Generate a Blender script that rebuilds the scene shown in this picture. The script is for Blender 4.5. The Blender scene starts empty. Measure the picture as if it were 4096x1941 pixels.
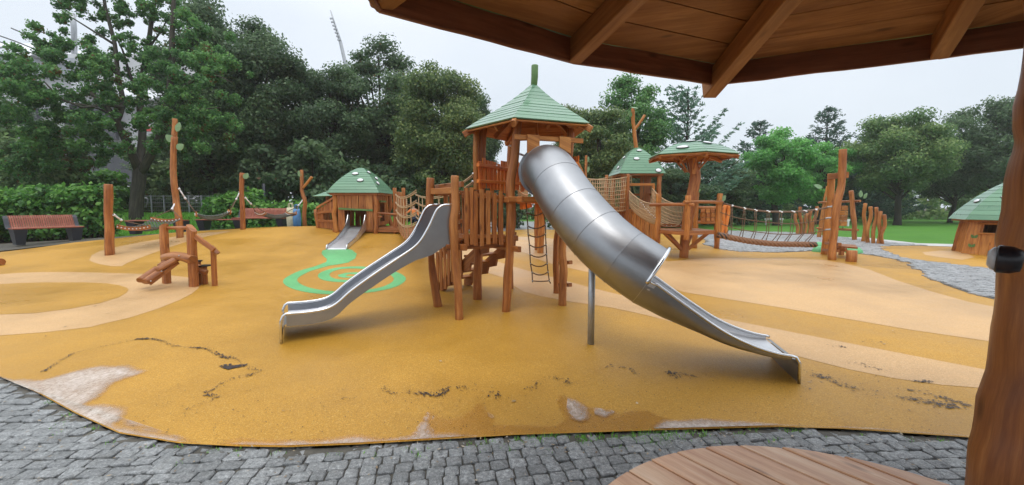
import bpy, math, random
import numpy as np
from mathutils import Vector, Matrix, noise
import bmesh

# ------------------------------------------------------------------ camera model and ground shape
CAM_H = 1.6
PITCH = math.radians(5.15)
FPX = 1718.0
CX, CY = 2048.0, 970.5
CP, SP = math.cos(PITCH), math.sin(PITCH)

def sstep(a, b, t):
    t = (t - a) / (b - a)
    t = 0.0 if t < 0 else 1.0 if t > 1 else t
    return t * t * (3 - 2 * t)

def terrain(x, y):
    z = 0.15 * sstep(2.9, 6.5, y) * (1 - sstep(15, 24, y))
    dx, dy = x + 5.5, y - 14.2
    z += 0.62 * math.exp(-(dx * dx) / (50.0 if dx > 0 else 105.0) - (dy * dy) / 13.52)
    dx, dy = x + 8.8, y - 16.0
    z += 0.14 * math.exp(-(dx * dx + dy * dy) / 12.5)
    z += 0.95 * sstep(17.6, 21.5, y) * sstep(-3.5, -8.0, x)
    z -= 0.25 * sstep(24, 42, y) * sstep(-4, 2, x)
    return z

def ray(px, py):
    u = (px - CX) / FPX
    v = (CY - py) / FPX
    return u, CP + v * SP, v * CP - SP

def at(px, py, Y):
    """the point at forward distance Y seen at photograph pixel px, py"""
    dx, dy, dz = ray(px, py)
    t = Y / dy
    return Vector((dx * t, Y, CAM_H + dz * t))

def gp(px, py, top=60.0):
    """the ground point seen at photograph pixel px, py"""
    dx, dy, dz = ray(px, py)
    t, last = 0.5, 0.5
    while t < top:
        if CAM_H + dz * t <= terrain(dx * t, dy * t):
            lo, hi = last, t
            for _ in range(30):
                m = 0.5 * (lo + hi)
                if CAM_H + dz * m <= terrain(dx * m, dy * m):
                    hi = m
                else:
                    lo = m
            t = hi
            break
        last = t
        t += 0.05
    return Vector((dx * t, dy * t, terrain(dx * t, dy * t)))

def on(x, y, dz=0.0):
    return Vector((x, y, terrain(x, y) + dz))
# ------------------------------------------------------------------ scene, mesh builder, tagging
random.seed(11)
RNG = np.random.default_rng(5)
sc = bpy.context.scene
COL = sc.collection
ORG = {}

def V(*a):
    return Vector(a)

def zz(ox, oy, s, pts):
    return [(ox + x / s, oy + y / s) for x, y in pts]

def tag(o, label=None, cat=None, group=None, kind=None):
    for k, v in (('label', label), ('category', cat), ('group', group), ('kind', kind)):
        if v:
            o[k] = v
    return o

def thing(name, label, cat, loc, group=None):
    o = bpy.data.objects.new(name, None)
    COL.objects.link(o)
    o.location = loc
    o.empty_display_size = 0.2
    ORG[o.name] = Vector(loc)
    return tag(o, label, cat, group)

def link_mesh(name, me, parent=None, org=None):
    o = bpy.data.objects.new(name, me)
    COL.objects.link(o)
    if parent is not None:
        o.parent = parent
        ORG[o.name] = ORG[parent.name]
    else:
        o.location = org if org is not None else (0, 0, 0)
        ORG[o.name] = Vector(o.location)
    return o

class MB:
    """collects swept and boxed shapes and links them as one mesh object"""
    def __init__(self):
        self.v, self.f, self.uv, self.sm = [], [], [], []

    def sweep(self, rings, ts, closed=True, caps=True, smooth=False, per=None):
        n = len(rings[0])
        b = len(self.v)
        for r in rings:
            self.v.extend(tuple(p) for p in r)
        uo, vo = random.uniform(0, 60), random.uniform(0, 60)
        if per is None:
            per = [0.0]
            r = rings[0]
            for i in range(n):
                per.append(per[-1] + (Vector(r[(i + 1) % n]) - Vector(r[i])).length)
        m = n if closed else n - 1
        for k in range(len(rings) - 1):
            for i in range(m):
                j = (i + 1) % n
                self.f.append((b + k * n + i, b + k * n + j, b + (k + 1) * n + j, b + (k + 1) * n + i))
                self.uv.append(((uo + ts[k], vo + per[i]), (uo + ts[k], vo + per[i + 1]),
                                (uo + ts[k + 1], vo + per[i + 1]), (uo + ts[k + 1], vo + per[i])))
                self.sm.append(smooth)
        if caps and closed:
            for k, rev in ((0, True), (len(rings) - 1, False)):
                idx = [b + k * n + i for i in range(n)]
                c = sum((Vector(p) for p in rings[k]), Vector()) / n
                uvs = [(uo + (Vector(rings[k][i]) - c).x * 0.3, vo + 7 + (Vector(rings[k][i]) - c).y + (Vector(rings[k][i]) - c).z) for i in range(n)]
                if rev:
                    idx, uvs = idx[::-1], uvs[::-1]
                self.f.append(tuple(idx))
                self.uv.append(tuple(uvs))
                self.sm.append(False)
        return self

    @staticmethod
    def frames(pts):
        pts = [Vector(p) for p in pts]
        n = len(pts)
        tan = []
        for i in range(n):
            a = pts[max(i - 1, 0)]
            c = pts[min(i + 1, n - 1)]
            t = (c - a)
            tan.append(t.normalized() if t.length > 1e-9 else Vector((0, 0, 1)))
        up = Vector((0, 0, 1)) if abs(tan[0].z) < 0.9 else Vector((0, 1, 0))
        x = tan[0].cross(up).normalized()
        out = []
        for t in tan:
            x = (x - t * x.dot(t)).normalized()
            out.append((t, x, t.cross(x)))
        ts = [0.0]
        for i in range(1, n):
            ts.append(ts[-1] + (pts[i] - pts[i - 1]).length)
        return pts, out, ts

    def tube(self, pts, r, seg=8, wob=0.0, caps=True, flat=1.0, smooth=True):
        pts, fr, ts = self.frames(pts)
        rad = r if isinstance(r, (list, tuple)) else [r] * len(pts)
        sd = random.uniform(0, 100)
        rings = []
        for k, (p, (t, x, y)) in enumerate(zip(pts, fr)):
            ring = []
            for i in range(seg):
                a = 2 * math.pi * i / seg
                w = 1.0
                if wob:
                    w += wob * noise.noise((math.cos(a) * 1.1 + sd, math.sin(a) * 1.1, ts[k] * 2.2))
                ring.append(p + x * (math.cos(a) * rad[k] * w) + y * (math.sin(a) * rad[k] * w * flat))
            rings.append(ring)
        return self.sweep(rings, ts, caps=caps, smooth=smooth)

    def log(self, pts, r, seg=12, wob=0.16, step=0.12, bow=0.012):
        """a natural debarked log through pts"""
        pts = smooth_path(pts, step)
        n = len(pts)
        sd = random.uniform(0, 99)
        q = []
        for i, p in enumerate(pts):
            e = min(1, 3 * i / max(n - 1, 1), 3 * (n - 1 - i) / max(n - 1, 1))
            q.append(p + V(noise.noise((sd, i * 0.3, 0)), noise.noise((0, i * 0.3, sd)), 0) * (bow * 2 * e))
        if isinstance(r, (list, tuple)):
            rad = [r[0] + (r[-1] - r[0]) * i / max(n - 1, 1) if len(r) == 2 else float(np.interp(i / max(n - 1, 1), np.linspace(0, 1, len(r)), r)) for i in range(n)]
        else:
            rad = [r] * n
        rad = [a * (1 + 0.07 * noise.noise((sd + 5, i * 0.42, 3))) for i, a in enumerate(rad)]
        # soften both ends
        rad2 = list(rad)
        d0 = (q[1] - q[0]).normalized() * 0.012
        d1 = (q[-1] - q[-2]).normalized() * 0.012
        q = [q[0], q[0] + d0] + q[1:-1] + [q[-1] - d1, q[-1]]
        rad2 = [rad[0] * 0.9, rad[0]] + rad[1:-1] + [rad[-1], rad[-1] * 0.88]
        return self.tube(q, rad2, seg=seg, wob=wob)

    def bar(self, p0, p1, w, h, up=(0, 0, 1), bev=0.006, roll=0.0):
        """a sawn bar: w across, h along up"""
        p0, p1 = Vector(p0), Vector(p1)
        t = (p1 - p0).normalized()
        up = Vector(up)
        y = (up - t * up.dot(t))
        if y.length < 1e-5:
            y = Vector((0, 1, 0)) - t * t.y
        y.normalize()
        x = t.cross(y)
        b = min(bev, w * 0.3, h * 0.3)
        sec = [(-w / 2 + b, -h / 2), (w / 2 - b, -h / 2), (w / 2, -h / 2 + b), (w / 2, h / 2 - b),
               (w / 2 - b, h / 2), (-w / 2 + b, h / 2), (-w / 2, h / 2 - b), (-w / 2, -h / 2 + b)]
        rings = [[p + x * a + y * c for a, c in sec] for p in (p0, p1)]
        return self.sweep(rings, [0, (p1 - p0).length])

    def plank(self, p0, p1, w, t, nrm, wav=0.006, n=6, w1=None):
        """a board with slightly uneven live edges"""
        p0, p1 = Vector(p0), Vector(p1)
        d = p1 - p0
        L = d.length
        d.normalize()
        nrm = Vector(nrm)
        y = (nrm - d * nrm.dot(d)).normalized()
        x = d.cross(y)
        s0, s1 = random.uniform(0, 99), random.uniform(0, 99)
        if w1 is None:
            w1 = w
        rings, ts = [], []
        b = min(0.006, t * 0.25)
        for k in range(n + 1):
            f = k / n
            ww = w + (w1 - w) * f
            l = -ww / 2 + wav * 2 * noise.noise((s0, f * L * 3.2, 0))
            r = ww / 2 + wav * 2 * noise.noise((s1, f * L * 3.2, 0))
            p = p0 + d * (L * f)
            sec = [(l + b, -t / 2), (r - b, -t / 2), (r, -t / 2 + b), (r, t / 2 - b), (r - b, t / 2), (l + b, t / 2), (l, t / 2 - b), (l, -t / 2 + b)]
            rings.append([p + x * a + y * c for a, c in sec])
            ts.append(L * f)
        return self.sweep(rings, ts)

    def ell(self, c, rx, ry, rz, rot=None, seg=12, rows=6, smooth=True, lo=-1.0):
        c = Vector(c)
        rot = rot or Matrix.Identity(3)
        rings, ts = [], []
        for k in range(rows + 1):
            s = lo + (1 - lo) * k / rows
            a = math.asin(max(-1, min(1, s)))
            cr = max(math.cos(a), 0.02)
            rings.append([c + rot @ V(rx * cr * math.cos(2 * math.pi * i / seg), ry * cr * math.sin(2 * math.pi * i / seg), rz * s) for i in range(seg)])
            ts.append(k * 0.05)
        return self.sweep(rings, ts, smooth=smooth)

    def poly(self, pts, uvs=None, smooth=False):
        b = len(self.v)
        self.v.extend(tuple(p) for p in pts)
        self.f.append(tuple(range(b, b + len(pts))))
        self.uv.append(tuple(uvs) if uvs else tuple((p[0], p[1]) for p in pts))
        self.sm.append(smooth)
        return self

    def prism(self, pts, dirv):
        """a flat outline given thickness along dirv"""
        dirv = Vector(dirv)
        a = [Vector(p) for p in pts]
        return self.sweep([a, [p + dirv for p in a]], [0, dirv.length])

    def build(self, name, mat, parent=None, org=None):
        base = ORG[parent.name] if parent is not None else Vector(org if org is not None else (0, 0, 0))
        me = bpy.data.meshes.new(name)
        vs = np.array(self.v, dtype=np.float64) - np.array(base)
        me.from_pydata(vs.tolist(), [], self.f)
        uvl = me.uv_layers.new(name='grain')
        flat = np.array([c for f in self.uv for u in f for c in u], dtype=np.float32)
        uvl.data.foreach_set('uv', flat)
        me.polygons.foreach_set('use_smooth', np.array(self.sm, dtype=bool))
        me.materials.append(mat)
        me.update()
        bm = bmesh.new()
        bm.from_mesh(me)
        bmesh.ops.recalc_face_normals(bm, faces=bm.faces)
        bm.to_mesh(me)
        bm.free()
        return link_mesh(name, me, parent, None if parent is not None else base)

def smooth_path(pts, step=0.12):
    """Catmull-Rom through pts, resampled"""
    pts = [Vector(p) for p in pts]
    if len(pts) == 2:
        n = max(2, int((pts[1] - pts[0]).length / step))
        return [pts[0].lerp(pts[1], i / n) for i in range(n + 1)]
    out = []
    P = [pts[0] * 2 - pts[1]] + pts + [pts[-1] * 2 - pts[-2]]
    for i in range(1, len(P) - 2):
        a, b, c, d = P[i - 1], P[i], P[i + 1], P[i + 2]
        n = max(1, int((c - b).length / step))
        for k in range(n):
            t = k / n
            out.append(0.5 * ((2 * b) + (c - a) * t + (2 * a - 5 * b + 4 * c - d) * t * t + (3 * b - a - 3 * c + d) * t ** 3))
    out.append(pts[-1])
    return out

def sag(a, b, depth, n=12):
    a, b = Vector(a), Vector(b)
    return [a.lerp(b, i / n) - V(0, 0, depth * 4 * (i / n) * (1 - i / n)) for i in range(n + 1)]

# ------------------------------------------------------------------ materials
class NM:
    def __init__(self, name):
        self.m = bpy.data.materials.new(name)
        self.m.use_nodes = True
        self.t = self.m.node_tree
        self.n = self.t.nodes
        self.b = self.n['Principled BSDF']
        self.out = self.n['Material Output']

    def node(self, kind, **kw):
        x = self.n.new(kind)
        for k, v in kw.items():
            if k.startswith('i_'):
                x.inputs[k[2:].replace('_', ' ')].default_value = v
            else:
                setattr(x, k, v)
        return x

    def link(self, a, b):
        self.t.links.new(a, b)

    def coords(self, kind='Object'):
        if kind == 'grain':
            return self.node('ShaderNodeUVMap', uv_map='grain').outputs['UV']
        return self.node('ShaderNodeTexCoord').outputs[kind]

    def mapping(self, src, scale):
        mp = self.node('ShaderNodeMapping')
        mp.inputs['Scale'].default_value = scale
        self.link(src, mp.inputs['Vector'])
        return mp.outputs['Vector']

    def noise(self, vec, scale, detail=4.0, rough=0.55, dist=0.0):
        x = self.node('ShaderNodeTexNoise', i_Scale=scale, i_Detail=detail, i_Roughness=rough, i_Distortion=dist)
        self.link(vec, x.inputs['Vector'])
        return x.outputs['Fac']

    def ramp(self, fac, stops):
        r = self.node('ShaderNodeValToRGB')
        el = r.color_ramp.elements
        while len(el) < len(stops):
            el.new(0.5)
        for e, (p, c) in zip(el, stops):
            e.position = p
            e.color = (*c, 1.0) if not isinstance(c, float) else (c, c, c, 1.0)
        self.link(fac, r.inputs['Fac'])
        return r.outputs['Color']

    def mix(self, fac, a, b, mode='MIX'):
        x = self.node('ShaderNodeMix', data_type='RGBA', blend_type=mode)
        for s, v in ((x.inputs[0], fac), (x.inputs[6], a), (x.inputs[7], b)):
            if isinstance(v, (int, float)):
                s.default_value = v
            elif isinstance(v, tuple):
                s.default_value = (*v, 1.0)
            else:
                self.link(v, s)
        return x.outputs[2]

    def bump(self, h, strength=0.3, dist=0.01, nrm=None):
        x = self.node('ShaderNodeBump', i_Strength=strength, i_Distance=dist)
        self.link(h, x.inputs['Height'])
        if nrm is not None:
            self.link(nrm, x.inputs['Normal'])
        return x.outputs['Normal']

    def set(self, **kw):
        for k, v in kw.items():
            s = self.b.inputs[k.replace('_', ' ')]
            if isinstance(v, (int, float)):
                s.default_value = v
            elif isinstance(v, tuple):
                s.default_value = (*v, 1.0)
            else:
                self.link(v, s)
        return self

def wood(name, dark, mid, light, rough=(0.32, 0.55), bump=0.35, grain=16.0, coat=0.0):
    k = NM(name)
    uv = k.coords('grain')
    tint = k.noise(k.mapping(uv, (0.35, 1.6, 1)), 1.0, 2)
    g = k.noise(k.mapping(uv, (1.1, grain, 1)), 2.4, 5, 0.6, 0.35)
    f = k.noise(k.mapping(uv, (5, grain * 6, 1)), 3.0, 3, 0.6)
    band = k.noise(k.mapping(uv, (0.55, 5.5, 1)), 2.6, 4, 0.62, 0.5)
    knots = k.node('ShaderNodeTexVoronoi', feature='F1', i_Scale=1.0)
    k.link(k.mapping(uv, (2.2, 7.0, 1)), knots.inputs['Vector'])
    c = k.ramp(g, [(0.28, dark), (0.5, mid), (0.72, light)])
    piece = k.noise(k.mapping(uv, (0.13, 0.13, 1)), 1.0, 1)
    c = k.mix(k.ramp(piece, [(0.32, 0.55), (0.46, 0.0)]), c, tuple(0.55 * a for a in mid))
    c = k.mix(k.ramp(piece, [(0.54, 0.0), (0.68, 0.5)]), c, (light[0], light[1] * 1.08, light[2] * 1.15))
    c = k.mix(k.ramp(tint, [(0.32, 0.0), (0.68, 0.75)]), c, tuple(0.74 * a for a in mid), 'MIX')
    c = k.mix(k.ramp(f, [(0.35, 0.0), (0.75, 0.35)]), c, dark)
    c = k.mix(k.ramp(band, [(0.48, 0.0), (0.66, 0.75)]), c, dark)
    c = k.mix(k.ramp(band, [(0.30, 0.5), (0.44, 0.0)]), c, light)
    c = k.mix(k.ramp(knots.outputs['Distance'], [(0.05, 0.8), (0.16, 0.0)]), c, tuple(0.5 * a for a in dark))
    ob = k.coords('Object')
    blot = k.noise(ob, 1.7, 4, 0.6)
    c = k.mix(k.ramp(blot, [(0.42, 0.0), (0.8, 0.35)]), c, tuple(0.8 * a for a in dark))
    k.set(Base_Color=c, Roughness=k.ramp(blot, [(0.3, rough[0]), (0.7, rough[1])]), Coat_Weight=coat, Coat_Roughness=0.25, Specular_IOR_Level=0.38)
    k.set(Normal=k.bump(k.mix(0.4, g, f), bump, 0.006))
    return k.m

M = {}
M['robinia'] = wood('robinia_wood', (0.19, 0.055, 0.015), (0.46, 0.162, 0.041), (0.68, 0.31, 0.095))
M['robinia_wet'] = wood('wet_robinia_wood', (0.17, 0.052, 0.016), (0.42, 0.15, 0.042), (0.60, 0.26, 0.08), rough=(0.25, 0.45))
M['robinia_gold'] = wood('golden_robinia_wood', (0.27, 0.085, 0.018), (0.58, 0.225, 0.048), (0.74, 0.36, 0.10))
M['orange_board'] = wood('orange_oiled_board', (0.58, 0.13, 0.016), (0.88, 0.26, 0.035), (0.93, 0.36, 0.065))
M['larch'] = wood('larch_board', (0.24, 0.09, 0.027), (0.43, 0.18, 0.055), (0.57, 0.275, 0.092), rough=(0.4, 0.6))
M['larch_red'] = wood('red_stained_board', (0.14, 0.045, 0.02), (0.27, 0.09, 0.04), (0.37, 0.14, 0.065), rough=(0.4, 0.6))
M['deck'] = wood('hardwood_deck', (0.52, 0.25, 0.13), (0.86, 0.52, 0.30), (0.97, 0.73, 0.50), rough=(0.14, 0.26), bump=0.2, grain=10)
M['bench_slat'] = wood('red_bench_slat', (0.22, 0.06, 0.035), (0.36, 0.105, 0.06), (0.46, 0.16, 0.095), rough=(0.25, 0.4))

def plain(name, col, rough=0.5, metal=0.0, var=0.25, scale=6.0, bump=0.1, **kw):
    k = NM(name)
    ob = k.coords('Object')
    n = k.noise(ob, scale, 5, 0.6)
    n2 = k.noise(ob, scale * 9, 3, 0.6)
    c = k.mix(k.ramp(n, [(0.3, 0.0), (0.72, 1.0)]), tuple(a * (1 - var) for a in col), tuple(min(1, a * (1 + var * 0.6)) for a in col))
    k.set(Base_Color=c, Metallic=metal, Roughness=k.ramp(n2, [(0.3, max(rough - 0.08, 0.03)), (0.75, min(1, rough + 0.1))]), **kw)
    k.set(Normal=k.bump(n2, bump, 0.004))
    return k.m

def steel(name, col, r0, r1, coat=0.0):
    k = NM(name)
    ob = k.coords('Object')
    uv = k.coords('grain')
    streak = k.noise(k.mapping(uv, (1.5, 60, 1)), 3.0, 4, 0.6)
    smear = k.noise(ob, 3.2, 5, 0.62)
    drops = k.node('ShaderNodeTexVoronoi', feature='F1', i_Scale=85.0)
    k.link(ob, drops.inputs['Vector'])
    c = k.mix(k.ramp(smear, [(0.35, 0.0), (0.7, 1.0)]), tuple(a * 0.86 for a in col), col)
    c = k.mix(k.ramp(streak, [(0.42, 0.0), (0.8, 0.12)]), c, tuple(a * 0.75 for a in col))
    k.set(Base_Color=c, Metallic=1.0, Roughness=k.mix(k.ramp(streak, [(0.3, 0.0), (0.7, 1.0)]), (r0,) * 3, (r1,) * 3), Coat_Weight=coat, Coat_Roughness=0.15)
    hb = k.mix(0.5, streak, k.ramp(drops.outputs['Distance'], [(0.0, 1.0), (0.35, 0.0)]))
    k.set(Normal=k.bump(hb, 0.05, 0.003))
    return k.m

M['steel'] = steel('brushed_stainless_steel', (0.37, 0.38, 0.395), 0.34, 0.46)
M['steel_wet'] = steel('wet_stainless_steel', (0.44, 0.455, 0.49), 0.28, 0.40)
M['steel_light'] = steel('light_stainless_steel', (0.72, 0.73, 0.75), 0.38, 0.5)
M['steel_bright'] = steel('polished_steel_tube', (0.78, 0.79, 0.80), 0.12, 0.22)

def roof_green():
    k = NM('green_painted_board')
    uv = k.coords('grain')
    ob = k.coords('Object')
    t = k.noise(k.mapping(uv, (0.3, 1.4, 1)), 1.0, 2)
    g = k.noise(k.mapping(uv, (2.0, 30, 1)), 3.0, 4)
    c = k.ramp(t, [(0.3, (0.075, 0.19, 0.105)), (0.5, (0.098, 0.235, 0.132)), (0.7, (0.125, 0.275, 0.16))])
    c = k.mix(k.ramp(g, [(0.4, 0.0), (0.8, 0.4)]), c, (0.06, 0.19, 0.10))
    blot = k.noise(ob, 4.0, 5, 0.65)
    c = k.mix(k.ramp(blot, [(0.5, 0.0), (0.8, 0.35)]), c, (0.16, 0.30, 0.16))
    k.set(Base_Color=c, Roughness=k.ramp(blot, [(0.3, 0.24), (0.7, 0.42)]), Specular_IOR_Level=0.4, Normal=k.bump(g, 0.12, 0.003), Coat_Weight=0.5, Coat_Roughness=0.07)
    return k.m
M['roof_green'] = roof_green()
M['moss_green'] = plain('moss_green_paint', (0.10, 0.20, 0.055), 0.45, var=0.3)
M['leaf_panel'] = plain('pale_green_leaf_panel', (0.20, 0.33, 0.16), 0.4, var=0.25)
M['dome_green'] = plain('green_rubber_dome', (0.12, 0.42, 0.17), 0.5, var=0.15, scale=40)
M['skylight'] = plain('white_skylight_cap', (0.74, 0.76, 0.78), 0.22, var=0.06)
M['skylight_rim'] = plain('dark_skylight_rim', (0.05, 0.055, 0.06), 0.4)
M['rope_tan'] = plain('tan_hemp_rope', (0.50, 0.34, 0.19), 0.85, var=0.25, scale=60, bump=0.6)
M['rope_brown'] = plain('brown_climbing_rope', (0.17, 0.105, 0.065), 0.8, var=0.3, scale=60, bump=0.6)
M['rope_thick'] = plain('thick_brown_rope', (0.27, 0.135, 0.07), 0.75, var=0.3, scale=30, bump=0.7)
M['rope_net'] = plain('dark_hammock_net', (0.11, 0.125, 0.11), 0.8, var=0.3, scale=60)
M['black'] = plain('black_plastic', (0.012, 0.012, 0.016), 0.35, var=0.2)
M['anthracite'] = plain('anthracite_steel', (0.032, 0.036, 0.046), 0.42, var=0.2)
M['white'] = plain('white_paint', (0.78, 0.79, 0.80), 0.4, var=0.05)
M['glass_clear'] = plain('clear_lamp_glass', (0.5, 0.52, 0.53), 0.12, var=0.15, scale=40)
M['galv'] = plain('galvanised_steel', (0.42, 0.44, 0.46), 0.4, metal=0.6, var=0.2)
M['dark_glass'] = plain('dark_facade_glass', (0.05, 0.055, 0.065), 0.15, var=0.2, scale=0.3)
M['concrete'] = plain('grey_facade_panel', (0.58, 0.59, 0.60), 0.7, var=0.12, scale=0.6)
M['membrane'] = plain('white_roof_membrane', (0.72, 0.74, 0.77), 0.5, var=0.06, scale=0.4)
M['red'] = plain('red_panel', (0.62, 0.04, 0.035), 0.5, var=0.15)
M['blue'] = plain('blue_fabric', (0.10, 0.26, 0.50), 0.5, var=0.3, scale=25)
M['cream'] = plain('cream_fabric', (0.66, 0.62, 0.42), 0.6, var=0.25, scale=14)
M['orange_cloth'] = plain('orange_cloth', (0.72, 0.20, 0.05), 0.8, var=0.15)
M['navy_cloth'] = plain('navy_cloth', (0.02, 0.025, 0.05), 0.8)
M['skin'] = plain('skin', (0.55, 0.33, 0.24), 0.5, var=0.08)
M['hair'] = plain('brown_hair', (0.05, 0.028, 0.015), 0.6)

def rubber(name, c0, c1, speck, dark_amt=0.12):
    k = NM(name)
    ob = k.coords('Object')
    fine = k.noise(ob, 95.0, 2, 0.7)
    vor = k.node('ShaderNodeTexVoronoi', feature='F1', i_Scale=150.0)
    k.link(ob, vor.inputs['Vector'])
    sp = k.node('ShaderNodeSeparateColor')
    k.link(vor.outputs['Color'], sp.inputs['Color'])
    big = k.noise(ob, 0.55, 5, 0.6)
    mid = k.noise(ob, 3.5, 4, 0.6)
    c = k.ramp(sp.outputs[0], [(0.0, c0), (0.55, c1), (0.9, tuple(min(1, a * 1.22) for a in c1)), (0.97, speck)])
    c = k.mix(k.ramp(fine, [(0.35, 0.0), (0.75, 0.5)]), c, tuple(a * 0.72 for a in c0))
    c = k.mix(k.ramp(big, [(0.38, 0.0), (0.68, 0.6)]), c, tuple(a * 0.78 for a in c0))
    huge = k.noise(ob, 0.16, 4, 0.6)
    c = k.mix(k.ramp(huge, [(0.4, 0.0), (0.65, 0.35)]), c, tuple(min(1, a * 1.12) for a in c1))
    c = k.mix(k.ramp(mid, [(0.45, 0.0), (0.8, 0.25)]), c, tuple(min(1, a * 1.15) for a in c1))
    k.set(Base_Color=c, Roughness=k.ramp(big, [(0.36, 0.56), (0.66, 0.27)]), Specular_IOR_Level=0.38)
    k.set(Normal=k.bump(fine, 0.55, 0.006, k.bump(sp.outputs[1], 0.25, 0.003)))
    return k.m
M['rubber'] = rubber('ochre_rubber_granulate', (0.385, 0.19, 0.019), (0.515, 0.275, 0.036), (0.63, 0.42, 0.12))
M['rubber_pale'] = rubber('sand_rubber_granulate', (0.49, 0.29, 0.125), (0.61, 0.385, 0.178), (0.72, 0.53, 0.31))
M['rubber_green'] = rubber('green_rubber_granulate', (0.10, 0.38, 0.13), (0.15, 0.48, 0.19), (0.25, 0.56, 0.28))
M['rubber_blue'] = rubber('blue_rubber_granulate', (0.02, 0.07, 0.28), (0.03, 0.10, 0.38), (0.1, 0.2, 0.5))
M['worn'] = plain('worn_black_underlayer', (0.035, 0.022, 0.02), 0.5, var=0.4, scale=50, bump=0.4)

def cobble(name, lo, hi, wet=0.3):
    k = NM(name)
    ob = k.coords('Object')
    uv = k.coords('grain')
    st = k.node('ShaderNodeTexWhiteNoise', noise_dimensions='2D')
    k.link(uv, st.inputs['Vector'])
    n = k.noise(ob, 38, 6, 0.68)
    n2 = k.noise(ob, 9, 3, 0.6)
    n3 = k.noise(ob, 110, 4, 0.7)
    c = k.ramp(k.mix(0.45, n, n3), [(0.36, lo), (0.54, hi), (0.66, tuple(min(1, a * 1.9) for a in hi))])
    c = k.mix(k.ramp(st.outputs['Value'], [(0.0, 0.0), (1.0, 0.55)]), c, tuple(a * 0.6 for a in lo))
    c = k.mix(k.ramp(n2, [(0.55, 0.0), (0.78, 0.3)]), c, (0.15, 0.145, 0.11))
    k.set(Base_Color=c, Roughness=k.ramp(n, [(0.3, wet), (0.75, wet + 0.3)]), Specular_IOR_Level=0.6, Normal=k.bump(n, 1.0, 0.02, k.bump(n3, 0.6, 0.006)))
    return k.m
M['cobble'] = cobble('wet_granite_cobble', (0.115, 0.125, 0.128), (0.40, 0.415, 0.42))
M['cobble_far'] = cobble('grey_granite_cobble', (0.22, 0.23, 0.24), (0.42, 0.43, 0.44), 0.2)
M['joint'] = plain('dark_sandy_joint', (0.085, 0.077, 0.06), 0.6, var=0.5, scale=14, bump=0.6)

def grass_ground(name, a, b, c3):
    k = NM(name)
    ob = k.coords('Object')
    n = k.noise(ob, 0.35, 5, 0.6)
    f = k.noise(ob, 22, 4, 0.7)
    c = k.mix(k.ramp(n, [(0.35, 0.0), (0.7, 1.0)]), a, b)
    c = k.mix(k.ramp(f, [(0.35, 0.0), (0.75, 0.7)]), c, c3)
    k.set(Base_Color=c, Roughness=0.85, Specular_IOR_Level=0.2, Normal=k.bump(f, 0.8, 0.03))
    return k.m
M['lawn'] = grass_ground('mown_lawn', (0.062, 0.19, 0.022), (0.10, 0.26, 0.03), (0.045, 0.14, 0.02))
M['soil'] = grass_ground('leafy_soil', (0.055, 0.042, 0.026), (0.085, 0.066, 0.042), (0.03, 0.026, 0.016))
M['slab'] = plain('wet_pale_pavement', (0.50, 0.50, 0.49), 0.6, var=0.2, scale=1.5)

def water(name, lo, hi, cover, ior, amp):
    """rain-whipped water: a rough mirror over the rubber with sky reflection painted in as white patches"""
    k = NM(name)
    ob = k.coords('Object')
    rip = k.node('ShaderNodeTexWave', wave_type='RINGS', i_Scale=6.0, i_Distortion=9.0, i_Detail=4.0)
    rip.inputs['Detail Scale'].default_value = 2.4
    k.link(ob, rip.inputs['Vector'])
    st = k.mapping(ob, (1.0, 0.55, 1.0))
    fine = k.noise(st, 48, 5, 0.7, 0.6)
    nb = k.bump(fine, amp, 0.006, k.bump(rip.outputs['Fac'], 0.12, 0.004))
    gl = k.node('ShaderNodeBsdfGlossy', i_Roughness=0.28)
    k.link(nb, gl.inputs['Normal'])
    tr = k.node('ShaderNodeBsdfTransparent')
    tr.inputs['Color'].default_value = (1.0, 0.97, 0.90, 1)
    fr = k.node('ShaderNodeFresnel', i_IOR=ior)
    k.link(nb, fr.inputs['Normal'])
    mx = k.node('ShaderNodeMixShader')
    k.link(fr.outputs[0], mx.inputs[0])
    k.link(tr.outputs[0], mx.inputs[1])
    k.link(gl.outputs[0], mx.inputs[2])
    glare = k.node('ShaderNodeBsdfDiffuse')  # pale diffuse colour standing in for the reflected sky
    k.link(k.ramp(fine, [(0.3, (0.62, 0.52, 0.43)), (0.6, (0.80, 0.74, 0.69))]), glare.inputs['Color'])
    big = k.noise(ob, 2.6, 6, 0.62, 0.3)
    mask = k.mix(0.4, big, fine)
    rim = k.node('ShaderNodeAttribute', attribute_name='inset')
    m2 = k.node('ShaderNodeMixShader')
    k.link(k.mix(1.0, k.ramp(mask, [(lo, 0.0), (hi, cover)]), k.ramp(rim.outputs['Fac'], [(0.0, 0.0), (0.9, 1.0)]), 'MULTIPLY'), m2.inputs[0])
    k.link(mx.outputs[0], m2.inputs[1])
    k.link(glare.outputs[0], m2.inputs[2])
    cl = k.node('ShaderNodeBsdfTransparent')
    m3 = k.node('ShaderNodeMixShader')
    k.link(k.ramp(rim.outputs['Fac'], [(0.0, 0.0), (0.5, 1.0)]), m3.inputs[0])
    k.link(cl.outputs[0], m3.inputs[1])
    k.link(m2.outputs[0], m3.inputs[2])
    k.link(m3.outputs[0], k.out.inputs['Surface'])
    return k.m
M['water_glare'] = water('puddle_water_sky_glare', 0.28, 0.64, 0.72, 1.5, 0.7)  # mostly whitened: bright sky reflection put into the colour
M['water'] = water('rain_puddle_water', 0.60, 0.72, 0.5, 1.22, 0.12)

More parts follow.
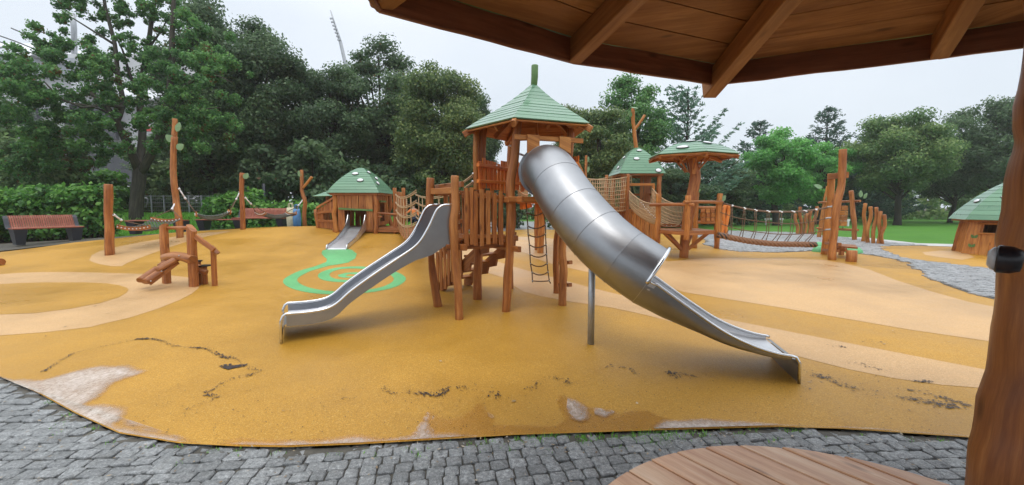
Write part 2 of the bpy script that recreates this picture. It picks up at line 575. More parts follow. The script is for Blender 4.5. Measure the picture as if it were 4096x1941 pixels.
def leafmat(name, lo, mid, hi, brown=(0.16, 0.07, 0.025), trans=0.38, rough=0.4):
    """per-leaf tint attribute: 0..0.9 through the greens, above 0.95 withered"""
    k = NM(name)
    a = k.node('ShaderNodeAttribute', attribute_name='tint')
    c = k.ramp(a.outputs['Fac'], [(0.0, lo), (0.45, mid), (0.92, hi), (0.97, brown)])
    k.set(Base_Color=c, Roughness=rough, Specular_IOR_Level=0.3)
    tl = k.node('ShaderNodeBsdfTranslucent')
    k.link(k.mix(0.5, c, tuple(min(1, x * 1.6) for x in mid)), tl.inputs['Color'])
    mx = k.node('ShaderNodeMixShader', i_Fac=trans)
    k.link(k.b.outputs[0], mx.inputs[1])
    k.link(tl.outputs[0], mx.inputs[2])
    k.link(mx.outputs[0], k.out.inputs['Surface'])
    return k.m
L = {
    'maple': leafmat('maple_leaf', (0.046, 0.120, 0.041), (0.096, 0.231, 0.073), (0.195, 0.390, 0.104)),
    'dark': leafmat('dark_maple_leaf', (0.050, 0.092, 0.044), (0.09, 0.158, 0.076), (0.155, 0.24, 0.108)),
    'linden': leafmat('linden_leaf', (0.055, 0.105, 0.042), (0.115, 0.19, 0.068), (0.26, 0.32, 0.11)),
    'linden_far': leafmat('pale_linden_leaf', (0.073, 0.152, 0.056), (0.148, 0.257, 0.091), (0.300, 0.390, 0.133)),
    'light': leafmat('light_green_leaf', (0.073, 0.231, 0.060), (0.143, 0.390, 0.096), (0.254, 0.575, 0.138)),
    'pine': leafmat('pine_needle', (0.032, 0.078, 0.056), (0.060, 0.133, 0.091), (0.115, 0.207, 0.138), trans=0.12),
    'spiky': leafmat('cedar_needle', (0.068, 0.152, 0.106), (0.133, 0.254, 0.173), (0.231, 0.368, 0.254), trans=0.12),
    'hedge': leafmat('hedge_leaf', (0.033, 0.107, 0.023), (0.080, 0.224, 0.043), (0.191, 0.397, 0.075)),
    'shrub': leafmat('shrub_leaf', (0.060, 0.127, 0.051), (0.127, 0.218, 0.091), (0.254, 0.357, 0.138)),
    'litter': leafmat('pale_litter_leaf', (0.16, 0.10, 0.05), (0.34, 0.26, 0.16), (0.55, 0.47, 0.36), trans=0.1),
    'grass': leafmat('grass_blade', (0.115, 0.322, 0.046), (0.195, 0.482, 0.068), (0.322, 0.666, 0.115), trans=0.25),
}
M['bark'] = wood('grey_bark', (0.035, 0.032, 0.025), (0.085, 0.078, 0.06), (0.15, 0.14, 0.10), rough=(0.7, 0.9), bump=1.0, grain=9)
M['bark_dark'] = wood('dark_bark', (0.018, 0.015, 0.012), (0.04, 0.034, 0.027), (0.075, 0.062, 0.05), rough=(0.7, 0.9), bump=1.0, grain=9)
# ------------------------------------------------------------------ ground sheets that follow the terrain
def xy(pts):
    return [(gp(a, b).x, gp(a, b).y) for a, b in pts]

def sheet(name, pts, off, mat, step=0.4, kind='structure'):
    bm = bmesh.new()
    vs = [bm.verts.new((x, y, 0)) for x, y in pts]
    bm.faces.new(vs)
    bm.normal_update()
    bmesh.ops.triangulate(bm, faces=bm.faces[:], ngon_method='EAR_CLIP')
    bm.normal_update()
    xs = [p[0] for p in pts]
    ys = [p[1] for p in pts]
    for axis, lo, hi in ((0, min(xs), max(xs)), (1, min(ys), max(ys))):
        k = math.floor(lo / step) + 1
        while k * step < hi:
            co = [0, 0, 0]
            no = [0, 0, 0]
            co[axis] = k * step
            no[axis] = 1
            bmesh.ops.bisect_plane(bm, geom=bm.verts[:] + bm.edges[:] + bm.faces[:], dist=1e-5, plane_co=co, plane_no=no)
            k += 1
    for v in bm.verts:
        v.co.z = terrain(v.co.x, v.co.y) + off
    bmesh.ops.recalc_face_normals(bm, faces=bm.faces)
    for f in bm.faces:
        if f.normal.z < 0:
            f.normal_flip()
        f.smooth = True
    me = bpy.data.meshes.new(name)
    bm.to_mesh(me)
    bm.free()
    me.materials.append(mat)
    o = link_mesh(name, me)
    return tag(o, kind=kind)

def grid_sheet(name, x0, x1, y0, y1, step, off, mat):
    nx, ny = int((x1 - x0) / step) + 1, int((y1 - y0) / step) + 1
    vs = [(x0 + i * step, y0 + j * step, terrain(x0 + i * step, y0 + j * step) + off) for j in range(ny) for i in range(nx)]
    fs = [(j * nx + i, j * nx + i + 1, (j + 1) * nx + i + 1, (j + 1) * nx + i) for j in range(ny - 1) for i in range(nx - 1)]
    me = bpy.data.meshes.new(name)
    me.from_pydata(vs, [], fs)
    me.polygons.foreach_set('use_smooth', np.ones(len(fs), dtype=bool))
    me.materials.append(mat)
    return tag(link_mesh(name, me), kind='structure')

# one base sheet: dense near the playground, coarse out to the horizon
def base_ground():
    lines_x = sorted(set([-180, -130, -100, -70] + [-50 + i * 0.8 for i in range(126)] + [70, 100, 130, 180]))
    lines_y = sorted(set([-60, -20, -8] + [-4 + i * 0.8 for i in range(81)] + [70, 85, 110, 160, 220]))
    vs = [(x, y, terrain(x, y) - 0.05) for y in lines_y for x in lines_x]
    n = len(lines_x)
    fs = [(j * n + i, j * n + i + 1, (j + 1) * n + i + 1, (j + 1) * n + i) for j in range(len(lines_y) - 1) for i in range(n - 1)]
    me = bpy.data.meshes.new('ground')
    me.from_pydata(vs, [], fs)
    me.polygons.foreach_set('use_smooth', np.ones(len(fs), dtype=bool))
    me.materials.append(M['soil'])
    return tag(link_mesh('ground', me), kind='structure')
base_ground()

# lawn: the meadow on the right and the grass bank behind the hammocks
sheet('lawn', [(-2, 26.5), (4, 27), (9, 26.0), (13, 25.5), (15.7, 24), (15.6, 19.5), (15.0, 17.0), (14.6, 15.3), (16.5, 14.6), (60, 12), (75, 60), (20, 75), (-2, 75)], -0.025, M['lawn'], 0.8)
sheet('grass_bank', [(-28, 17.2), (-16.5, 16.2), (-11.5, 16.4), (-7.5, 17.6), (-3, 18.5), (-2, 26), (-28, 26)], -0.02, M['lawn'], 0.8)

# near edge between the rubber and the cobbles
EDGE = xy([(a * 1.5901, b * 1.5901) for a, b in [(-330, 855), (-160, 895), (0, 948), (50, 968), (100, 991), (190, 1040), (300, 1090), (450, 1115), (600, 1123), (720, 1125), (900, 1118), (1100, 1106),
       (1300, 1094), (1450, 1089), (1600, 1084), (1800, 1078), (1960, 1074), (2100, 1078), (2200, 1084), (2330, 1093), (2430, 1100), (2560, 1112), (2750, 1140)]])
EX = np.array([p[0] for p in EDGE])
EY = np.array([p[1] for p in EDGE])
def edge_y(x):
    return float(np.interp(x, EX, EY))

LEFT_EDGE = xy([(1200, 906), (1100, 908), (900, 919), (700, 931), (500, 950), (300, 970), (150, 991), (0, 1009), (-150, 1035)])
far_edge = [(18, 5), (19, 12.5), (16.4, 14.2), (14.4, 14.9), (14.6, 17.2), (15.4, 20), (15.8, 24.2), (13, 25.8), (8, 26.2), (3.5, 26.5), (1.0, 27.5), (-1.2, 24), (-3.0, 19.5), (-4.5, 17.2), (-6.2, 16.3)]
sheet('rubber_surface', EDGE + [(9, 3.5)] + far_edge + LEFT_EDGE + [(-16, 8)], 0.0, M['rubber'], 0.2)

# pale and green inlays in the rubber
z6 = lambda p: zz(0, 600, 1.744, p)
sheet('rubber_inlay', xy(z6([(622, 770), (640, 735), (700, 705), (800, 680), (950, 650), (1100, 625), (1300, 592), (1450, 577), (1620, 566), (1560, 580), (1440, 605), (1300, 642), (1150, 690), (1000, 745),
      (910, 780), (875, 797), (850, 812), (780, 813), (700, 799), (645, 783)])), 0.0025, M['rubber_pale'], 0.2)
sheet('rubber_inlay', xy(z6([(-300, 905), (0, 868), (150, 858), (300, 853), (500, 853), (700, 857), (1000, 866), (1200, 877), (1300, 888), (1365, 908), (1393, 937), (1385, 965), (1340, 1003), (1250, 1050), (1100, 1110), (900, 1173), (700, 1219)])
      + [(364, 1309), (182, 1330), (0, 1343), (-200, 1352), (-420, 1338), (-560, 1262), (-560, 1180), (-420, 1132)]), 0.0025, M['rubber_pale'], 0.2)
sheet('rubber_inlay', xy(z6([(-300, 965), (0, 938), (150, 930), (300, 926), (600, 926), (740, 933), (830, 945), (885, 963), (897, 978), (880, 1000), (830, 1030), (700, 1070), (500, 1108), (250, 1140), (0, 1150), (-300, 1155), (-560, 1145), (-700, 1080), (-580, 990)])), 0.005, M['rubber'], 0.2)
z7 = lambda p: zz(1000, 600, 1.526, p)
def ribbon(pts, w, closed=False):
    """a band of ground width w along pts: returns its outline"""
    pts = smooth_path([V(x, y, 0) for x, y in pts], 0.12)
    l, r = [], []
    for i, p in enumerate(pts):
        t = (pts[min(i + 1, len(pts) - 1)] - pts[max(i - 1, 0)]).normalized()
        f = i / (len(pts) - 1)
        ww = float(np.interp(f, [0, 0.03, 0.93, 1.0], [w * 0.7, w, w, w * 0.55])) / 2
        n = V(-t.y, t.x, 0) * ww
        l.append((p.x + n.x, p.y + n.y))
        r.append((p.x - n.x, p.y - n.y))
    return l + r[::-1]
spiral = xy(z7([(500, 688), (430, 712), (335, 740), (265, 775), (245, 800), (268, 826), (330, 850), (430, 868), (560, 874), (720, 863), (850, 836), (912, 798), (900, 768), (840, 742), (740, 724), (640, 718), (540, 724), (470, 745),
       (450, 768), (480, 790), (550, 800), (640, 801), (710, 788), (720, 768), (660, 755), (600, 754), (560, 764), (580, 776), (640, 777)]))
def band_sheet(name, pts, w, off, mat):
    """the same band built as a strip, so it may coil beside itself"""
    pts = smooth_path([V(x, y, 0) for x, y in pts], 0.1)
    vs, fs = [], []
    for i, p in enumerate(pts):
        t = (pts[min(i + 1, len(pts) - 1)] - pts[max(i - 1, 0)]).normalized()
        f = i / (len(pts) - 1)
        ww = float(np.interp(f, [0, 0.05, 0.93, 1.0], [w * 1.3, w, w * 0.85, w * 0.5])) / 2
        for s in (-1, -0.33, 0.33, 1):
            q = V(p.x - t.y * ww * s, p.y + t.x * ww * s, 0)
            vs.append((q.x, q.y, terrain(q.x, q.y) + off))
        if i:
            b = len(vs) - 8
            fs += [(b + k, b + k + 1, b + k + 5, b + k + 4) for k in range(3)]
    return vs, fs
vs, fs = band_sheet('', spiral, 0.24, 0.003, None)
blob = xy(z7([(436, 632), (442, 616), (480, 605), (560, 602), (622, 610), (652, 636), (642, 664), (600, 688), (540, 700), (480, 708), (430, 722), (436, 700), (465, 686), (470, 668), (448, 648)]))
cx, cy = sum(p[0] for p in blob) / len(blob), sum(p[1] for p in blob) / len(blob)
rings = [[(cx + (x - cx) * s, cy + (y - cy) * s) for x, y in blob] for s in (0.01, 0.5, 1.0)]
b0 = len(vs)
for r in rings:
    vs += [(x, y, terrain(x, y) + 0.004) for x, y in r]
n = len(blob)
for k in range(2):
    fs += [(b0 + k * n + i, b0 + k * n + (i + 1) % n, b0 + (k + 1) * n + (i + 1) % n, b0 + (k + 1) * n + i) for i in range(n)]
me = bpy.data.meshes.new('green_spiral')
me.from_pydata(vs, [], fs)
me.materials.append(M['rubber_green'])
bm = bmesh.new(); bm.from_mesh(me)
for f in bm.faces:
    if f.normal.z < 0:
        f.normal_flip()
bm.to_mesh(me); bm.free()
tag(link_mesh('green_spiral', me), kind='structure')

sheet('rubber_inlay', xy([(1610, 980), (1665, 1019), (1720, 1035), (1850, 1038), (1950, 1010), (2059, 1000), (2110, 1015), (2131, 1031), (2214, 1058), (2350, 1089), (2667, 1148), (2737, 1170), (2930, 1201), (3300, 1262), (3640, 1320), (3962, 1367), (4200, 1400), (4900, 1480), (4980, 1430), (4900, 1370),
      (4200, 1270), (3977, 1228), (3873, 1208), (3730, 1168), (3587, 1122), (3480, 1080), (3390, 1057), (3300, 1041), (3150, 1034), (2958, 1033), (2811, 1034), (2678, 1046), (2560, 1030), (2420, 1000), (2300, 965), (2150, 950), (1950, 948), (1750, 955)]), 0.0025, M['rubber_pale'], 0.2)
sheet('rubber_inlay', xy([(1994, 1048), (2056, 1068), (2214, 1110), (2350, 1148), (2600, 1210), (2876, 1272), (3155, 1327), (3519, 1398), (3938, 1479), (4150, 1520), (4900, 1650), (4980, 1700), (4900, 1720), (4150, 1590), (3920, 1553), (3762, 1540), (3580, 1515), (3397, 1479), (3209, 1431),
      (3000, 1375), (2800, 1320), (2600, 1265), (2450, 1232), (2350, 1217), (2269, 1206), (2166, 1186), (2097, 1168), (2056, 1144), (2011, 1110), (1950, 1092), (1850, 1075), (1860, 1060)]), 0.0025, M['rubber_pale'], 0.2)
sheet('rubber_inlay', xy([(3690, 1010), (3760, 1003), (3845, 1004), (3900, 1030), (3850, 1040), (3760, 1030), (3700, 1020)]), 0.0025, M['rubber_pale'], 0.2)
sheet('rubber_inlay', xy([(1618, 912), (1655, 908), (1668, 930), (1640, 942)]), 0.003, M['rubber_blue'], 0.2)
sheet('pavement', [(14.1, 14.95), (14.4, 17.0), (15.2, 19.6), (15.9, 19.4), (15.2, 16.9), (14.95, 15.75), (16.7, 15.0), (19.6, 13.3), (19.2, 12.1), (16.4, 13.9), (14.3, 14.7)], 0.009, M['slab'])
sheet('dirt_strip', [(-15.5, 10.2), (-14.0, 11.5), (-12.9, 12.75), (-11.9, 13.35), (-10.8, 13.95), (-9.6, 14.3), (-9.2, 15.3), (-11, 15.8), (-13.5, 15.0), (-15.5, 14.0), (-19, 12.5)], -0.022, M['joint'])

# ------------------------------------------------------------------ cobbles: every stone is real, one paving
def stones(name, rows, mat, fine, bed_off, rise):
    mb = MB()
    for (x, y, sx, sy, rot) in rows:
        z = terrain(x, y) + bed_off - (0.016 if fine and y > edge_y(x) - 0.06 else 0)
        c, s = math.cos(rot), math.sin(rot)
        o = (random.uniform(0, 90), random.uniform(0, 90))
        h = rise * random.uniform(0.82, 1.12)
        tl = (random.uniform(-0.03, 0.03), random.uniform(-0.03, 0.03))
        b = len(mb.v)
        def P(u, v, zz_):
            mb.v.append((x + c * u * sx - s * v * sy, y + s * u * sx + c * v * sy, zz_ + u * sx * tl[0] + v * sy * tl[1]))
        oct_ = [(-0.38, -0.5), (0.38, -0.5), (0.5, -0.38), (0.5, 0.38), (0.38, 0.5), (-0.38, 0.5), (-0.5, 0.38), (-0.5, -0.38)]
        jit = [(random.uniform(-0.05, 0.05), random.uniform(-0.05, 0.05)) for _ in oct_]
        sp = [(u * 1.04 + j[0], v * 1.04 + j[1]) for (u, v), j in zip(oct_, jit)]
        levels = [(1.0, -0.03), (1.0, h * 0.82), (0.92, h * 1.0)] + ([(0.5, h * 1.02)] if fine else [])
        for q, (sc_, zz_) in enumerate(levels):
            for u, v in sp:
                P(u * sc_, v * sc_, z + zz_ + (random.uniform(-0.004, 0.004) if q >= 1 else 0))
        P(0, 0, z + h * 1.04 + random.uniform(-0.003, 0.004))
        n = len(levels)
        for k in range(n - 1):
            for i in range(8):
                j = (i + 1) % 8
                mb.f.append((b + k * 8 + i, b + k * 8 + j, b + k * 8 + 8 + j, b + k * 8 + 8 + i))
                mb.uv.append((o,) * 4)
                mb.sm.append(k >= 1)
        for i in range(8):
            mb.f.append((b + (n - 1) * 8 + i, b + (n - 1) * 8 + (i + 1) % 8, b + n * 8))
            mb.uv.append((o,) * 3)
            mb.sm.append(True)
    o = mb.build(name, mat, org=(0, 0, 0))
    return tag(o, kind='structure')

rows = []
k = 0
r = 0.0
while True:
    y0 = 0.5 + r
    if y0 > 6.5:
        break
    x = -8.0 + random.uniform(0, 0.1)
    while x < 8.0:
        w = random.uniform(0.082, 0.12) * (1.25 if x < -1.2 else 1.0)
        xc = x + w / 2
        yc = y0 + 0.10 * math.sin(xc * 0.9) + 0.12 * xc + random.uniform(-0.006, 0.006)
        if 1.2 < yc < edge_y(xc) + 0.05 and -7.6 < xc < 6.0:
            rows.append((xc, yc, w - 0.009, random.uniform(0.084, 0.092), 0.09 * math.cos(xc * 0.9) + 0.12 + random.uniform(-0.07, 0.07)))
        x += w
    r += 0.097
    k += 1
stones('cobble_paving', rows, M['cobble'], True, -0.031, 0.028)
sheet('paving_bed', [(-8.5, -3), (8.5, -3), (8.5, 3.4)] + [(x, y - 0.0) for x, y in EDGE[::-1]] + [(-8.5, 4)], -0.018, M['joint'], 0.8)

far_poly = xy([(2822, 958), (2818, 980), (2880, 997), (2958, 1006), (3105, 1011), (3200, 1008), (3279, 1003), (3360, 1006), (3438, 1014), (3540, 1030), (3644, 1053), (3713, 1105), (3776, 1139), (3873, 1173), (3977, 1199), (4150, 1250), (4800, 1400)]) \
    + xy([(4800, 1190), (4150, 1100), (3942, 1076), (3816, 1059), (3701, 1047), (3615, 1033), (3552, 1010), (3504, 985)]) + [(14.3, 15.0), (14.4, 16.9), (15.1, 19.5), (15.6, 24.0), (13, 25.6), (11.5, 24.8), (9.6, 22.0), (8.5, 19.6)]
sheet('path_bed', far_poly, 0.005, M['joint'], 0.4)
def inside(x, y, poly):
    c = False
    n = len(poly)
    for i in range(n):
        x1, y1 = poly[i]
        x2, y2 = poly[i - 1]
        if (y1 > y) != (y2 > y) and x < (x2 - x1) * (y - y1) / (y2 - y1) + x1:
            c = not c
    return c
rows = []
y = 3.4
while y < 27:
    s = 0.15 if y < 14 else 0.24
    x = 5.0 + random.uniform(0, s)
    while x < 20:
        w = random.uniform(0.85, 1.2) * s
        if inside(x + w / 2, y, far_poly):
            rows.append((x + w / 2, y + 0.1 * math.sin(x * 0.8), w - 0.018, s * 0.87, random.uniform(-0.06, 0.06)))
        x += w
    y += s
stones('cobble_path', rows, M['cobble_far'], False, 0.004, 0.02)
# far cobbled yard behind the tower
sheet('cobbled_yard', [(-1.2, 24.0), (1.0, 27.6), (3.5, 26.6), (5, 29), (4, 45), (-2, 45), (-4, 26)], 0.006, M['cobble_far'], 0.8)

# ------------------------------------------------------------------ puddles
zl = lambda p: zz(0, 1200, 1.648, p)
zm = lambda p: zz(1365, 1200, 1.648, p)
zr = lambda p: zz(2730, 1200, 1.648, p)
def edge_run(x0, x1, n=14, off=0.0):
    return [(x0 + (x1 - x0) * i / n, edge_y(x0 + (x1 - x0) * i / n) + off) for i in range(n + 1)]
def fringe(pts, amp=0.022):
    """uneven waterline: subdivide and jitter"""
    q = smooth_path([V(x, y, 0) for x, y in pts], 0.05)
    return [(p.x + amp * noise.noise((p.x * 6, p.y * 6, 1.3)), p.y + amp * 1.4 * noise.noise((p.x * 6, p.y * 6, 7.7))) for p in q]
def puddle(pts, off, mat, soft=0.14, open_edge=()):
    o = sheet('puddle', pts, off, mat, 0.07)
    P = np.array([p for p in pts if p not in open_edge])
    co = np.empty(len(o.data.vertices) * 3)
    o.data.vertices.foreach_get('co', co)
    co = co.reshape(-1, 3)[:, :2]
    d = np.min(np.linalg.norm(co[:, None, :] - P[None, :, :], axis=2), axis=1)
    a = o.data.attributes.new('inset', 'FLOAT', 'POINT')
    a.data.foreach_set('value', np.clip(d / soft, 0, 1).astype(np.float32))
    return o
a = fringe(xy(zl([(-60, 495), (60, 512), (150, 520), (280, 521), (400, 491), (600, 442), (800, 430), (900, 440), (972, 474), (900, 505), (780, 546), (720, 590), (665, 640), (600, 682), (700, 690), (850, 700), (832, 760), (790, 815), (900, 833), (1080, 868), (1230, 915), (1330, 945)])))
e = edge_run(a[-1][0], a[0][0], 60, 0.006)
puddle(a + e, 0.005, M['water_glare'], 0.12, e)
# the clear sheet of water along the kerb line
a = fringe(xy(zl([(1420, 955), (1480, 925), (1600, 915), (1750, 920), (1900, 925), (2050, 920), (2200, 905)]) + zm([(100, 890), (250, 900), (440, 893), (520, 800), (560, 735), (600, 730), (632, 768), (720, 788), (840, 745), (868, 692), (920, 682), (965, 740), (1015, 780), (1000, 822), (1200, 828), (1420, 830), (1472, 800), (1450, 750), (1412, 672), (1450, 625),
     (1500, 640), (1620, 700), (1800, 730), (1830, 758), (1900, 722), (2000, 722), (2090, 765), (2180, 790)]) + zr([(0, 788), (200, 784), (400, 797), (600, 815), (800, 832), (1000, 836), (1300, 852), (1600, 872), (1880, 895)])), 0.014)
e = edge_run(a[-1][0], a[0][0], 60, 0.006)
puddle(a + e, 0.005, M['water'], 0.05, e)
# pale patches painted where the water mirrors the bright sky
a = fringe(xy(zm([(1492, 640), (1560, 668), (1620, 705), (1640, 760), (1640, 805), (1560, 815), (1510, 790), (1480, 730)])), 0.012)
puddle(a, 0.009, M['water_glare'], 0.08)
a = fringe(xy(zm([(1665, 715), (1740, 728), (1800, 735), (1790, 765), (1720, 785), (1670, 770)])), 0.012)
puddle(a, 0.009, M['water_glare'], 0.07)
a = fringe(xy(zm([(930, 690), (975, 745), (1015, 782), (985, 790), (950, 745)])), 0.008)
puddle(a, 0.009, M['water_glare'], 0.07)
a = fringe(xy(zl([(1500, 950), (1700, 938), (1900, 940), (2100, 930), (2220, 915)]) + zm([(100, 905), (300, 915), (450, 890), (530, 800), (565, 738), (590, 770), (585, 840), (620, 880), (720, 880), (850, 900), (900, 918)])), 0.012)
e = edge_run(a[-1][0], a[0][0], 40, 0.008)
puddle(a + e, 0.009, M['water_glare'], 0.08, e)
a = fringe(xy(zm([(2050, 835), (2110, 800), (2200, 795)]) + zr([(0, 792), (200, 790), (400, 802), (600, 818), (800, 835), (1000, 840), (1300, 858), (1600, 880), (1860, 900)])), 0.012)
e = edge_run(a[-1][0], a[0][0], 40, 0.008)
puddle(a + e, 0.009, M['water_glare'], 0.08, e)

# ------------------------------------------------------------------ worn black flecks in the rubber
def worn():
    mb = MB()
    def fleck(x, y, s, ang, el):
        n = random.choice((4, 5, 6))
        pts = []
        for i in range(n):
            a = 2 * math.pi * i / n
            rr = s * random.uniform(0.5, 1.1)
            u, v = math.cos(a) * rr * el, math.sin(a) * rr
            px, py = x + u * math.cos(ang) - v * math.sin(ang), y + u * math.sin(ang) + v * math.cos(ang)
            pts.append((px, py, terrain(px, py) + 0.008))
        mb.poly(pts)
    def trail(px, dens, spread, size):
        pts = smooth_path([gp(a, b) for a, b in px], 0.02)
        for i, p in enumerate(pts[:-1]):
            d = pts[i + 1] - p
            ang = math.atan2(d.y, d.x)
            w = 0.5 + 1.1 * max(0, noise.noise((p.x * 5, p.y * 5, 2.2)) + 0.25)
            for _ in range(np.random.default_rng(i).poisson(dens * w * 1.5)):
                fleck(p.x + random.gauss(0, spread * 1.5), p.y + random.gauss(0, spread * 1.5), size * random.uniform(0.3, 1.05) * min(w, 1.2), ang + random.uniform(-0.8, 0.8), random.uniform(1, 2.6))
    trail(zl([(290, 475), (370, 420), (480, 360), (600, 325), (750, 295), (900, 262), (1040, 265), (1160, 308), (1330, 320), (1400, 340)]), 4.5, 0.008, 0.0085)
    trail(zl([(1380, 335), (1470, 375), (1560, 400), (1620, 440), (1710, 468), (1680, 490), (1560, 515), (1480, 545), (1400, 600)]), 4.5, 0.010, 0.011)
    trail(zl([(1480, 440), (1520, 446), (1580, 440), (1640, 432)]), 10, 0.010, 0.022)
    trail(zl([(1400, 600), (1365, 622), (1420, 650), (1320, 690), (1200, 745)]), 3.6, 0.012, 0.009)
    trail(zm([(0, 595), (60, 597)]), 2, 0.012, 0.008)
    trail(zm([(20, 650), (110, 656)]), 2, 0.008, 0.007)
    trail(zm([(282, 580), (300, 606), (340, 618), (372, 620)]), 4, 0.008, 0.011)
    trail(zm([(420, 612), (560, 622), (640, 632), (690, 592), (740, 576), (830, 592), (930, 606), (1000, 620), (1040, 650)]), 3.2, 0.015, 0.008)
    trail(zm([(1255, 600), (1262, 570), (1330, 530), (1420, 515), (1500, 555), (1600, 530)]), 3.2, 0.016, 0.008)
    trail(zm([(1700, 465), (1760, 440), (1800, 440)]), 1.5, 0.012, 0.008)
    trail(zm([(1845, 448), (1900, 455), (1940, 490), (1935, 500)]), 7, 0.008, 0.011)
    trail(zm([(2160, 480), (2230, 520)]), 6, 0.014, 0.010)
    trail(zr([(0, 490), (110, 515)]), 4, 0.006, 0.007)
    trail(zr([(940, 298), (1000, 308), (1080, 315)]), 4, 0.014, 0.010)
    trail(zr([(1080, 405), (1230, 440), (1400, 480)]), 1.2, 0.03, 0.008)
    trail(zr([(800, 490), (910, 505), (1000, 545), (1150, 590), (1340, 630), (1500, 655), (1700, 692), (1800, 700)]), 4.0, 0.022, 0.009)
    trail(zr([(1180, 265), (1320, 290), (1520, 318)]), 1.0, 0.03, 0.007)
    trail(zr([(1510, 540), (1650, 542)]), 3, 0.010, 0.008)
    trail(zr([(1680, 642), (1760, 660), (1920, 712)]), 3, 0.012, 0.009)
    trail(zr([(1480, 600), (1560, 606), (1640, 620)]), 2.4, 0.02, 0.009)
    trail(zr([(-200, 560), (100, 600), (400, 620), (700, 660)]), 0.9, 0.09, 0.006)
    trail(zr([(900, 560), (1200, 570), (1500, 600)]), 1.1, 0.08, 0.006)
    for _ in range(700):
        x, y = random.uniform(-3, 4), 0
        y = edge_y(x) + random.uniform(0.05, 0.9) ** 1.3
        fleck(x, y, random.uniform(0.002, 0.006), random.uniform(0, 3), 1.3)
    tag(mb.build('worn_flecks', M['worn'], org=(0, 0, 0)), kind='structure')
worn()

def grass_tufts(name, spots, h, n, mat, spread):
    vs, fs, tint = [], [], []
    for (x, y) in spots:
        for _ in range(n):
            bx, by = x + random.gauss(0, spread), y + random.gauss(0, spread)
            z = terrain(bx, by) - 0.02
            a = random.uniform(0, 6.28)
            hh = h * random.uniform(0.5, 1.2)
            lean = hh * random.uniform(0.1, 0.6)
            w = hh * 0.06 + 0.002
            ca, sa = math.cos(a), math.sin(a)
            b = len(vs)
            la = random.uniform(0, 6.28)
            vs += [(bx - ca * w, by - sa * w, z), (bx + ca * w, by + sa * w, z), (bx + math.cos(la) * lean * 0.4, by + math.sin(la) * lean * 0.4, z + hh * 0.65), (bx + math.cos(la) * lean, by + math.sin(la) * lean, z + hh)]
            fs += [(b, b + 1, b + 2), (b, b + 2, b + 3)]
            t = random.uniform(0.05, 0.9)
            tint += [t] * 4
    me = bpy.data.meshes.new(name)
    me.from_pydata(vs, [], fs)
    at_ = me.attributes.new('tint', 'FLOAT', 'POINT')
    at_.data.foreach_set('value', np.array(tint, dtype=np.float32))
    me.materials.append(mat)
    return tag(link_mesh(name, me), kind='stuff')
sp = []
for _ in range(150):
    x = random.choice((random.uniform(-0.6, 2.2), random.uniform(-4, 4.5), random.uniform(0.2, 1.2)))
    sp.append((x, edge_y(x) - abs(random.gauss(0.02, 0.09))))
grass_tufts('joint_grass', sp, 0.032, 7, L['grass'], 0.018)
sp = [(random.uniform(-26, -3.2), random.uniform(16.6, 24)) for _ in range(5200)]
sp = [(x, y) for x, y in sp if y > 16.6 + max(0, (x + 11) * 0.25)]
grass_tufts('bank_grass', sp, 0.22, 5, L['grass'], 0.12)

def litter(name, n, size, area, mat, z):
    vs, fs, tint = [], [], []
    while len(fs) < n:
        x, y = area()
        if y is None:
            continue
        a = random.uniform(0, 6.28)
        s1, s2 = size * random.uniform(0.5, 1.3), size * random.uniform(0.2, 0.6)
        zz_ = terrain(x, y) + z
        b = len(vs)
        for u, v, w in ((-s1, 0, 0), (0, -s2, 0.2 * s2), (s1, 0, 0.5 * s2), (0, s2, 0.1 * s2)):
            vs.append((x + u * math.cos(a) - v * math.sin(a), y + u * math.sin(a) + v * math.cos(a), zz_ + w))
        fs.append((b, b + 1, b + 2, b + 3))
        tint += [random.uniform(0, 0.9)] * 4
    me = bpy.data.meshes.new(name)
    me.from_pydata(vs, [], fs)
    a_ = me.attributes.new('tint', 'FLOAT', 'POINT')
    a_.data.foreach_set('value', np.array(tint, dtype=np.float32))
    me.materials.append(mat)
    return tag(link_mesh(name, me), kind='stuff')
def on_cobbles():
    x = random.uniform(-6.5, 4.5)
    y = edge_y(x) - abs(random.gauss(0, 0.6))
    return (x, y) if y > 1.4 else (x, None)
def on_rubber():
    x = random.uniform(-7, 5)
    y = edge_y(x) + random.uniform(0.1, 6.0)
    return (x, y)
litter('fallen_bits', 420, 0.013, on_cobbles, L['litter'], 0.004)
litter('fallen_leaves', 45, 0.022, on_rubber, L['litter'], 0.008)
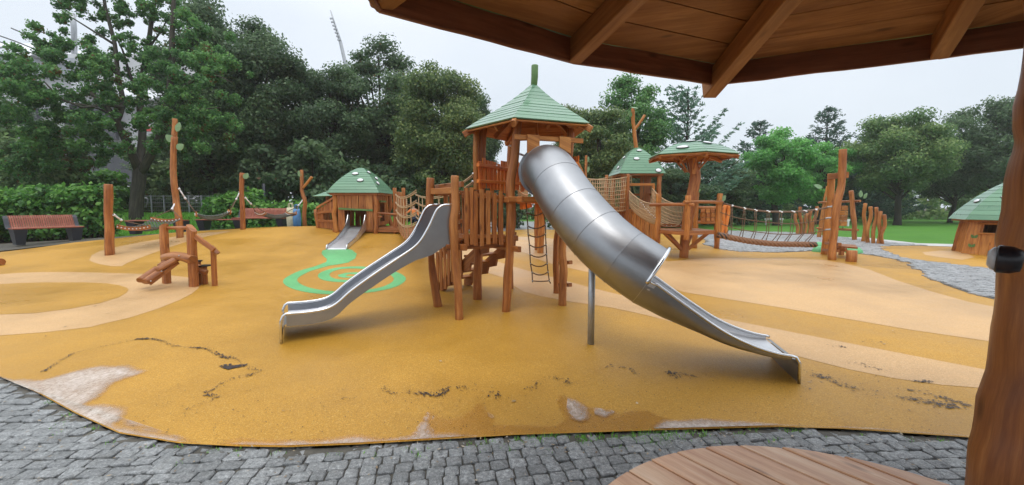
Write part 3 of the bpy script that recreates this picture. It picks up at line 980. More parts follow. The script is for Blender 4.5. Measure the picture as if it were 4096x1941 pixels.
# ------------------------------------------------------------------ the shelter the photographer stands under
HC = V(1.73, 0.95, 0)
HR, EAVE = 2.8, 2.6
def hexv(k, r=HR, z=0.0):
    a = math.radians(90 + 60 * k)
    return HC + V(r * math.cos(a), r * math.sin(a), z)
def shelter():
    t = thing('picnic_shelter', 'six-sided timber shelter roof seen from below with rafters and one crooked post', 'shelter', (HC.x, HC.y, 0))
    slope = 0.36
    top = EAVE + 0.155
    apo = HR * math.cos(math.radians(30))
    apex = HC + V(0, 0, top + apo * slope)
    def rim(k):
        """twelve rim points: corners and slightly bowed middles"""
        if k % 2 == 0:
            return hexv(k // 2)
        m_ = (hexv(k // 2) + hexv(k // 2 + 1)) / 2
        return m_ + (m_ - HC).normalized() * (0.15 if k == 1 else 0.03)
    for k in range(12):
        a, b = rim(k), rim(k + 1)
        mid = (a + b) / 2
        d = (b - a).normalized()
        inn = V(-d.y, d.x, 0)
        if inn.dot(HC - mid) < 0:
            inn = -inn
        mb = MB()
        mb.plank(a + V(0, 0, EAVE + 0.085), b + V(0, 0, EAVE + 0.085), 0.17, 0.035, inn, wav=0.004, n=8)
        mb.build('fascia_board', M['larch_red'], t)
        mb = MB()
        w = 0.205
        n = int(apo / w) + 1
        for j in range(n):
            f0, f1 = (0.03 + j * w) / apo, min((0.03 + (j + 1) * w - 0.006) / apo, 0.99)
            if f0 >= 0.98:
                break
            dz = random.uniform(-0.002, 0.002)
            def Q(e, f):
                p = e.lerp(HC, f)
                return V(p.x, p.y, top + f * apo * slope + dz)
            q = [Q(a, f0), Q(b, f0), Q(b, f1), Q(a, f1)]
            up = (q[3] - q[0]).normalized()
            nrm = d.cross(up)
            if nrm.z < 0:
                nrm = -nrm
            uo, vo = random.uniform(0, 60), random.uniform(0, 60)
            b0 = len(mb.v)
            for p in q:
                mb.v.append(tuple(p))
            for p in q:
                mb.v.append(tuple(p + nrm * 0.026))
            for fc in ((0, 1, 2, 3), (4, 7, 6, 5), (0, 4, 5, 1), (2, 6, 7, 3), (1, 5, 6, 2), (3, 7, 4, 0)):
                mb.f.append(tuple(b0 + i for i in fc))
                mb.uv.append(tuple((uo + (Vector(mb.v[b0 + i]) - mid).dot(d), vo + (Vector(mb.v[b0 + i]) - mid).dot(up)) for i in fc))
                mb.sm.append(False)
        mb.build('roof_boarding', M['larch'], t)
        mb = MB()
        nr = V(0, 0, 0.034)
        oa, ob = a + (a - HC).normalized() * 0.05, b + (b - HC).normalized() * 0.05
        mb.sweep([[oa + V(0, 0, top - 0.02) + nr, ob + V(0, 0, top - 0.02) + nr, apex + nr],
                  [oa + V(0, 0, top - 0.02) + nr * 2, ob + V(0, 0, top - 0.02) + nr * 2, apex + nr * 2]], [0, 0.03])
        mb.build('roof_cover', M['roof_green'], t)
    for k in range(6):
        a = hexv(k)
        out = (a - HC).normalized()
        sl = slope * apo / HR
        mb = MB()
        h, e_ = (0.17, 0.13) if k != 1 else (0.12, 0.02)
        p0 = a + out * e_ + V(0, 0, top - e_ * sl - h / 2 - 0.025)
        p1 = apex - out * 0.1 - V(0, 0, h / 2 + 0.06)
        mb.bar(p0, p1, 0.115, h)
        mb.build('hip_rafter', M['larch'], t)
        m = rim(2 * k + 1)
        out = (m - HC).normalized()
        mb = MB()
        mb.bar(m - out * (-0.02) + V(0, 0, top - 0.085), apex - out * 0.15 - V(0, 0, 0.10), 0.105, 0.155)
        mb.build('rafter', M['larch'], t)
    # the crooked post
    mb = MB()
    mb.log([(2.11, 1.69, -0.05), (2.125, 1.70, 0.40), (2.155, 1.71, 0.75), (2.185, 1.725, 1.2), (2.18, 1.725, 1.7), (2.185, 1.735, 2.2), (2.17, 1.735, 2.95)], [0.165, 0.158, 0.138, 0.145, 0.135, 0.138, 0.13], seg=28, wob=0.16, step=0.06)
    mb.build('post', M['robinia_wet'], t)
shelter()

def lamp():
    c = at(4014, 1038, 1.60)
    ax = V(-0.67, 0.735, 0.05).normalized()
    t = thing('spotlight', 'small black round spotlight with clear front on the shelter post', 'spotlight', c)
    mb = MB()
    pts = [c - ax * 0.048, c - ax * 0.044, c - ax * 0.02, c + ax * 0.014, c + ax * 0.02]
    mb.tube(pts, [0.026, 0.04, 0.051, 0.053, 0.048], seg=28)
    mb.build('housing', M['black'], t)
    mb = MB()
    mb.tube([c + ax * 0.015, c + ax * 0.03, c + ax * 0.042], [0.046, 0.042, 0.026], seg=28)
    mb.build('lens', M['glass_clear'], t)
    mb = MB()
    q = V(2.15, 1.725, c.z)
    d = (q - c).normalized()
    mb.tube([c + d * 0.02, c + d * ((q - c).length - 0.12)], 0.02, seg=12)
    mb.build('bracket', M['black'], t)
lamp()

def deck():
    c = V(1.1, 0.95, 0)
    R = 1.01
    t = thing('round_bench', 'round slatted hardwood seat on the cobbles under the shelter', 'bench', c)
    d = V(0.6, -0.8, 0)
    n = V(0.8, 0.6, 0)
    w = 0.145
    mb = MB()
    k = -R + 0.012
    while k < R - 0.03:
        a, b = k, min(k + w - 0.011, R - 0.005)
        m0, m1 = math.sqrt(max(R * R - a * a, 0.0004)), math.sqrt(max(R * R - b * b, 0.0004))
        top = []
        N = 7
        arc1, arc0 = [], []
        for i in range(N):
            s = a + (b - a) * i / (N - 1)
            h = math.sqrt(max(R * R - s * s, 0.0003))
            arc1.append(c + n * s + d * h)
            arc0.append(c + n * s - d * h)
        z1 = 0.45 + random.uniform(-0.0015, 0.0015)
        ring = arc1 + arc0[::-1]
        uo, vo = random.uniform(0, 60), random.uniform(0, 60)
        b0 = len(mb.v)
        m = len(ring)
        cen = sum(ring, Vector()) / m
        for zz_, s_ in ((0.41, 1.0), (z1 - 0.004, 1.0), (z1, 0.0)):
            for p in ring:
                q = p
                if s_ == 0.0:
                    v_ = p - c
                    sN = v_.dot(n)
                    mid_ = (a + b) / 2
                    q = p - n * (0.004 if sN > mid_ else -0.004) * (1 if abs(sN - mid_) > (b - a) * 0.3 else 0) - d * (0.004 if v_.dot(d) > 0 else -0.004)
                mb.v.append((q.x, q.y, zz_))
        for lv in range(2):
            for i in range(m):
                j = (i + 1) % m
                mb.f.append((b0 + lv * m + i, b0 + lv * m + j, b0 + (lv + 1) * m + j, b0 + (lv + 1) * m + i))
                mb.uv.append(tuple((uo + (Vector(mb.v[q_]) - c).dot(d), vo + (Vector(mb.v[q_]) - c).dot(n) + lv * 0.02) for q_ in mb.f[-1]))
                mb.sm.append(False)
        mb.f.append(tuple(b0 + 2 * m + i for i in range(m)))
        mb.uv.append(tuple((uo + (Vector(mb.v[q_]) - c).dot(d), vo + (Vector(mb.v[q_]) - c).dot(n)) for q_ in mb.f[-1]))
        mb.sm.append(False)
        k += w
    mb.build('seat', M['deck'], t)
    mb = MB()
    for s in (-0.6, 0.0, 0.6):
        h = math.sqrt(R * R - s * s) - 0.08
        mb.bar(c + d * s - n * h + V(0, 0, 0.37), c + d * s + n * h + V(0, 0, 0.37), 0.06, 0.07)
    mb.build('frame', M['anthracite'], t)
    for a in (20, 110, 200, 290):
        mb = MB()
        p = c + V(0.72 * math.cos(math.radians(a)), 0.72 * math.sin(math.radians(a)), 0)
        mb.bar(p + V(0, 0, -0.03), p + V(0, 0, 0.345), 0.08, 0.08, up=(1, 0, 0))
        mb.build('leg', M['anthracite'], t)
deck()
# ------------------------------------------------------------------ roofs of the play houses
def roof_boards(mb, foot, apex, profile, n, thick=0.02, lap=0.012):
    """lapped boards between the foot polygon and the apex. profile(s) -> (fraction of radius, height) for s 0..1"""
    m = len(foot)
    c = V(apex.x, apex.y, 0)
    for i in range(m):
        a, b = foot[i], foot[(i + 1) % m]
        for k in range(n):
            s0, s1 = k / n, (k + 1.12) / n
            f0, h0 = profile(s0)
            f1, h1 = profile(min(s1, 1.0))
            def P(e, f, h):
                q = c + (V(e.x, e.y, 0) - c) * f
                z = e.z + (apex.z - e.z) * h
                return V(q.x, q.y, z)
            q0, q1, q2, q3 = P(a, f0, h0), P(b, f0, h0), P(b, f1, h1), P(a, f1, h1)
            nr = (q1 - q0).cross(q3 - q0)
            if nr.length < 1e-7:
                nr = V(0, 0, 1)
            nr.normalize()
            if nr.z < 0:
                nr = -nr
            lo = nr * (lap + random.uniform(-0.002, 0.002))
            ring_lo = [q0 + lo - nr * thick, q1 + lo - nr * thick, q1 + lo, q0 + lo]
            ring_hi = [q3 - nr * thick, q2 - nr * thick, q2, q3]
            # board runs along a-b, sections at its two ends
            mb.sweep([[ring_lo[0], ring_hi[0], ring_hi[3], ring_lo[3]], [ring_lo[1], ring_hi[1], ring_hi[2], ring_lo[2]]], [0, (q1 - q0).length])

def dome_profile(s):
    """convex play-house roof: steep at the eave, flat at the top"""
    f = 1 - s ** 1.12 * 0.985
    h = 1 - (1 - s) ** 1.38
    return f, h

def spot_on_roof(mb, foot, apex, profile, side, along, s, rx, ry):
    m = len(foot)
    a, b = foot[side], foot[(side + 1) % m]
    c = V(apex.x, apex.y, 0)
    def P(e, s_):
        f, h = profile(s_)
        q = c + (V(e.x, e.y, 0) - c) * f
        return V(q.x, q.y, e.z + (apex.z - e.z) * h)
    p = P(a, s).lerp(P(b, s), along)
    u = (P(b, s) - P(a, s)).normalized()
    w = (P(a, s + 0.05).lerp(P(b, s + 0.05), along) - p).normalized()
    nr = u.cross(w).normalized()
    if nr.z < 0:
        nr = -nr
    rot = Matrix((u, nr.cross(u), nr)).transposed()
    return p + nr * 0.012, rot

def add_spots(root, foot, apex, profile, spots):
    for side, along, s, rx, ry in spots:
        c, rot = spot_on_roof(None, foot, apex, profile, side, along, s, rx, ry)
        mb = MB()
        mb.ell(c, rx * 1.14, ry * 1.2, 0.02, rot, seg=16, rows=4, lo=-0.9)
        o = mb.build('skylight_rim', M['skylight_rim'], root)
        mb = MB()
        mb.ell(c + rot @ V(0, 0, 0.012), rx, ry, 0.026, rot, seg=16, rows=5, lo=0.0)
        mb.build('skylight_cap', M['skylight'], o)

def leaf_shape(mb, base, up, side, L, w, thick=0.02):
    """a pointed wooden leaf panel"""
    up, side = Vector(up).normalized(), Vector(side)
    side = (side - up * side.dot(up)).normalized()
    out = []
    for i in range(9):
        t = i / 8
        out.append(base + up * (L * t) + side * (w / 2 * math.sin(math.pi * t ** 0.8) ** 0.8))
    for i in range(7, 0, -1):
        t = i / 8
        out.append(base + up * (L * t) - side * (w / 2 * math.sin(math.pi * t ** 0.8) ** 0.8))
    mb.prism(out, up.cross(side) * thick)

# ------------------------------------------------------------------ main tower
TC = V(0.25, 6.27, 0)
ANG = {'F': -104.5, 'R': -32.5, 'BR': 39.5, 'BL': 111.5, 'L': 183.5}
def pent(k, r, z):
    a = math.radians(ANG[k])
    return V(TC.x + r * math.cos(a), TC.y + r * math.sin(a), z)

def fence_boards(mb, a, b, z0, z1, n, w, nrm, back=0.0, jit=0.03, t=0.022):
    """upright boards between plan points a and b"""
    for i in range(n):
        f = (i + 0.5) / n
        p = Vector(a).lerp(Vector(b), f) + Vector(nrm) * back
        lo, hi = z0 + random.uniform(-jit, jit), z1 + random.uniform(-jit, jit)
        tw = random.uniform(-0.012, 0.012)
        d = (Vector(b) - Vector(a)).normalized()
        q0 = V(p.x, p.y, lo) - d * tw
        q1 = V(p.x, p.y, hi) + d * tw
        mb.plank(q0, q1, w * random.uniform(0.85, 1.12), t, nrm, wav=0.004, n=5)

def tower():
    t = thing('play_tower', 'tall wooden climbing tower with pointed green roof between the two steel slides', 'play tower', (0.1, 6.3, terrain(0.1, 6.3)))
    W, WW = M['robinia'], M['robinia_wet']
    def post(pxs, Y, r, mat=None, ext=None):
        pts = [at(a, b, Y) for a, b in pxs]
        pts[0].z = terrain(pts[0].x, pts[0].y) - 0.03
        if ext:
            pts.append(V(*ext))
        mb = MB()
        mb.log(pts, r, seg=16, wob=0.14, step=0.09)
        return mb.build('post', mat or W, t)
    post([(1753, 1228), (1741, 1158), (1729, 1072), (1720, 979), (1719, 808), (1722, 712)], 6.02, [0.068, 0.058, 0.05, 0.046, 0.054, 0.05])
    post([(1837, 1277), (1834, 1175), (1825, 1072), (1815, 934), (1819, 820), (1820, 703)], 5.43, [0.054, 0.052, 0.052, 0.06, 0.05, 0.049])
    post([(1910, 1196), (1910, 1072), (1914, 983), (1924, 808), (1926, 610), (1931, 511)], 6.45, [0.068, 0.066, 0.062, 0.06, 0.06, 0.062])
    post([(2023, 1246), (2034, 1106), (2042, 986), (2041, 779), (2047, 700), (2060, 607), (2072, 487)], 5.77, [0.056, 0.062, 0.055, 0.064, 0.062, 0.056, 0.052])
    post([(2249, 1223), (2254, 1072), (2252, 969), (2262, 800), (2279, 610), (2283, 515)], 6.08, [0.06, 0.056, 0.055, 0.055, 0.052, 0.052])
    post([(2226, 1172), (2226, 1003), (2240, 700), (2250, 530)], 6.87, [0.052, 0.05, 0.05, 0.05])
    a = at(2038, 1010, 7.25)
    post([(2042, 1140), (2038, 1000), (2038, 700), (2043, 520)], 7.25, [0.055, 0.05, 0.05, 0.048])
    # companion half log beside the left roof post
    mb = MB()
    mb.log([at(1905, 760, 6.36), at(1904, 660, 6.36), at(1907, 520, 6.36)], 0.042, seg=12)
    mb.build('half_log', M['robinia_gold'], t)

    # roof
    foot = [pent(k, 0.915, 2.66) for k in ('F', 'R', 'BR', 'BL', 'L')]
    apex = V(TC.x + 0.06, TC.y, 3.29)
    prof = lambda s: (1 - s * 0.965, s * (1 - 0.10 * math.sin(math.pi * s)))
    mb = MB()
    roof_boards(mb, foot, apex, prof, 11, thick=0.018, lap=0.004)
    roof = mb.build('roof', M['roof_green'], t)
    mb = MB()
    p = V(apex.x, apex.y, 3.26)
    mb.log([p, p + V(0.002, 0, 0.12), p + V(0.012, 0, 0.29)], [0.046, 0.05, 0.05], seg=16, wob=0.1)
    mb.build('finial', M['moss_green'], roof)
    mb = MB()
    roof_boards(mb, [f - V(0, 0, 0.04) for f in foot], apex - V(0, 0, 0.06), prof, 7, thick=0.016, lap=0.004)
    mb.build('roof_lining', M['robinia'], roof)
    for i, k in enumerate(('F', 'R', 'BR', 'BL', 'L')):
        mb = MB()
        e = pent(k, 0.94, 2.575)
        mb.bar(e, V(apex.x, apex.y, 3.17), 0.05, 0.085)
        mb.build('rafter', M['robinia'], roof)
        a, b = pent(k, 0.74, 2.62), pent(('R', 'BR', 'BL', 'L', 'F')[i], 0.74, 2.62)
        mb = MB()
        m = (a + b) / 2
        mb.bar(m + (m - TC).normalized() * V(1, 1, 0).length * 0.0 + V(0, 0, -0.02), V(apex.x, apex.y, 3.15), 0.04, 0.07)
        mb.build('rafter', M['robinia'], roof)

    # upper floor
    mb = MB()
    d = (pent('R', 0.72, 0) - pent('L', 0.72, 0)).normalized()
    poly = [pent(k, 0.72, 1.66) for k in ('F', 'R', 'BR', 'BL', 'L')]
    mb.prism(poly, (0, 0, 0.03))
    mb.build('upper_platform', WW, t)
    for ka, kb in (('F', 'R'), ('L', 'F'), ('BL', 'L'), ('BR', 'BL'), ('R', 'BR')):
        mb = MB()
        a, b = pent(ka, 0.75, 1.655), pent(kb, 0.75, 1.655)
        mb.bar(a + (a - b).normalized() * 0.12, b + (b - a).normalized() * 0.12, 0.045, 0.075)
        mb.build('floor_beam', W, t)
    for ka, kb, n in (('BL', 'L', 8), ('BR', 'BL', 9), ('R', 'BR', 9)):
        a, b = pent(ka, 0.74, 0), pent(kb, 0.74, 0)
        nr = ((a + b) / 2 - TC)
        nr.z = 0
        nr.normalize()
        mb = MB()
        fence_boards(mb, a.lerp(b, 0.06), a.lerp(b, 0.94), 1.80, 2.24, n, 0.072, nr, back=0.035, jit=0.035)
        bl = mb.build('balustrade', M['orange_board'], t)
        for z in (1.93, 2.14):
            mb = MB()
            mb.bar(V(a.x, a.y, z), V(b.x, b.y, z + random.uniform(-0.02, 0.02)), 0.05, 0.05)
            mb.build('rail', M['orange_board'], bl)
    # boards over the tube mouth
    a, b = pent('F', 0.72, 2.44), pent('R', 0.72, 2.44)
    d = (b - a).normalized()
    nr = V(d.y, -d.x, 0)
    mb = MB()
    mb.bar(a - d * 0.06 + nr * 0.05, b + d * 0.08 + nr * 0.05, 0.03, 0.062)
    mb.build('lintel', M['robinia_gold'], t)
    for s0, s1 in ((0.12, 0.32), (0.66, 0.86)):
        lo0, lo1 = (2.24, 2.32) if s0 < 0.5 else (2.34, 2.26)
        p = [a.lerp(b, s0), a.lerp(b, s1)]
        q = [V(p[0].x, p[0].y, lo0), V(p[1].x, p[1].y, lo1), V(p[1].x, p[1].y, 2.475), V(p[0].x, p[0].y, 2.475)]
        mb = MB()
        mb.prism([x + nr * 0.068 for x in q], nr * 0.02)
        mb.build('mouth_board', M['robinia_gold'], t)
    # lower platform between the four front posts
    P1, P2, P4, P3 = V(-1.06, 6.02, 0), V(-0.70, 5.43, 0), V(-0.06, 5.77, 0), V(-0.5, 6.45, 0)
    fl = [V(p.x, p.y, 1.135) for p in (P1, P2, P4, P3)]
    cen = sum(fl, Vector()) / 4
    d = (P4 - P2).normalized()
    mb = MB()
    for i in range(6):
        s0, s1 = i / 6 + 0.006, (i + 1) / 6 - 0.006
        q = [fl[1].lerp(fl[0], s0), fl[2].lerp(fl[3], s0), fl[2].lerp(fl[3], s1), fl[1].lerp(fl[0], s1)]
        mb.prism(q, (0, 0, 0.032))
    mb.build('lower_platform', WW, t)
    for a, b, z, e in ((P2, P4, 1.05, 0.13), (P1, P2, 1.05, 0.12), (P1, P3, 1.05, 0.1), (P3, P4, 1.0, 0.2), (P2 + V(0.16, 0.24, 0), P4 + V(0.06, 0.2, 0), 1.115, 0.12)):
        mb = MB()
        dd = (b - a).normalized()
        n_ = V(dd.y, -dd.x, 0)
        a2, b2 = a - dd * e + n_ * -0.06, b + dd * e + n_ * -0.06
        mb.bar(V(a2.x, a2.y, z), V(b2.x, b2.y, z), 0.055, 0.075)
        mb.build('floor_beam', WW, t)
    nr = V(d.y, -d.x, 0)
    a, b = P2 + d * 0.07, P4 - d * 0.05
    mb = MB()
    for i, (x0, x1) in enumerate(((550, 605), (620, 664), (667, 718), (745, 798), (827, 884), (917, 970), (1002, 1055))):
        f0, f1 = (x0 - 530) / (1085 - 530), (x1 - 530) / (1085 - 530)
        m = a.lerp(b, (f0 + f1) / 2)
        w = (f1 - f0) * (b - a).length
        hi = 1.80 + 0.02 * math.sin(i * 2.3) - 0.05 * i / 6
        lo = 1.065 + 0.015 * math.sin(i * 1.7)
        mb.plank(V(m.x, m.y, lo) + nr * 0.03, V(m.x, m.y, hi) + nr * 0.03, w, 0.022, nr, wav=0.004, n=6)
    bl = mb.build('balustrade', W, t)
    mb = MB()
    fence_boards(mb, a, b, 1.16, 1.76, 6, 0.05, nr, back=-0.035, jit=0.02)
    mb.build('balustrade', WW, t)
    for z in (1.70, 1.18):
        mb = MB()
        mb.bar(V(a.x, a.y, z), V(b.x, b.y, z - 0.015), 0.04, 0.055)
        mb.build('rail', WW, bl)
    # boards on the back left side and the bar over the slide mouth
    dd = (P3 - P1).normalized()
    n2 = V(-dd.y, dd.x, 0)
    mb = MB()
    fence_boards(mb, P1 + dd * 0.1, P3 - dd * 0.1, 1.2, 1.78, 5, 0.075, n2, jit=0.03)
    bl = mb.build('balustrade', W, t)
    for z in (1.33, 1.74):
        mb = MB()
        mb.bar(V(P1.x, P1.y, z), V(P3.x, P3.y, z + 0.03), 0.05, 0.06)
        mb.build('rail', W, bl)
    mb = MB()
    mb.bar(V(-1.12, 6.0, 1.77), V(-0.70, 5.46, 1.77), 0.045, 0.08)
    mb.build('crossbar', M['robinia_gold'], t)
    mb = MB()
    mb.bar(at(1745, 750, 6.15), at(1850, 737, 5.62), 0.045, 0.07)
    mb.build('crossbar', WW, t)

    # stairs from the back left up to the lower platform
    s0, s1 = V(-1.02, 7.36, terrain(-1.02, 7.36)), V(-0.12, 6.50, 1.06)
    dd = V(s1.x - s0.x, s1.y - s0.y, 0)
    run = dd.length
    dd.normalize()
    side = V(dd.y, -dd.x, 0)
    st = None
    for sgn in (1, -1):
        mb = MB()
        off = side * (0.28 * sgn)
        pts = []
        n = 6
        up, lo = [], []
        for i in range(n + 1):
            f = i / n
            p = s0 + dd * (run * f) + off
            z = s0.z + (s1.z - s0.z) * f
            up.append(V(p.x, p.y, z + 0.10))
            if i < n:
                p2 = s0 + dd * (run * (f + 0.85 / n)) + off
                zl_ = s0.z + (s1.z - s0.z) * f
                lo.append(V(p.x, p.y, max(zl_ - 0.07, terrain(p.x, p.y))))
                lo.append(V(p2.x, p2.y, max(zl_ - 0.05 + 0.02, terrain(p.x, p.y) + 0.01)))
        mb.prism(up + lo[::-1], side * 0.04)
        mb.build('stringer', WW, t)
    for i in range(6):
        f = (i + 0.55) / 6
        p = s0 + dd * (run * f)
        z = s0.z + (s1.z - s0.z) * f + 0.09
        mb = MB()
        mb.plank(V(p.x, p.y, z) - side * 0.30, V(p.x, p.y, z) + side * 0.30, 0.17, 0.035, (0, 0, 1), wav=0.003)
        mb.build('tread', WW, t)
    mb = MB()
    for i in range(7):
        f = (i + 0.3) / 7.5
        p = s0 + dd * (run * f * 0.6) + side * 0.35
        z = s0.z + (s1.z - s0.z) * f * 0.6
        mb.plank(V(p.x, p.y, max(z - 0.12, terrain(p.x, p.y) + 0.01)), V(p.x, p.y, z + 0.62), 0.075, 0.022, side, wav=0.004)
    bl = mb.build('balustrade', W, t)
    mb = MB()
    mb.bar(s0 + side * 0.32 + V(0, 0, 0.5), s0 + dd * (run * 0.58) + side * 0.32 + V(0, 0, (s1.z - s0.z) * 0.58 + 0.5), 0.045, 0.06)
    mb.build('rail', W, bl)
    # foot blocks low on the right posts
    for a, b in (((2262, 1052), (2283, 1050)), ((2262, 1139), (2281, 1140))):
        mb = MB()
        mb.bar(at(2240, a[1], 6.5), at(b[0], b[1], 6.12), 0.055, 0.055)
        mb.build('foot_block', WW, t)
    # white rope fittings
    for px, py, Y in ((2042, 584, 6.9), (2081, 617, 5.9), (2091, 621, 5.9), (1895, 696, 6.35), (1893, 727, 6.35)):
        mb = MB()
        mb.tube([at(px - 6, py - 3, Y), at(px + 6, py + 3, Y)], [0.012, 0.016], seg=8)
        mb.build('rope_fitting', M['white'], t)
    # two stay ropes to the left roof post
    for p, q in (((1895, 696), (1840, 738)), ((1893, 727), (1856, 752))):
        for o in (0, 0.03):
            mb = MB()
            mb.tube([at(p[0], p[1], 6.35) + V(0, 0, -o), at(q[0], q[1], 6.1) + V(0, 0, -o * 0.4)], 0.009, seg=6)
            mb.build('stay_rope', M['rope_tan'], t)
tower()

# ------------------------------------------------------------------ tube slide
def bez(P, t):
    a, b, c, d = P
    s = 1 - t
    return a * (s ** 3) + b * (3 * s * s * t) + c * (3 * s * t * t) + d * (t ** 3)

def tube_slide():
    t = thing('tube_slide', 'big curved stainless steel tube slide running down from the tower to the right', 'slide', (1.0, 4.9, terrain(1.0, 4.9)))
    R = 0.315
    key = [V(0.43, 5.80, 2.03), at(2190, 676, 5.5), at(2220, 717, 5.2), at(2261, 787, 4.95), at(2329, 875, 4.70), at(2425, 978, 4.46), at(2528, 1057, 4.30), at(2600, 1104, 4.24)]
    dense = smooth_path(key, 0.01)
    cum = [0.0]
    for a_, b_ in zip(dense[:-1], dense[1:]):
        cum.append(cum[-1] + (b_ - a_).length)
    pts = []
    for i in range(31):
        s_ = cum[-1] * i / 30
        j_ = min(range(len(cum)), key=lambda q_: abs(cum[q_] - s_))
        pts.append(dense[j_])
    for _ in range(6):
        pts = [pts[0]] + [(pts[i - 1] + pts[i] * 2 + pts[i + 1]) / 4 for i in range(1, 30)] + [pts[-1]]
    pts, fr, ts = MB.frames(pts)
    Z = V(0, 0, 1)
    frames_ = []
    for p, (tg, x, y) in zip(pts, fr):
        sx = tg.cross(Z).normalized()
        frames_.append((tg, sx, sx.cross(tg).normalized()))
    def tube_part(i0, i1, name, r):
        mb = MB()
        seg = 48
        rings = []
        for i in range(i0, i1 + 1):
            tg, sx, sy = frames_[i]
            rings.append([pts[i] + sx * (r * math.cos(2 * math.pi * k / seg)) + sy * (r * math.sin(2 * math.pi * k / seg)) for k in range(seg)])
        tt = [ts[i] for i in range(i0, i1 + 1)]
        mb.sweep(rings, tt, caps=False, smooth=True)
        inner = []
        for i in range(i1, i0 - 1, -1):
            tg, sx, sy = frames_[i]
            inner.append([pts[i] + sx * ((r - 0.012) * math.cos(2 * math.pi * k / seg)) + sy * ((r - 0.012) * math.sin(2 * math.pi * k / seg)) for k in range(seg)])
        mb.sweep(inner, tt[::-1], caps=False, smooth=True)
        return mb.build(name, M['steel'], t)
    cuts = [0, 3, 10, 16, 21, 26, 30]
    for a, b in zip(cuts[:-1], cuts[1:]):
        tube_part(a, b, 'tube_section', R)
    for c in cuts[1:-1]:
        mb = MB()
        tg, sx, sy = frames_[c]
        mb.tube([pts[c] + sx * ((R + 0.0) * math.cos(a_)) + sy * ((R + 0.0) * math.sin(a_)) for a_ in [2 * math.pi * k / 48 for k in range(49)]], 0.0035, seg=6, caps=False)
        mb.build('weld_seam', M['steel'], t)
    # entry flange
    tg, sx, sy = frames_[0]
    mb = MB()
    seg = 48
    for off, rr in ((0.0, R + 0.025),):
        rings = []
        for o, r_ in ((-0.03, R - 0.01), (-0.03, R + 0.03), (0.012, R + 0.03), (0.012, R - 0.01)):
            rings.append([pts[0] + tg * o + sx * (r_ * math.cos(2 * math.pi * k / seg)) + sy * (r_ * math.sin(2 * math.pi * k / seg)) for k in range(seg)])
        mb.sweep(rings, [0, 0.05, 0.1, 0.15], caps=False)
    mb.build('entry_flange', M['steel'], t)
    # half-round rim at the open end
    tg, sx, sy = frames_[-1]
    mb = MB()
    mb.tube([pts[-1] + sx * ((R + 0.012) * math.cos(a_)) + sy * ((R + 0.012) * math.sin(a_)) for a_ in [math.radians(-4 + 188 * k / 40) for k in range(41)]], 0.02, seg=10)
    mb.build('rim', M['steel_bright'], t)
    # open chute: the lower half of the tube flattens out to the run-out
    e = pts[-1]
    hd = V(tg.x, tg.y, 0).normalized()
    path = [e, e.lerp(V(1.80, 4.14, 0.56), 0.5) + V(0, 0, 0.005), V(1.80, 4.14, 0.575), V(2.03, 4.085, 0.425), V(2.25, 4.035, 0.325), V(2.43, 3.995, 0.275), V(2.53, 3.975, 0.262)]
    cp = smooth_path(path, 0.05)
    n = len(cp)
    seg = 20
    rings, top_l, top_r, tt = [], [], [], []
    L = 0
    for i, p in enumerate(cp):
        f = i / (n - 1)
        tgi = (cp[min(i + 1, n - 1)] - cp[max(i - 1, 0)]).normalized()
        if i == 0:
            tgi = tg
        h_ = V(tgi.x, tgi.y, 0).normalized()
        right = V(h_.y, -h_.x, 0)
        upn = right.cross(tgi).normalized()
        if upn.z < 0:
            upn = -upn
        depth = float(np.interp(f, [0, 0.25, 0.5, 0.8, 1.0], [R, 0.25, 0.15, 0.065, 0.035]))
        half = float(np.interp(f, [0, 0.4, 1.0], [R, 0.315, 0.30]))
        sq = float(np.interp(f, [0, 0.3, 0.75, 1.0], [2.0, 2.5, 6.0, 8.0]))
        ring = []
        for k in range(seg + 1):
            a_ = math.pi * k / seg
            cx_, sx_ = math.cos(a_), math.sin(a_)
            u = half * (abs(cx_) ** (2 / sq)) * (1 if cx_ >= 0 else -1)
            v = -depth * (abs(sx_) ** (2 / sq))
            ring.append(p + right * u + upn * v)
        rings.append(ring)
        top_r.append(ring[0])
        top_l.append(ring[-1])
        if i:
            L += (cp[i] - cp[i - 1]).length
        tt.append(L)
    mb = MB()
    mb.sweep(rings, tt, closed=False, caps=False, smooth=True)
    mb.build('chute_bed', M['steel_light'], t)
    mb = MB()
    under = [[q - V(0, 0, 0.006) for q in r] for r in rings]
    mb.sweep(under[::-1], tt[::-1], closed=False, caps=False, smooth=True)
    mb.build('open_chute', M['steel'], t)
    tgi = (cp[-1] - cp[-2]).normalized()
    h_ = V(tgi.x, tgi.y, 0).normalized()
    for tp in (top_l, top_r):
        q = tp[-1]
        ext = [q + h_ * 0.03 - V(0, 0, 0.008), q + h_ * 0.06 - V(0, 0, 0.06), V((q + h_ * 0.065).x, (q + h_ * 0.065).y, terrain(q.x, q.y))]
        if tp is top_l:
            ext = ext[:1]
        mb = MB()
        mb.tube(tp + ext, 0.014, seg=10)
        mb.build('side_rail', M['steel_bright'], t)
    # end sheet curling down to the ground
    a, b = rings[-1][2], rings[-1][-3]
    r2 = []
    gz = terrain(2.6, 3.9)
    for o, z in ((0.0, a.z), (0.025, a.z - 0.003), (0.045, a.z - 0.02), (0.055, a.z - 0.06), (0.058, gz)):
        r2.append([V(*(a + h_ * o)[:2], z), V(*(b + h_ * o)[:2], z), V(*(b + h_ * (o + 0.012))[:2], z - 0.001), V(*(a + h_ * (o + 0.012))[:2], z - 0.001)])
    mb = MB()
    mb.sweep(r2, [0, 0.04, 0.08, 0.12, 0.3], smooth=False)
    mb.build('end_sheet', M['steel'], t)
    # support post
    b = gp(2363, 1375)
    topz = None
    bestd = 9
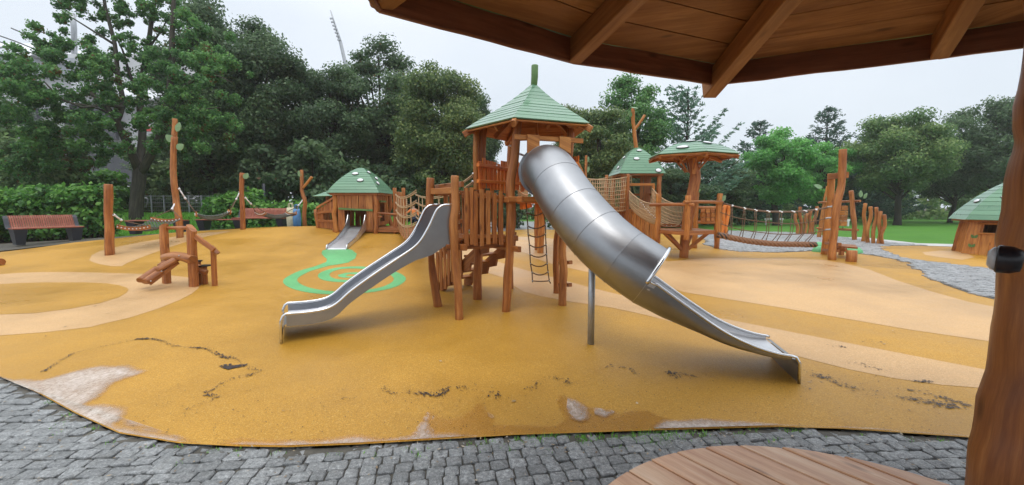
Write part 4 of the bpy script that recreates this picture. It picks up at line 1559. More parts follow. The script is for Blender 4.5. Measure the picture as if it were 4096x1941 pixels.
    for i, p in enumerate(pts):
        dd = (V(p.x, p.y, 0) - V(b.x, b.y, 0)).length
        if dd < bestd:
            bestd, topz = dd, p.z - R
    mb = MB()
    mb.tube([b - V(0, 0, 0.02), V(b.x, b.y, 0.97)], 0.037, seg=20)
    mb.build('support_post', M['galv'], t)
    mb = MB()
    mb.bar(V(b.x, b.y, 0.93), V(b.x + 0.01, b.y + 0.03, max(topz + 0.08, 1.15)), 0.05, 0.02, up=(0.3, -1, 0))
    br = mb.build('support_bracket', M['galv'], t)
    for z in (1.01, 1.05):
        mb = MB()
        mb.tube([V(b.x, b.y - 0.004, z), V(b.x - 0.003, b.y - 0.018, z)], 0.009, seg=8)
        mb.build('bolt', M['black'], br)
tube_slide()

# ------------------------------------------------------------------ open steel slides
def open_slide(name, label, a, b, heading, prof, width, loc, wall=0.16, mat='steel', bedmat='steel_wet'):
    """prof: list of (distance, bed height, rail height)"""
    t = thing(name, label, 'slide', loc)
    c = (Vector(a) + Vector(b)) / 2
    h = Vector(heading).normalized()
    s = V(h.y, -h.x, 0)
    bed = smooth_path([V(d, zb, zr) for d, zb, zr in prof], 0.05)
    for q in bed:
        p = c + h * q.x
        q.y = max(q.y, max(terrain(p.x + s.x * w_, p.y + s.y * w_) for w_ in (-width / 2, 0, width / 2)) + 0.03)
        q.z = max(q.z, q.y + 0.075)
    rings, tt = [], []
    L = 0
    railp = {1: [], -1: []}
    for i, q in enumerate(bed):
        p = c + h * q.x
        w = width / 2
        rings.append([V(p.x, p.y, q.z) + s * w, V(p.x, p.y, q.y + 0.02) + s * (w - 0.004), V(p.x, p.y, q.y) + s * (w - 0.03),
                      V(p.x, p.y, q.y) - s * (w - 0.03), V(p.x, p.y, q.y + 0.02) - s * (w - 0.004), V(p.x, p.y, q.z) - s * w])
        for sg in (1, -1):
            railp[sg].append(V(p.x, p.y, q.z) + s * (w * sg))
        if i:
            L += (V(q.x, 0, q.y) - V(bed[i - 1].x, 0, bed[i - 1].y)).length
        tt.append(L)
    mb = MB()
    mb.sweep(rings, tt, closed=False, caps=False)
    mb.build('bed', M[bedmat], t)
    # outer cheeks: sheet hanging from each rail
    for sg in (1, -1):
        mb = MB()
        r2 = []
        for i, q in enumerate(bed):
            p = c + h * q.x
            w = (width / 2 + 0.006) * sg
            low = q.y - 0.02 - (0.06 if q.x < 0.28 else max(0.0, 0.06 - (q.x - 0.28) * 0.3))
            r2.append([V(p.x, p.y, q.z) + s * w, V(p.x, p.y, low) + s * w, V(p.x, p.y, low) + s * (w + 0.006 * sg), V(p.x, p.y, q.z) + s * (w + 0.006 * sg)])
        mb.sweep(r2, tt)
        mb.build('cheek', M[mat], t)
        q = bed[-1]
        p = railp[sg][-1]
        g = terrain(p.x, p.y)
        mb = MB()
        mb.tube(railp[sg] + [p + h * 0.03 - V(0, 0, 0.02), p + h * 0.055 - V(0, 0, 0.08), V((p + h * 0.06).x, (p + h * 0.06).y, g - 0.01)], 0.016, seg=10)
        mb.build('side_rail', M['steel_bright'], t)
    q = bed[-1]
    p = c + h * q.x
    w = width / 2 - 0.01
    g = terrain(p.x, p.y)
    r2 = []
    for o, z in ((0, q.y), (0.025, q.y - 0.012), (0.045, q.y - 0.06), (0.05, max(g, q.y - 0.16))):
        b0 = p + h * o
        r2.append([V(b0.x, b0.y, z) + s * w, V(b0.x, b0.y, z) - s * w, V(b0.x, b0.y, z) - s * w + h * 0.006, V(b0.x, b0.y, z) + s * w + h * 0.006])
    mb = MB()
    mb.sweep(r2, [0, 0.03, 0.08, 0.2])
    mb.build('end_sheet', M[mat], t)
    return t
g0 = terrain(-1.8, 5.2)
open_slide('open_slide', 'long open steel slide running down from the tower to the left', (-1.06, 6.0, 0), (-0.70, 5.45, 0), (-0.90, -0.436, 0),
           [(-0.03, 1.165, 1.585), (0.10, 1.15, 1.585), (0.2, 1.09, 1.53), (0.32, 1.02, 1.30), (0.46, 0.94, 1.10), (0.7, 0.82, 0.94), (1.0, 0.64, 0.755), (1.25, 0.475, 0.585), (1.40, 0.345, 0.46), (1.53, 0.29, 0.405), (1.72, 0.275, 0.39), (1.92, 0.28, 0.395)], 0.58, (-1.8, 5.2, g0))

# ------------------------------------------------------------------ rope ladder under the tower
def rope_ladder():
    zt = lambda p: zz(1650, 900, 2.907, p)
    Y = 6.0
    l = [at(a, b, Y) for a, b in [(2104, 806)] + zt([(1340, 0), (1345, 110), (1360, 230), (1372, 450), (1390, 550), (1395, 668)])]
    r = [at(a, b, Y) for a, b in [(2168, 806)] + zt([(1545, 0), (1547, 105), (1553, 230), (1567, 455), (1578, 555), (1592, 655), (1607, 680)])]
    t = thing('rope_ladder', 'brown rope ladder hanging beneath the tower platform', 'rope ladder', l[-1])
    for p in (l, r):
        mb = MB()
        mb.tube(smooth_path(p, 0.06), 0.0085, seg=8)
        mb.build('side_rope', M['rope_brown'], t)
    lp, rp = smooth_path(l, 0.01), smooth_path(r, 0.01)
    def near(path, z):
        return min(path, key=lambda q: abs(q.z - z))
    zs = [at(2110, y, Y).z for y in (850, 903, 938, 979, 1018, 1055, 1089, 1125)]
    for i, z in enumerate(zs):
        a, b = near(lp, z), near(rp, z + 0.004)
        mb = MB()
        mb.tube(sag(a, b, 0.008 if i == 7 else 0.042, 10), 0.0085, seg=8)
        ru = mb.build('rung', M['rope_brown'], t)
        for q in (a, b):
            mb = MB()
            mb.ell(q, 0.013, 0.013, 0.014, seg=8, rows=4)
            mb.build('rung_clamp', M['galv'], ru)
rope_ladder()
# ------------------------------------------------------------------ generic play-house pieces
def wall_boards(mb, a, b, z0, z1, n, nrm, t=0.03, gap=0.01, holes=()):
    """vertical wavy boards filling a wall from a to b; holes: (f0, f1, zlo, zhi)"""
    a, b = Vector(a), Vector(b)
    d = (b - a)
    L = d.length
    d.normalize()
    for i in range(n):
        f0, f1 = i / n, (i + 1) / n
        m = a + d * (L * (f0 + f1) / 2)
        w = L / n - gap
        spans = [(z0 + random.uniform(-0.01, 0.03), z1)]
        for h0, h1, zl_, zh_ in holes:
            if f1 > h0 + 0.02 and f0 < h1 - 0.02:
                ns = []
                for s0, s1 in spans:
                    if zl_ > s0:
                        ns.append((s0, min(zl_, s1)))
                    if zh_ < s1:
                        ns.append((max(zh_, s0), s1))
                spans = ns
        for s0, s1 in spans:
            if s1 - s0 > 0.04:
                mb.plank(V(m.x, m.y, s0), V(m.x, m.y, s1), w, t, nrm, wav=0.011, n=7)

def net_panel(mb, top, bot, nv, nh, r):
    """a rope net between two polylines of the same length"""
    n = len(top) - 1
    for k in range(nh + 1):
        f = k / nh
        mb.tube([Vector(a).lerp(Vector(b), f) for a, b in zip(top, bot)], r * (1.5 if k in (0, nh) else 1), seg=5)
    for j in range(nv + 1):
        x = j / nv * n
        i = min(int(x), n - 1)
        a = Vector(top[i]).lerp(Vector(top[i + 1]), x - i)
        b = Vector(bot[i]).lerp(Vector(bot[i + 1]), x - i)
        mb.tube([a, a.lerp(b, 0.5), b], r, seg=5)

W, WW, WG = M['robinia'], M['robinia_wet'], M['robinia_gold']

# ------------------------------------------------------------------ left play house on the mound
def left_house():
    x0, x1, y0, y1 = -5.36, -4.14, 13.05, 14.4
    g = terrain(-4.7, 13.1)
    t = thing('playhouse', 'low wooden playhouse with domed green roof and short slide on the mound', 'playhouse', (-4.75, 13.7, g))
    eav = 1.93
    floor_z = 0.86
    for (x, y, dx, r) in ((x0, y0, -0.05, 0.075), (x1, y0, 0.01, 0.07), (x0, y1, 0, 0.065), (x1 + 0.06, y1, -0.1, 0.07)):
        mb = MB()
        gz = terrain(x, y)
        mb.log([(x - dx, y, gz - 0.05), (x + dx * 0.8, y, gz + 0.55), (x + 0.02, y, 1.5), (x - 0.01, y, eav + 0.05)], r, seg=12, wob=0.2)
        mb.build('post', WG if x == x0 and y == y0 else W, t)
    mb = MB()
    wall_boards(mb, (x0 + 0.09, y0 - 0.03, 0), (x1 - 0.06, y0 - 0.03, 0), 0.80, eav, 5, (0, -1, 0), holes=((0.30, 0.66, 0, 1.40),))
    mb.build('front_wall', W, t)
    mb = MB()
    wall_boards(mb, (x1 + 0.03, y0 + 0.12, 0), (x1 + 0.03, y1 - 0.1, 0), 0.92, eav, 5, (1, 0, 0), holes=((0.30, 0.62, 1.05, 1.62),), gap=0.05)
    mb.build('side_wall', W, t)
    mb = MB()
    wall_boards(mb, (x0 - 0.03, y0 + 0.12, 0), (x0 - 0.03, y1 - 0.1, 0), 0.86, eav, 5, (-1, 0, 0))
    mb.build('side_wall', WW, t)
    mb = MB()
    wall_boards(mb, (x0 + 0.1, y1 + 0.03, 0), (x1 - 0.1, y1 + 0.03, 0), 0.86, eav, 6, (0, 1, 0))
    mb.build('back_wall', WW, t)
    mb = MB()
    for i in range(7):
        y = y0 + (i + 0.5) * (y1 - y0) / 7
        mb.plank((x0 - 0.05, y, floor_z), (x1 + 0.9, y, floor_z - 0.01), 0.17, 0.035, (0, 0, 1), wav=0.004)
    mb.build('floor', WW, t)
    for y in (y0 + 0.03, y1 - 0.1):
        mb = MB()
        mb.bar((x0 - 0.1, y, floor_z - 0.07), (x1 + 0.92, y, floor_z - 0.08), 0.06, 0.09)
        mb.build('floor_beam', WW, t)
    mb = MB()
    mb.plank((x0 + 0.14, y0 - 0.075, 1.45), (x1 - 0.06, y0 - 0.075, 1.405), 0.06, 0.035, (0, -1, 0), wav=0.012, n=8)
    mb.build('green_board', M['moss_green'], t)
    mb = MB()
    mb.plank((x1 + 0.075, y0 + 0.25, 1.68), (x1 + 0.075, y1 - 0.5, 1.67), 0.06, 0.035, (1, 0, 0), wav=0.01)
    mb.build('green_board', M['moss_green'], t)
    for (a, b) in (((x1 + 0.02, y0, 1.32), (x1 + 0.93, y0 + 0.02, 1.26)), ((x1 + 0.02, y0 + 0.02, 1.2), (x1 + 0.2, y0 + 0.02, 1.21))):
        mb = MB()
        mb.log([a, b], 0.03, seg=8)
        mb.build('rail', W, t)
    # deck posts beside the bridge
    for (px, pb, pt, Y) in ((1579, 953, 752, 13.15), (1594, 930, 768, 14.0), (1614, 936, 752, 13.8), (1606, 930, 770, 14.4)):
        p, q = at(px, pb, Y), at(px - 1, pt, Y)
        p.z = terrain(p.x, p.y) - 0.04
        mb = MB()
        mb.log([p, p.lerp(q, 0.5) + V(0.02, 0, 0), q], 0.06, seg=10)
        mb.build('deck_post', W, t)
    # roof
    o = 0.17
    foot = [V(x0 - o, y0 - o, eav), V(x1 + o, y0 - o, eav), V(x1 + o, y1 + o, eav), V(x0 - o, y1 + o, eav)]
    apex = V((x0 + x1) / 2 + 0.0, (y0 + y1) / 2, 2.74)
    mb = MB()
    roof_boards(mb, foot, apex, dome_profile, 12, thick=0.018, lap=0.006)
    roof = mb.build('roof', M['roof_green'], t)
    add_spots(roof, foot, apex, dome_profile, [(0, 0.40, 0.60, 0.095, 0.055), (0, 0.64, 0.36, 0.095, 0.06), (1, 0.1, 0.66, 0.09, 0.055), (1, 0.42, 0.45, 0.09, 0.055), (1, 0.22, 0.28, 0.09, 0.06)])
    mb = MB()
    for i in range(4):
        a, b = foot[i], foot[(i + 1) % 4]
        k = 0.9
        c_ = V(apex.x, apex.y, eav)
        mb.bar(c_.lerp(a, k) - V(0, 0, 0.03), c_.lerp(b, k) - V(0, 0, 0.03), 0.05, 0.08)
    mb.build('wall_plate', W, roof)
    mb = MB()
    mb.prism([f - V(0, 0, 0.012) for f in [V(apex.x, apex.y, eav).lerp(q, 0.94) for q in foot]], (0, 0, 0.01))
    mb.build('ceiling', WW, roof)
    return t
left_house()
sb = gp(1345, 1000)
open_slide('open_slide', 'short steel slide coming out of the playhouse onto the green spiral', (-4.90, 13.0, 0), (-4.46, 13.0, 0), (sb.x + 4.68, sb.y - 13.0, 0),
           [(-0.08, 0.90, 1.30), (0.05, 0.89, 1.29), (0.2, 0.86, 1.1), (0.45, 0.76, 0.93), (0.9, 0.62, 0.77), (1.4, 0.50, 0.62), (1.65, 0.465, 0.56), (2.02, 0.46, 0.55)], 0.50, (sb.x, sb.y, sb.z), mat='steel_light', bedmat='steel_light')

def annex():
    g = terrain(-5.9, 13.8)
    t = thing('wooden_hut', 'small lean-to hut with window and green awning left of the domed playhouse', 'hut', (-6.0, 13.9, g))
    a, b = V(-6.28, 13.9, 0), V(-5.46, 13.35, 0)
    d = (b - a).normalized()
    nr = V(d.y, -d.x, 0)
    mb = MB()
    g1 = terrain(a.x, a.y)
    mb.log([V(a.x + 0.05, a.y, g1 - 0.05), V(a.x, a.y, g1 + 0.3), V(a.x - 0.04, a.y, 1.42)], 0.085, seg=12)
    mb.build('post', W, t)
    L = (b - a).length
    for i in range(6):
        f = (i + 0.5) / 6
        p = a.lerp(b, f)
        hi = 1.42 + 0.34 * f
        gz = terrain(p.x, p.y)
        mb = MB()
        if 0.25 < f < 0.8:
            mb.plank(V(p.x, p.y, gz + 0.02), V(p.x, p.y, 1.08), L / 6 - 0.006, 0.03, nr, wav=0.006)
            mb.build('wall_board', W, t)
            mb = MB()
            mb.plank(V(p.x, p.y, 1.31), V(p.x, p.y, hi), L / 6 - 0.006, 0.03, nr, wav=0.006)
        else:
            mb.plank(V(p.x, p.y, gz + 0.02), V(p.x, p.y, hi), L / 6 - 0.006, 0.03, nr, wav=0.006)
        mb.build('wall_board', W, t)
    for z0, z1 in ((1.07, 1.05), (1.30, 1.38), (1.46, 1.80)):
        mb = MB()
        mb.plank(V(a.x, a.y, z0) + nr * 0.035, V(b.x, b.y, z1) + nr * 0.035, 0.075, 0.035, nr, wav=0.007)
        mb.build('crossboard', W, t)
    c = a + V(0.6, 1.1, 0)
    mb = MB()
    wall_boards(mb, (a.x + 0.1, a.y + 0.2, 0), (c.x - 0.4, c.y, 0), 0.6, 1.5, 4, (-1, 0, 0))
    mb.build('side_wall', WW, t)
    # green awning
    foot = [V(-6.45, 13.95, 1.84), V(-5.35, 13.75, 1.86), V(-5.3, 14.9, 1.88), V(-6.4, 15.0, 1.86)]
    apex = V(-5.45, 14.3, 2.22)
    mb = MB()
    roof_boards(mb, foot, apex, lambda s: (1 - 0.97 * s, s), 5, thick=0.018, lap=0.006)
    r = mb.build('roof', M['roof_green'], t)
    add_spots(r, foot, apex, lambda s: (1 - 0.97 * s, s), [(0, 0.35, 0.28, 0.08, 0.05), (0, 0.55, 0.55, 0.08, 0.05)])
    mb = MB()
    mb.log([V(-6.2, 14.5, terrain(-6.2, 14.5)), V(-6.2, 14.5, 1.9)], 0.06, seg=8)
    mb.build('post', W, t)
annex()

def left_bridge():
    A, B = V(-3.28, 13.3, 0), V(-1.05, 6.12, 0)
    d = (B - A).normalized()
    s = V(d.y, -d.x, 0)
    t = thing('net_bridge', 'rope net bridge between the low playhouse and the tall tower', 'rope bridge', V(-2.2, 9.7, terrain(-2.2, 9.7)))
    n = 14
    far_h, near_h = [1.88, 1.64, 1.41, 1.19], [1.76, 1.62, 1.46, 1.32]
    for sg in (1, -1):
        lines = []
        for k in range(4):
            a, b = A + s * (0.3 * sg), B + s * (0.3 * sg)
            lines.append(sag(V(a.x, a.y, far_h[k]), V(b.x, b.y, near_h[k]), 0.10 + 0.05 * k / 3, n))
        floorl = sag(V((A + s * (0.26 * sg)).x, (A + s * (0.26 * sg)).y, 0.9), V((B + s * (0.26 * sg)).x, (B + s * (0.26 * sg)).y, 1.10), 0.16, n)
        mb = MB()
        for l in lines:
            mb.tube(l, 0.011, seg=6)
            mb.tube([p + V(0, 0, 0.03) for p in l], 0.008, seg=5)
        for j in range(2, n, 2):
            mb.tube([lines[0][j], lines[1][j] + d * 0.03, lines[3][j] - d * 0.02, floorl[j]], 0.010, seg=6)
        mb.build('side_net', M['rope_tan'], t)
        mb = MB()
        for l in lines:
            mb.tube([l[0], l[0].lerp(l[1], 0.35)], 0.016, seg=8)
        mb.build('rope_fitting', M['galv'], t)
    mb = MB()
    f0 = sag(V(A.x, A.y, 0.88), V(B.x, B.y, 1.09), 0.16, 26)
    for p, q in zip(f0[:-1], f0[1:]):
        c = (p + q) / 2
        mb.plank(c - s * 0.27, c + s * 0.27, 0.2, 0.035, V(0, 0, 1), wav=0.003, n=3)
    mb.build('treads', WW, t)
left_bridge()

# ------------------------------------------------------------------ second play house, on a plank base
H2 = dict(x0=3.92, x1=5.2, y0=15.3, y1=16.7)
def right_house():
    x0, x1, y0, y1 = H2['x0'], H2['x1'], H2['y0'], H2['y1']
    g = terrain(4.5, 15.9)
    t = thing('playhouse', 'tall playhouse tower with domed green roof and a forked pole on its top', 'playhouse', (4.55, 16.0, g))
    eav = 2.66
    for x, y in ((x0, y0), (x1, y0), (x0, y1), (x1, y1)):
        mb = MB()
        mb.log([V(x, y, terrain(x, y) - 0.04), V(x + random.uniform(-0.03, 0.03), y, 1.5), V(x, y, eav + 0.03)], [0.1, 0.085, 0.08], seg=12)
        mb.build('post', W, t)
    mb = MB()
    mb.prism([V(x0, y0, 1.32), V(x1, y0, 1.32), V(x1, y1, 1.32), V(x0, y1, 1.32)], (0, 0, 0.04))
    mb.build('floor', WW, t)
    for a, b, nr, n in (((x0, y0 - 0.05), (x1, y0 - 0.05), (0, -1, 0), 8), ((x0 - 0.05, y0), (x0 - 0.05, y1), (-1, 0, 0), 8), ((x1 + 0.05, y0), (x1 + 0.05, y1), (1, 0, 0), 8)):
        mb = MB()
        wall_boards(mb, (*a, 0), (*b, 0), terrain(4.5, 15.9) + 0.02, 1.42 if nr[1] else 1.5, n, nr, gap=0.006)
        mb.build('base_wall', WG if nr[1] else W, t)
    mb = MB()
    wall_boards(mb, (x1 - 0.42, y0 + 0.9, 0), (x1, y0 + 0.9, 0), 1.4, eav, 3, (0, -1, 0))
    mb.build('screen_wall', WW, t)
    mb = MB()
    mb.bar((x0, y1, 1.95), (x1, y1, 1.95), 0.06, 0.08)
    mb.bar((x1, y0, 1.95), (x1, y1, 1.95), 0.06, 0.08)
    mb.build('rail', W, t)
    for a, b in (((4.35, y1 + 0.02, 1.4), (4.35, y1 + 0.02, eav)), ((4.95, y1 + 0.04, 1.4), (4.6, y1 + 0.04, eav))):
        mb = MB()
        mb.bar(a, b, 0.06, 0.05)
        mb.build('green_slat', M['leaf_panel'], t)
    o = 0.17
    foot = [V(x0 - o, y0 - o, eav), V(x1 + o, y0 - o, eav), V(x1 + o, y1 + o, eav), V(x0 - o, y1 + o, eav)]
    apex = V((x0 + x1) / 2, (y0 + y1) / 2, 3.66)
    mb = MB()
    roof_boards(mb, foot, apex, dome_profile, 13, thick=0.018, lap=0.006)
    roof = mb.build('roof', M['roof_green'], t)
    add_spots(roof, foot, apex, dome_profile, [(0, 0.86, 0.07, 0.095, 0.07), (0, 0.36, 0.42, 0.1, 0.06), (0, 0.56, 0.74, 0.09, 0.05), (3, 0.66, 0.18, 0.1, 0.06), (3, 0.55, 0.5, 0.1, 0.055)])
    mb = MB()
    for i in range(4):
        a, b = foot[i], foot[(i + 1) % 4]
        c_ = V(apex.x, apex.y, eav)
        mb.bar(c_.lerp(a, 0.9) - V(0, 0, 0.03), c_.lerp(b, 0.9) - V(0, 0, 0.03), 0.05, 0.08)
    mb.build('wall_plate', W, roof)
    # pole with a fork and leaves
    pb = V(apex.x, apex.y, 3.55)
    pt = at(2531, 434, apex.y)
    mb = MB()
    mb.log([pb, pb.lerp(pt, 0.5) + V(-0.015, 0, 0), pt], [0.075, 0.068, 0.06], seg=10)
    pole = mb.build('roof_pole', WG, t)
    mb = MB()
    mb.log([at(2537, 521, apex.y), at(2558, 495, apex.y), at(2579, 461, apex.y)], [0.055, 0.05, 0.048], seg=10)
    mb.build('pole_branch', WG, pole)
    mb = MB()
    leaf_shape(mb, at(2522, 470, apex.y - 0.1), (-0.05, 0, 1), (1, 0.2, 0), 0.24, 0.15)
    mb.build('pole_leaf', M['moss_green'], pole)
    mb = MB()
    leaf_shape(mb, at(2524, 432, apex.y), (1, 0, -0.1), (0, 1, 0.5), 0.26, 0.14)
    mb.build('pole_leaf', M['leaf_panel'], pole)
right_house()

def middle_walkway():
    a, b = V(0.42, 7.25, 0), V(0.78, 11.7, 0)
    t = thing('plank_walkway', 'raised plank walkway on two posts leaving the back of the tower', 'walkway', V(0.72, 11.4, terrain(0.72, 11.4)))
    d = (b - a).normalized()
    s = V(d.y, -d.x, 0)
    mb = MB()
    L = (b - a).length
    n = 22
    for i in range(n):
        p = a + d * (L * (i + 0.5) / n)
        mb.plank(V(p.x, p.y, 1.62) - s * 0.33, V(p.x, p.y, 1.62) + s * 0.33, L / n - 0.012, 0.035, (0, 0, 1), wav=0.003, n=3)
    mb.build('planks', M['orange_board'], t)
    for sg in (1, -1):
        mb = MB()
        mb.bar(a + s * (0.26 * sg) + V(0, 0, 1.55), b + s * (0.26 * sg) + V(0, 0, 1.55), 0.06, 0.09)
        mb.build('beam', M['orange_board'], t)
        mb = MB()
        for z in (1.86, 2.1, 2.35):
            mb.tube(sag(a + s * (0.34 * sg) + V(0, 0, z), b + s * (0.34 * sg) + V(0, 0, z), 0.05), 0.011, seg=5)
        for j in range(1, 12):
            p = a + d * (L * j / 12) + s * (0.34 * sg)
            mb.tube([V(p.x, p.y, 1.62), V(p.x, p.y, 2.32)], 0.009, seg=5)
        mb.build('side_net', M['rope_tan'], t)
    for px, pb, Y, r in ((2148, 1000, 11.75, 0.075), (2161, 1012, 11.35, 0.085)):
        p = gp(px, pb)
        q = V(p.x + 0.07 if px > 2150 else p.x, p.y, 2.3 if px > 2150 else 2.0)
        mb = MB()
        mb.log([p - V(0, 0, 0.04), p.lerp(q, 0.5), q], r, seg=10)
        mb.build('post', WG if px > 2150 else W, t)
middle_walkway()

def back_bridge():
    a, b = V(0.95, 11.75, 0), V(3.9, 15.45, 0)
    t = thing('net_bridge', 'tan rope net bridge reaching the left side of the tall playhouse', 'rope bridge', V(2.6, 13.8, terrain(2.6, 13.8)))
    d = (b - a).normalized()
    s = V(d.y, -d.x, 0)
    n = 16
    for sg in (1, -1):
        o = s * (0.38 * sg)
        top = sag(V(a.x, a.y, 2.42) + o, V(b.x, b.y, 2.58) + o, 0.16, n)
        bot = sag(V(a.x, a.y, 1.62) + o * 0.8, V(b.x, b.y, 1.38) + o * 0.8, 0.12, n)
        mb = MB()
        net_panel(mb, top, bot, 30, 8, 0.0115)
        mb.build('side_net', M['rope_tan'], t)
    mb = MB()
    f0 = sag(V(a.x, a.y, 1.6), V(b.x, b.y, 1.36), 0.12, 24)
    for p, q in zip(f0[:-1], f0[1:]):
        c = (p + q) / 2
        mb.plank(c - s * 0.3, c + s * 0.3, 0.18, 0.03, V(0, 0, 1), wav=0.003, n=3)
    mb.build('treads', WW, t)
    for sg in (1, -1):
        p = V(b.x, b.y, 0) + s * (0.4 * sg) - d * 0.35
        mb = MB()
        mb.log([V(p.x, p.y, terrain(p.x, p.y) - 0.04), V(p.x, p.y, 2.62)], 0.06, seg=10)
        mb.build('post', W, t)
back_bridge()

def net_slide():
    t = thing('net_trough', 'sagging tan rope net trough from the tall playhouse down to the canopy platform', 'climbing net', V(4.42, 13.6, terrain(4.42, 13.6)))
    n = 14
    A, B = V(4.47, 15.2, 0), V(4.33, 11.75, 0)
    secs = []
    for i in range(n + 1):
        f = i / n
        c = A.lerp(B, f)
        half = 0.44 + (0.34 - 0.44) * f
        top = 2.16 + (1.60 - 2.16) * f - 0.30 * 4 * f * (1 - f) * 0.55
        bot = 1.42 + (0.98 - 1.42) * f - 0.26 * 4 * f * (1 - f) * 0.55
        row = []
        for k in range(17):
            a_ = math.pi * k / 16
            u = half * math.copysign(abs(math.cos(a_)) ** 0.55, math.cos(a_))
            v = top - (top - bot) * abs(math.sin(a_)) ** 0.6
            row.append(V(c.x + u, c.y, v))
        secs.append(row)
    mb = MB()
    for k in range(17):
        mb.tube([s[k] for s in secs], 0.016 if k in (0, 16) else 0.0105, seg=5)
    mb.build('long_ropes', M['rope_tan'], t)
    mb = MB()
    for i in range(n * 2 + 1):
        f = i / 2
        a, b = secs[int(f)], secs[min(int(f) + (1 if f % 1 else 0), n)]
        row = [p.lerp(q, 0.5) if f % 1 else p for p, q in zip(a, b)]
        mb.tube(row, 0.0105, seg=5)
    mb.build('cross_ropes', M['rope_tan'], t)
    mb = MB()
    for i in range(13):
        f = 0.04 + 0.72 * i / 12
        x = f * n
        k = int(x)
        p = secs[k][8].lerp(secs[k + 1][8], x - k) + V(0.0, 0, 0.35 * (1 - f))
        mb.ell(p, 0.026, 0.026, 0.022, seg=8, rows=4)
    mb.build('rope_clamp', M['white'], t)
    mb = MB()
    mb.tube([secs[int(0.06 * n)][8] + V(0, 0, 0.33), secs[n // 3][8] + V(0, 0, 0.22), secs[2 * n // 3][8] + V(0, 0, 0.11), secs[n - 1][8] + V(0, 0, 0.05)], 0.014, seg=6)
    mb.build('hand_rope', M['rope_brown'], t)
    for p0, p1 in ((V(3.98, 15.2, 1.3), V(3.98, 15.2, 2.25)), (V(4.96, 15.2, 1.3), V(4.96, 15.2, 2.25))):
        mb = MB()
        mb.bar(p0, p1, 0.1, 0.1)
        mb.build('frame_post', WG, t)
    mb = MB()
    mb.bar((3.94, 15.2, 2.27), (5.0, 15.2, 2.27), 0.09, 0.09)
    mb.build('frame_bar', WG, t)
net_slide()

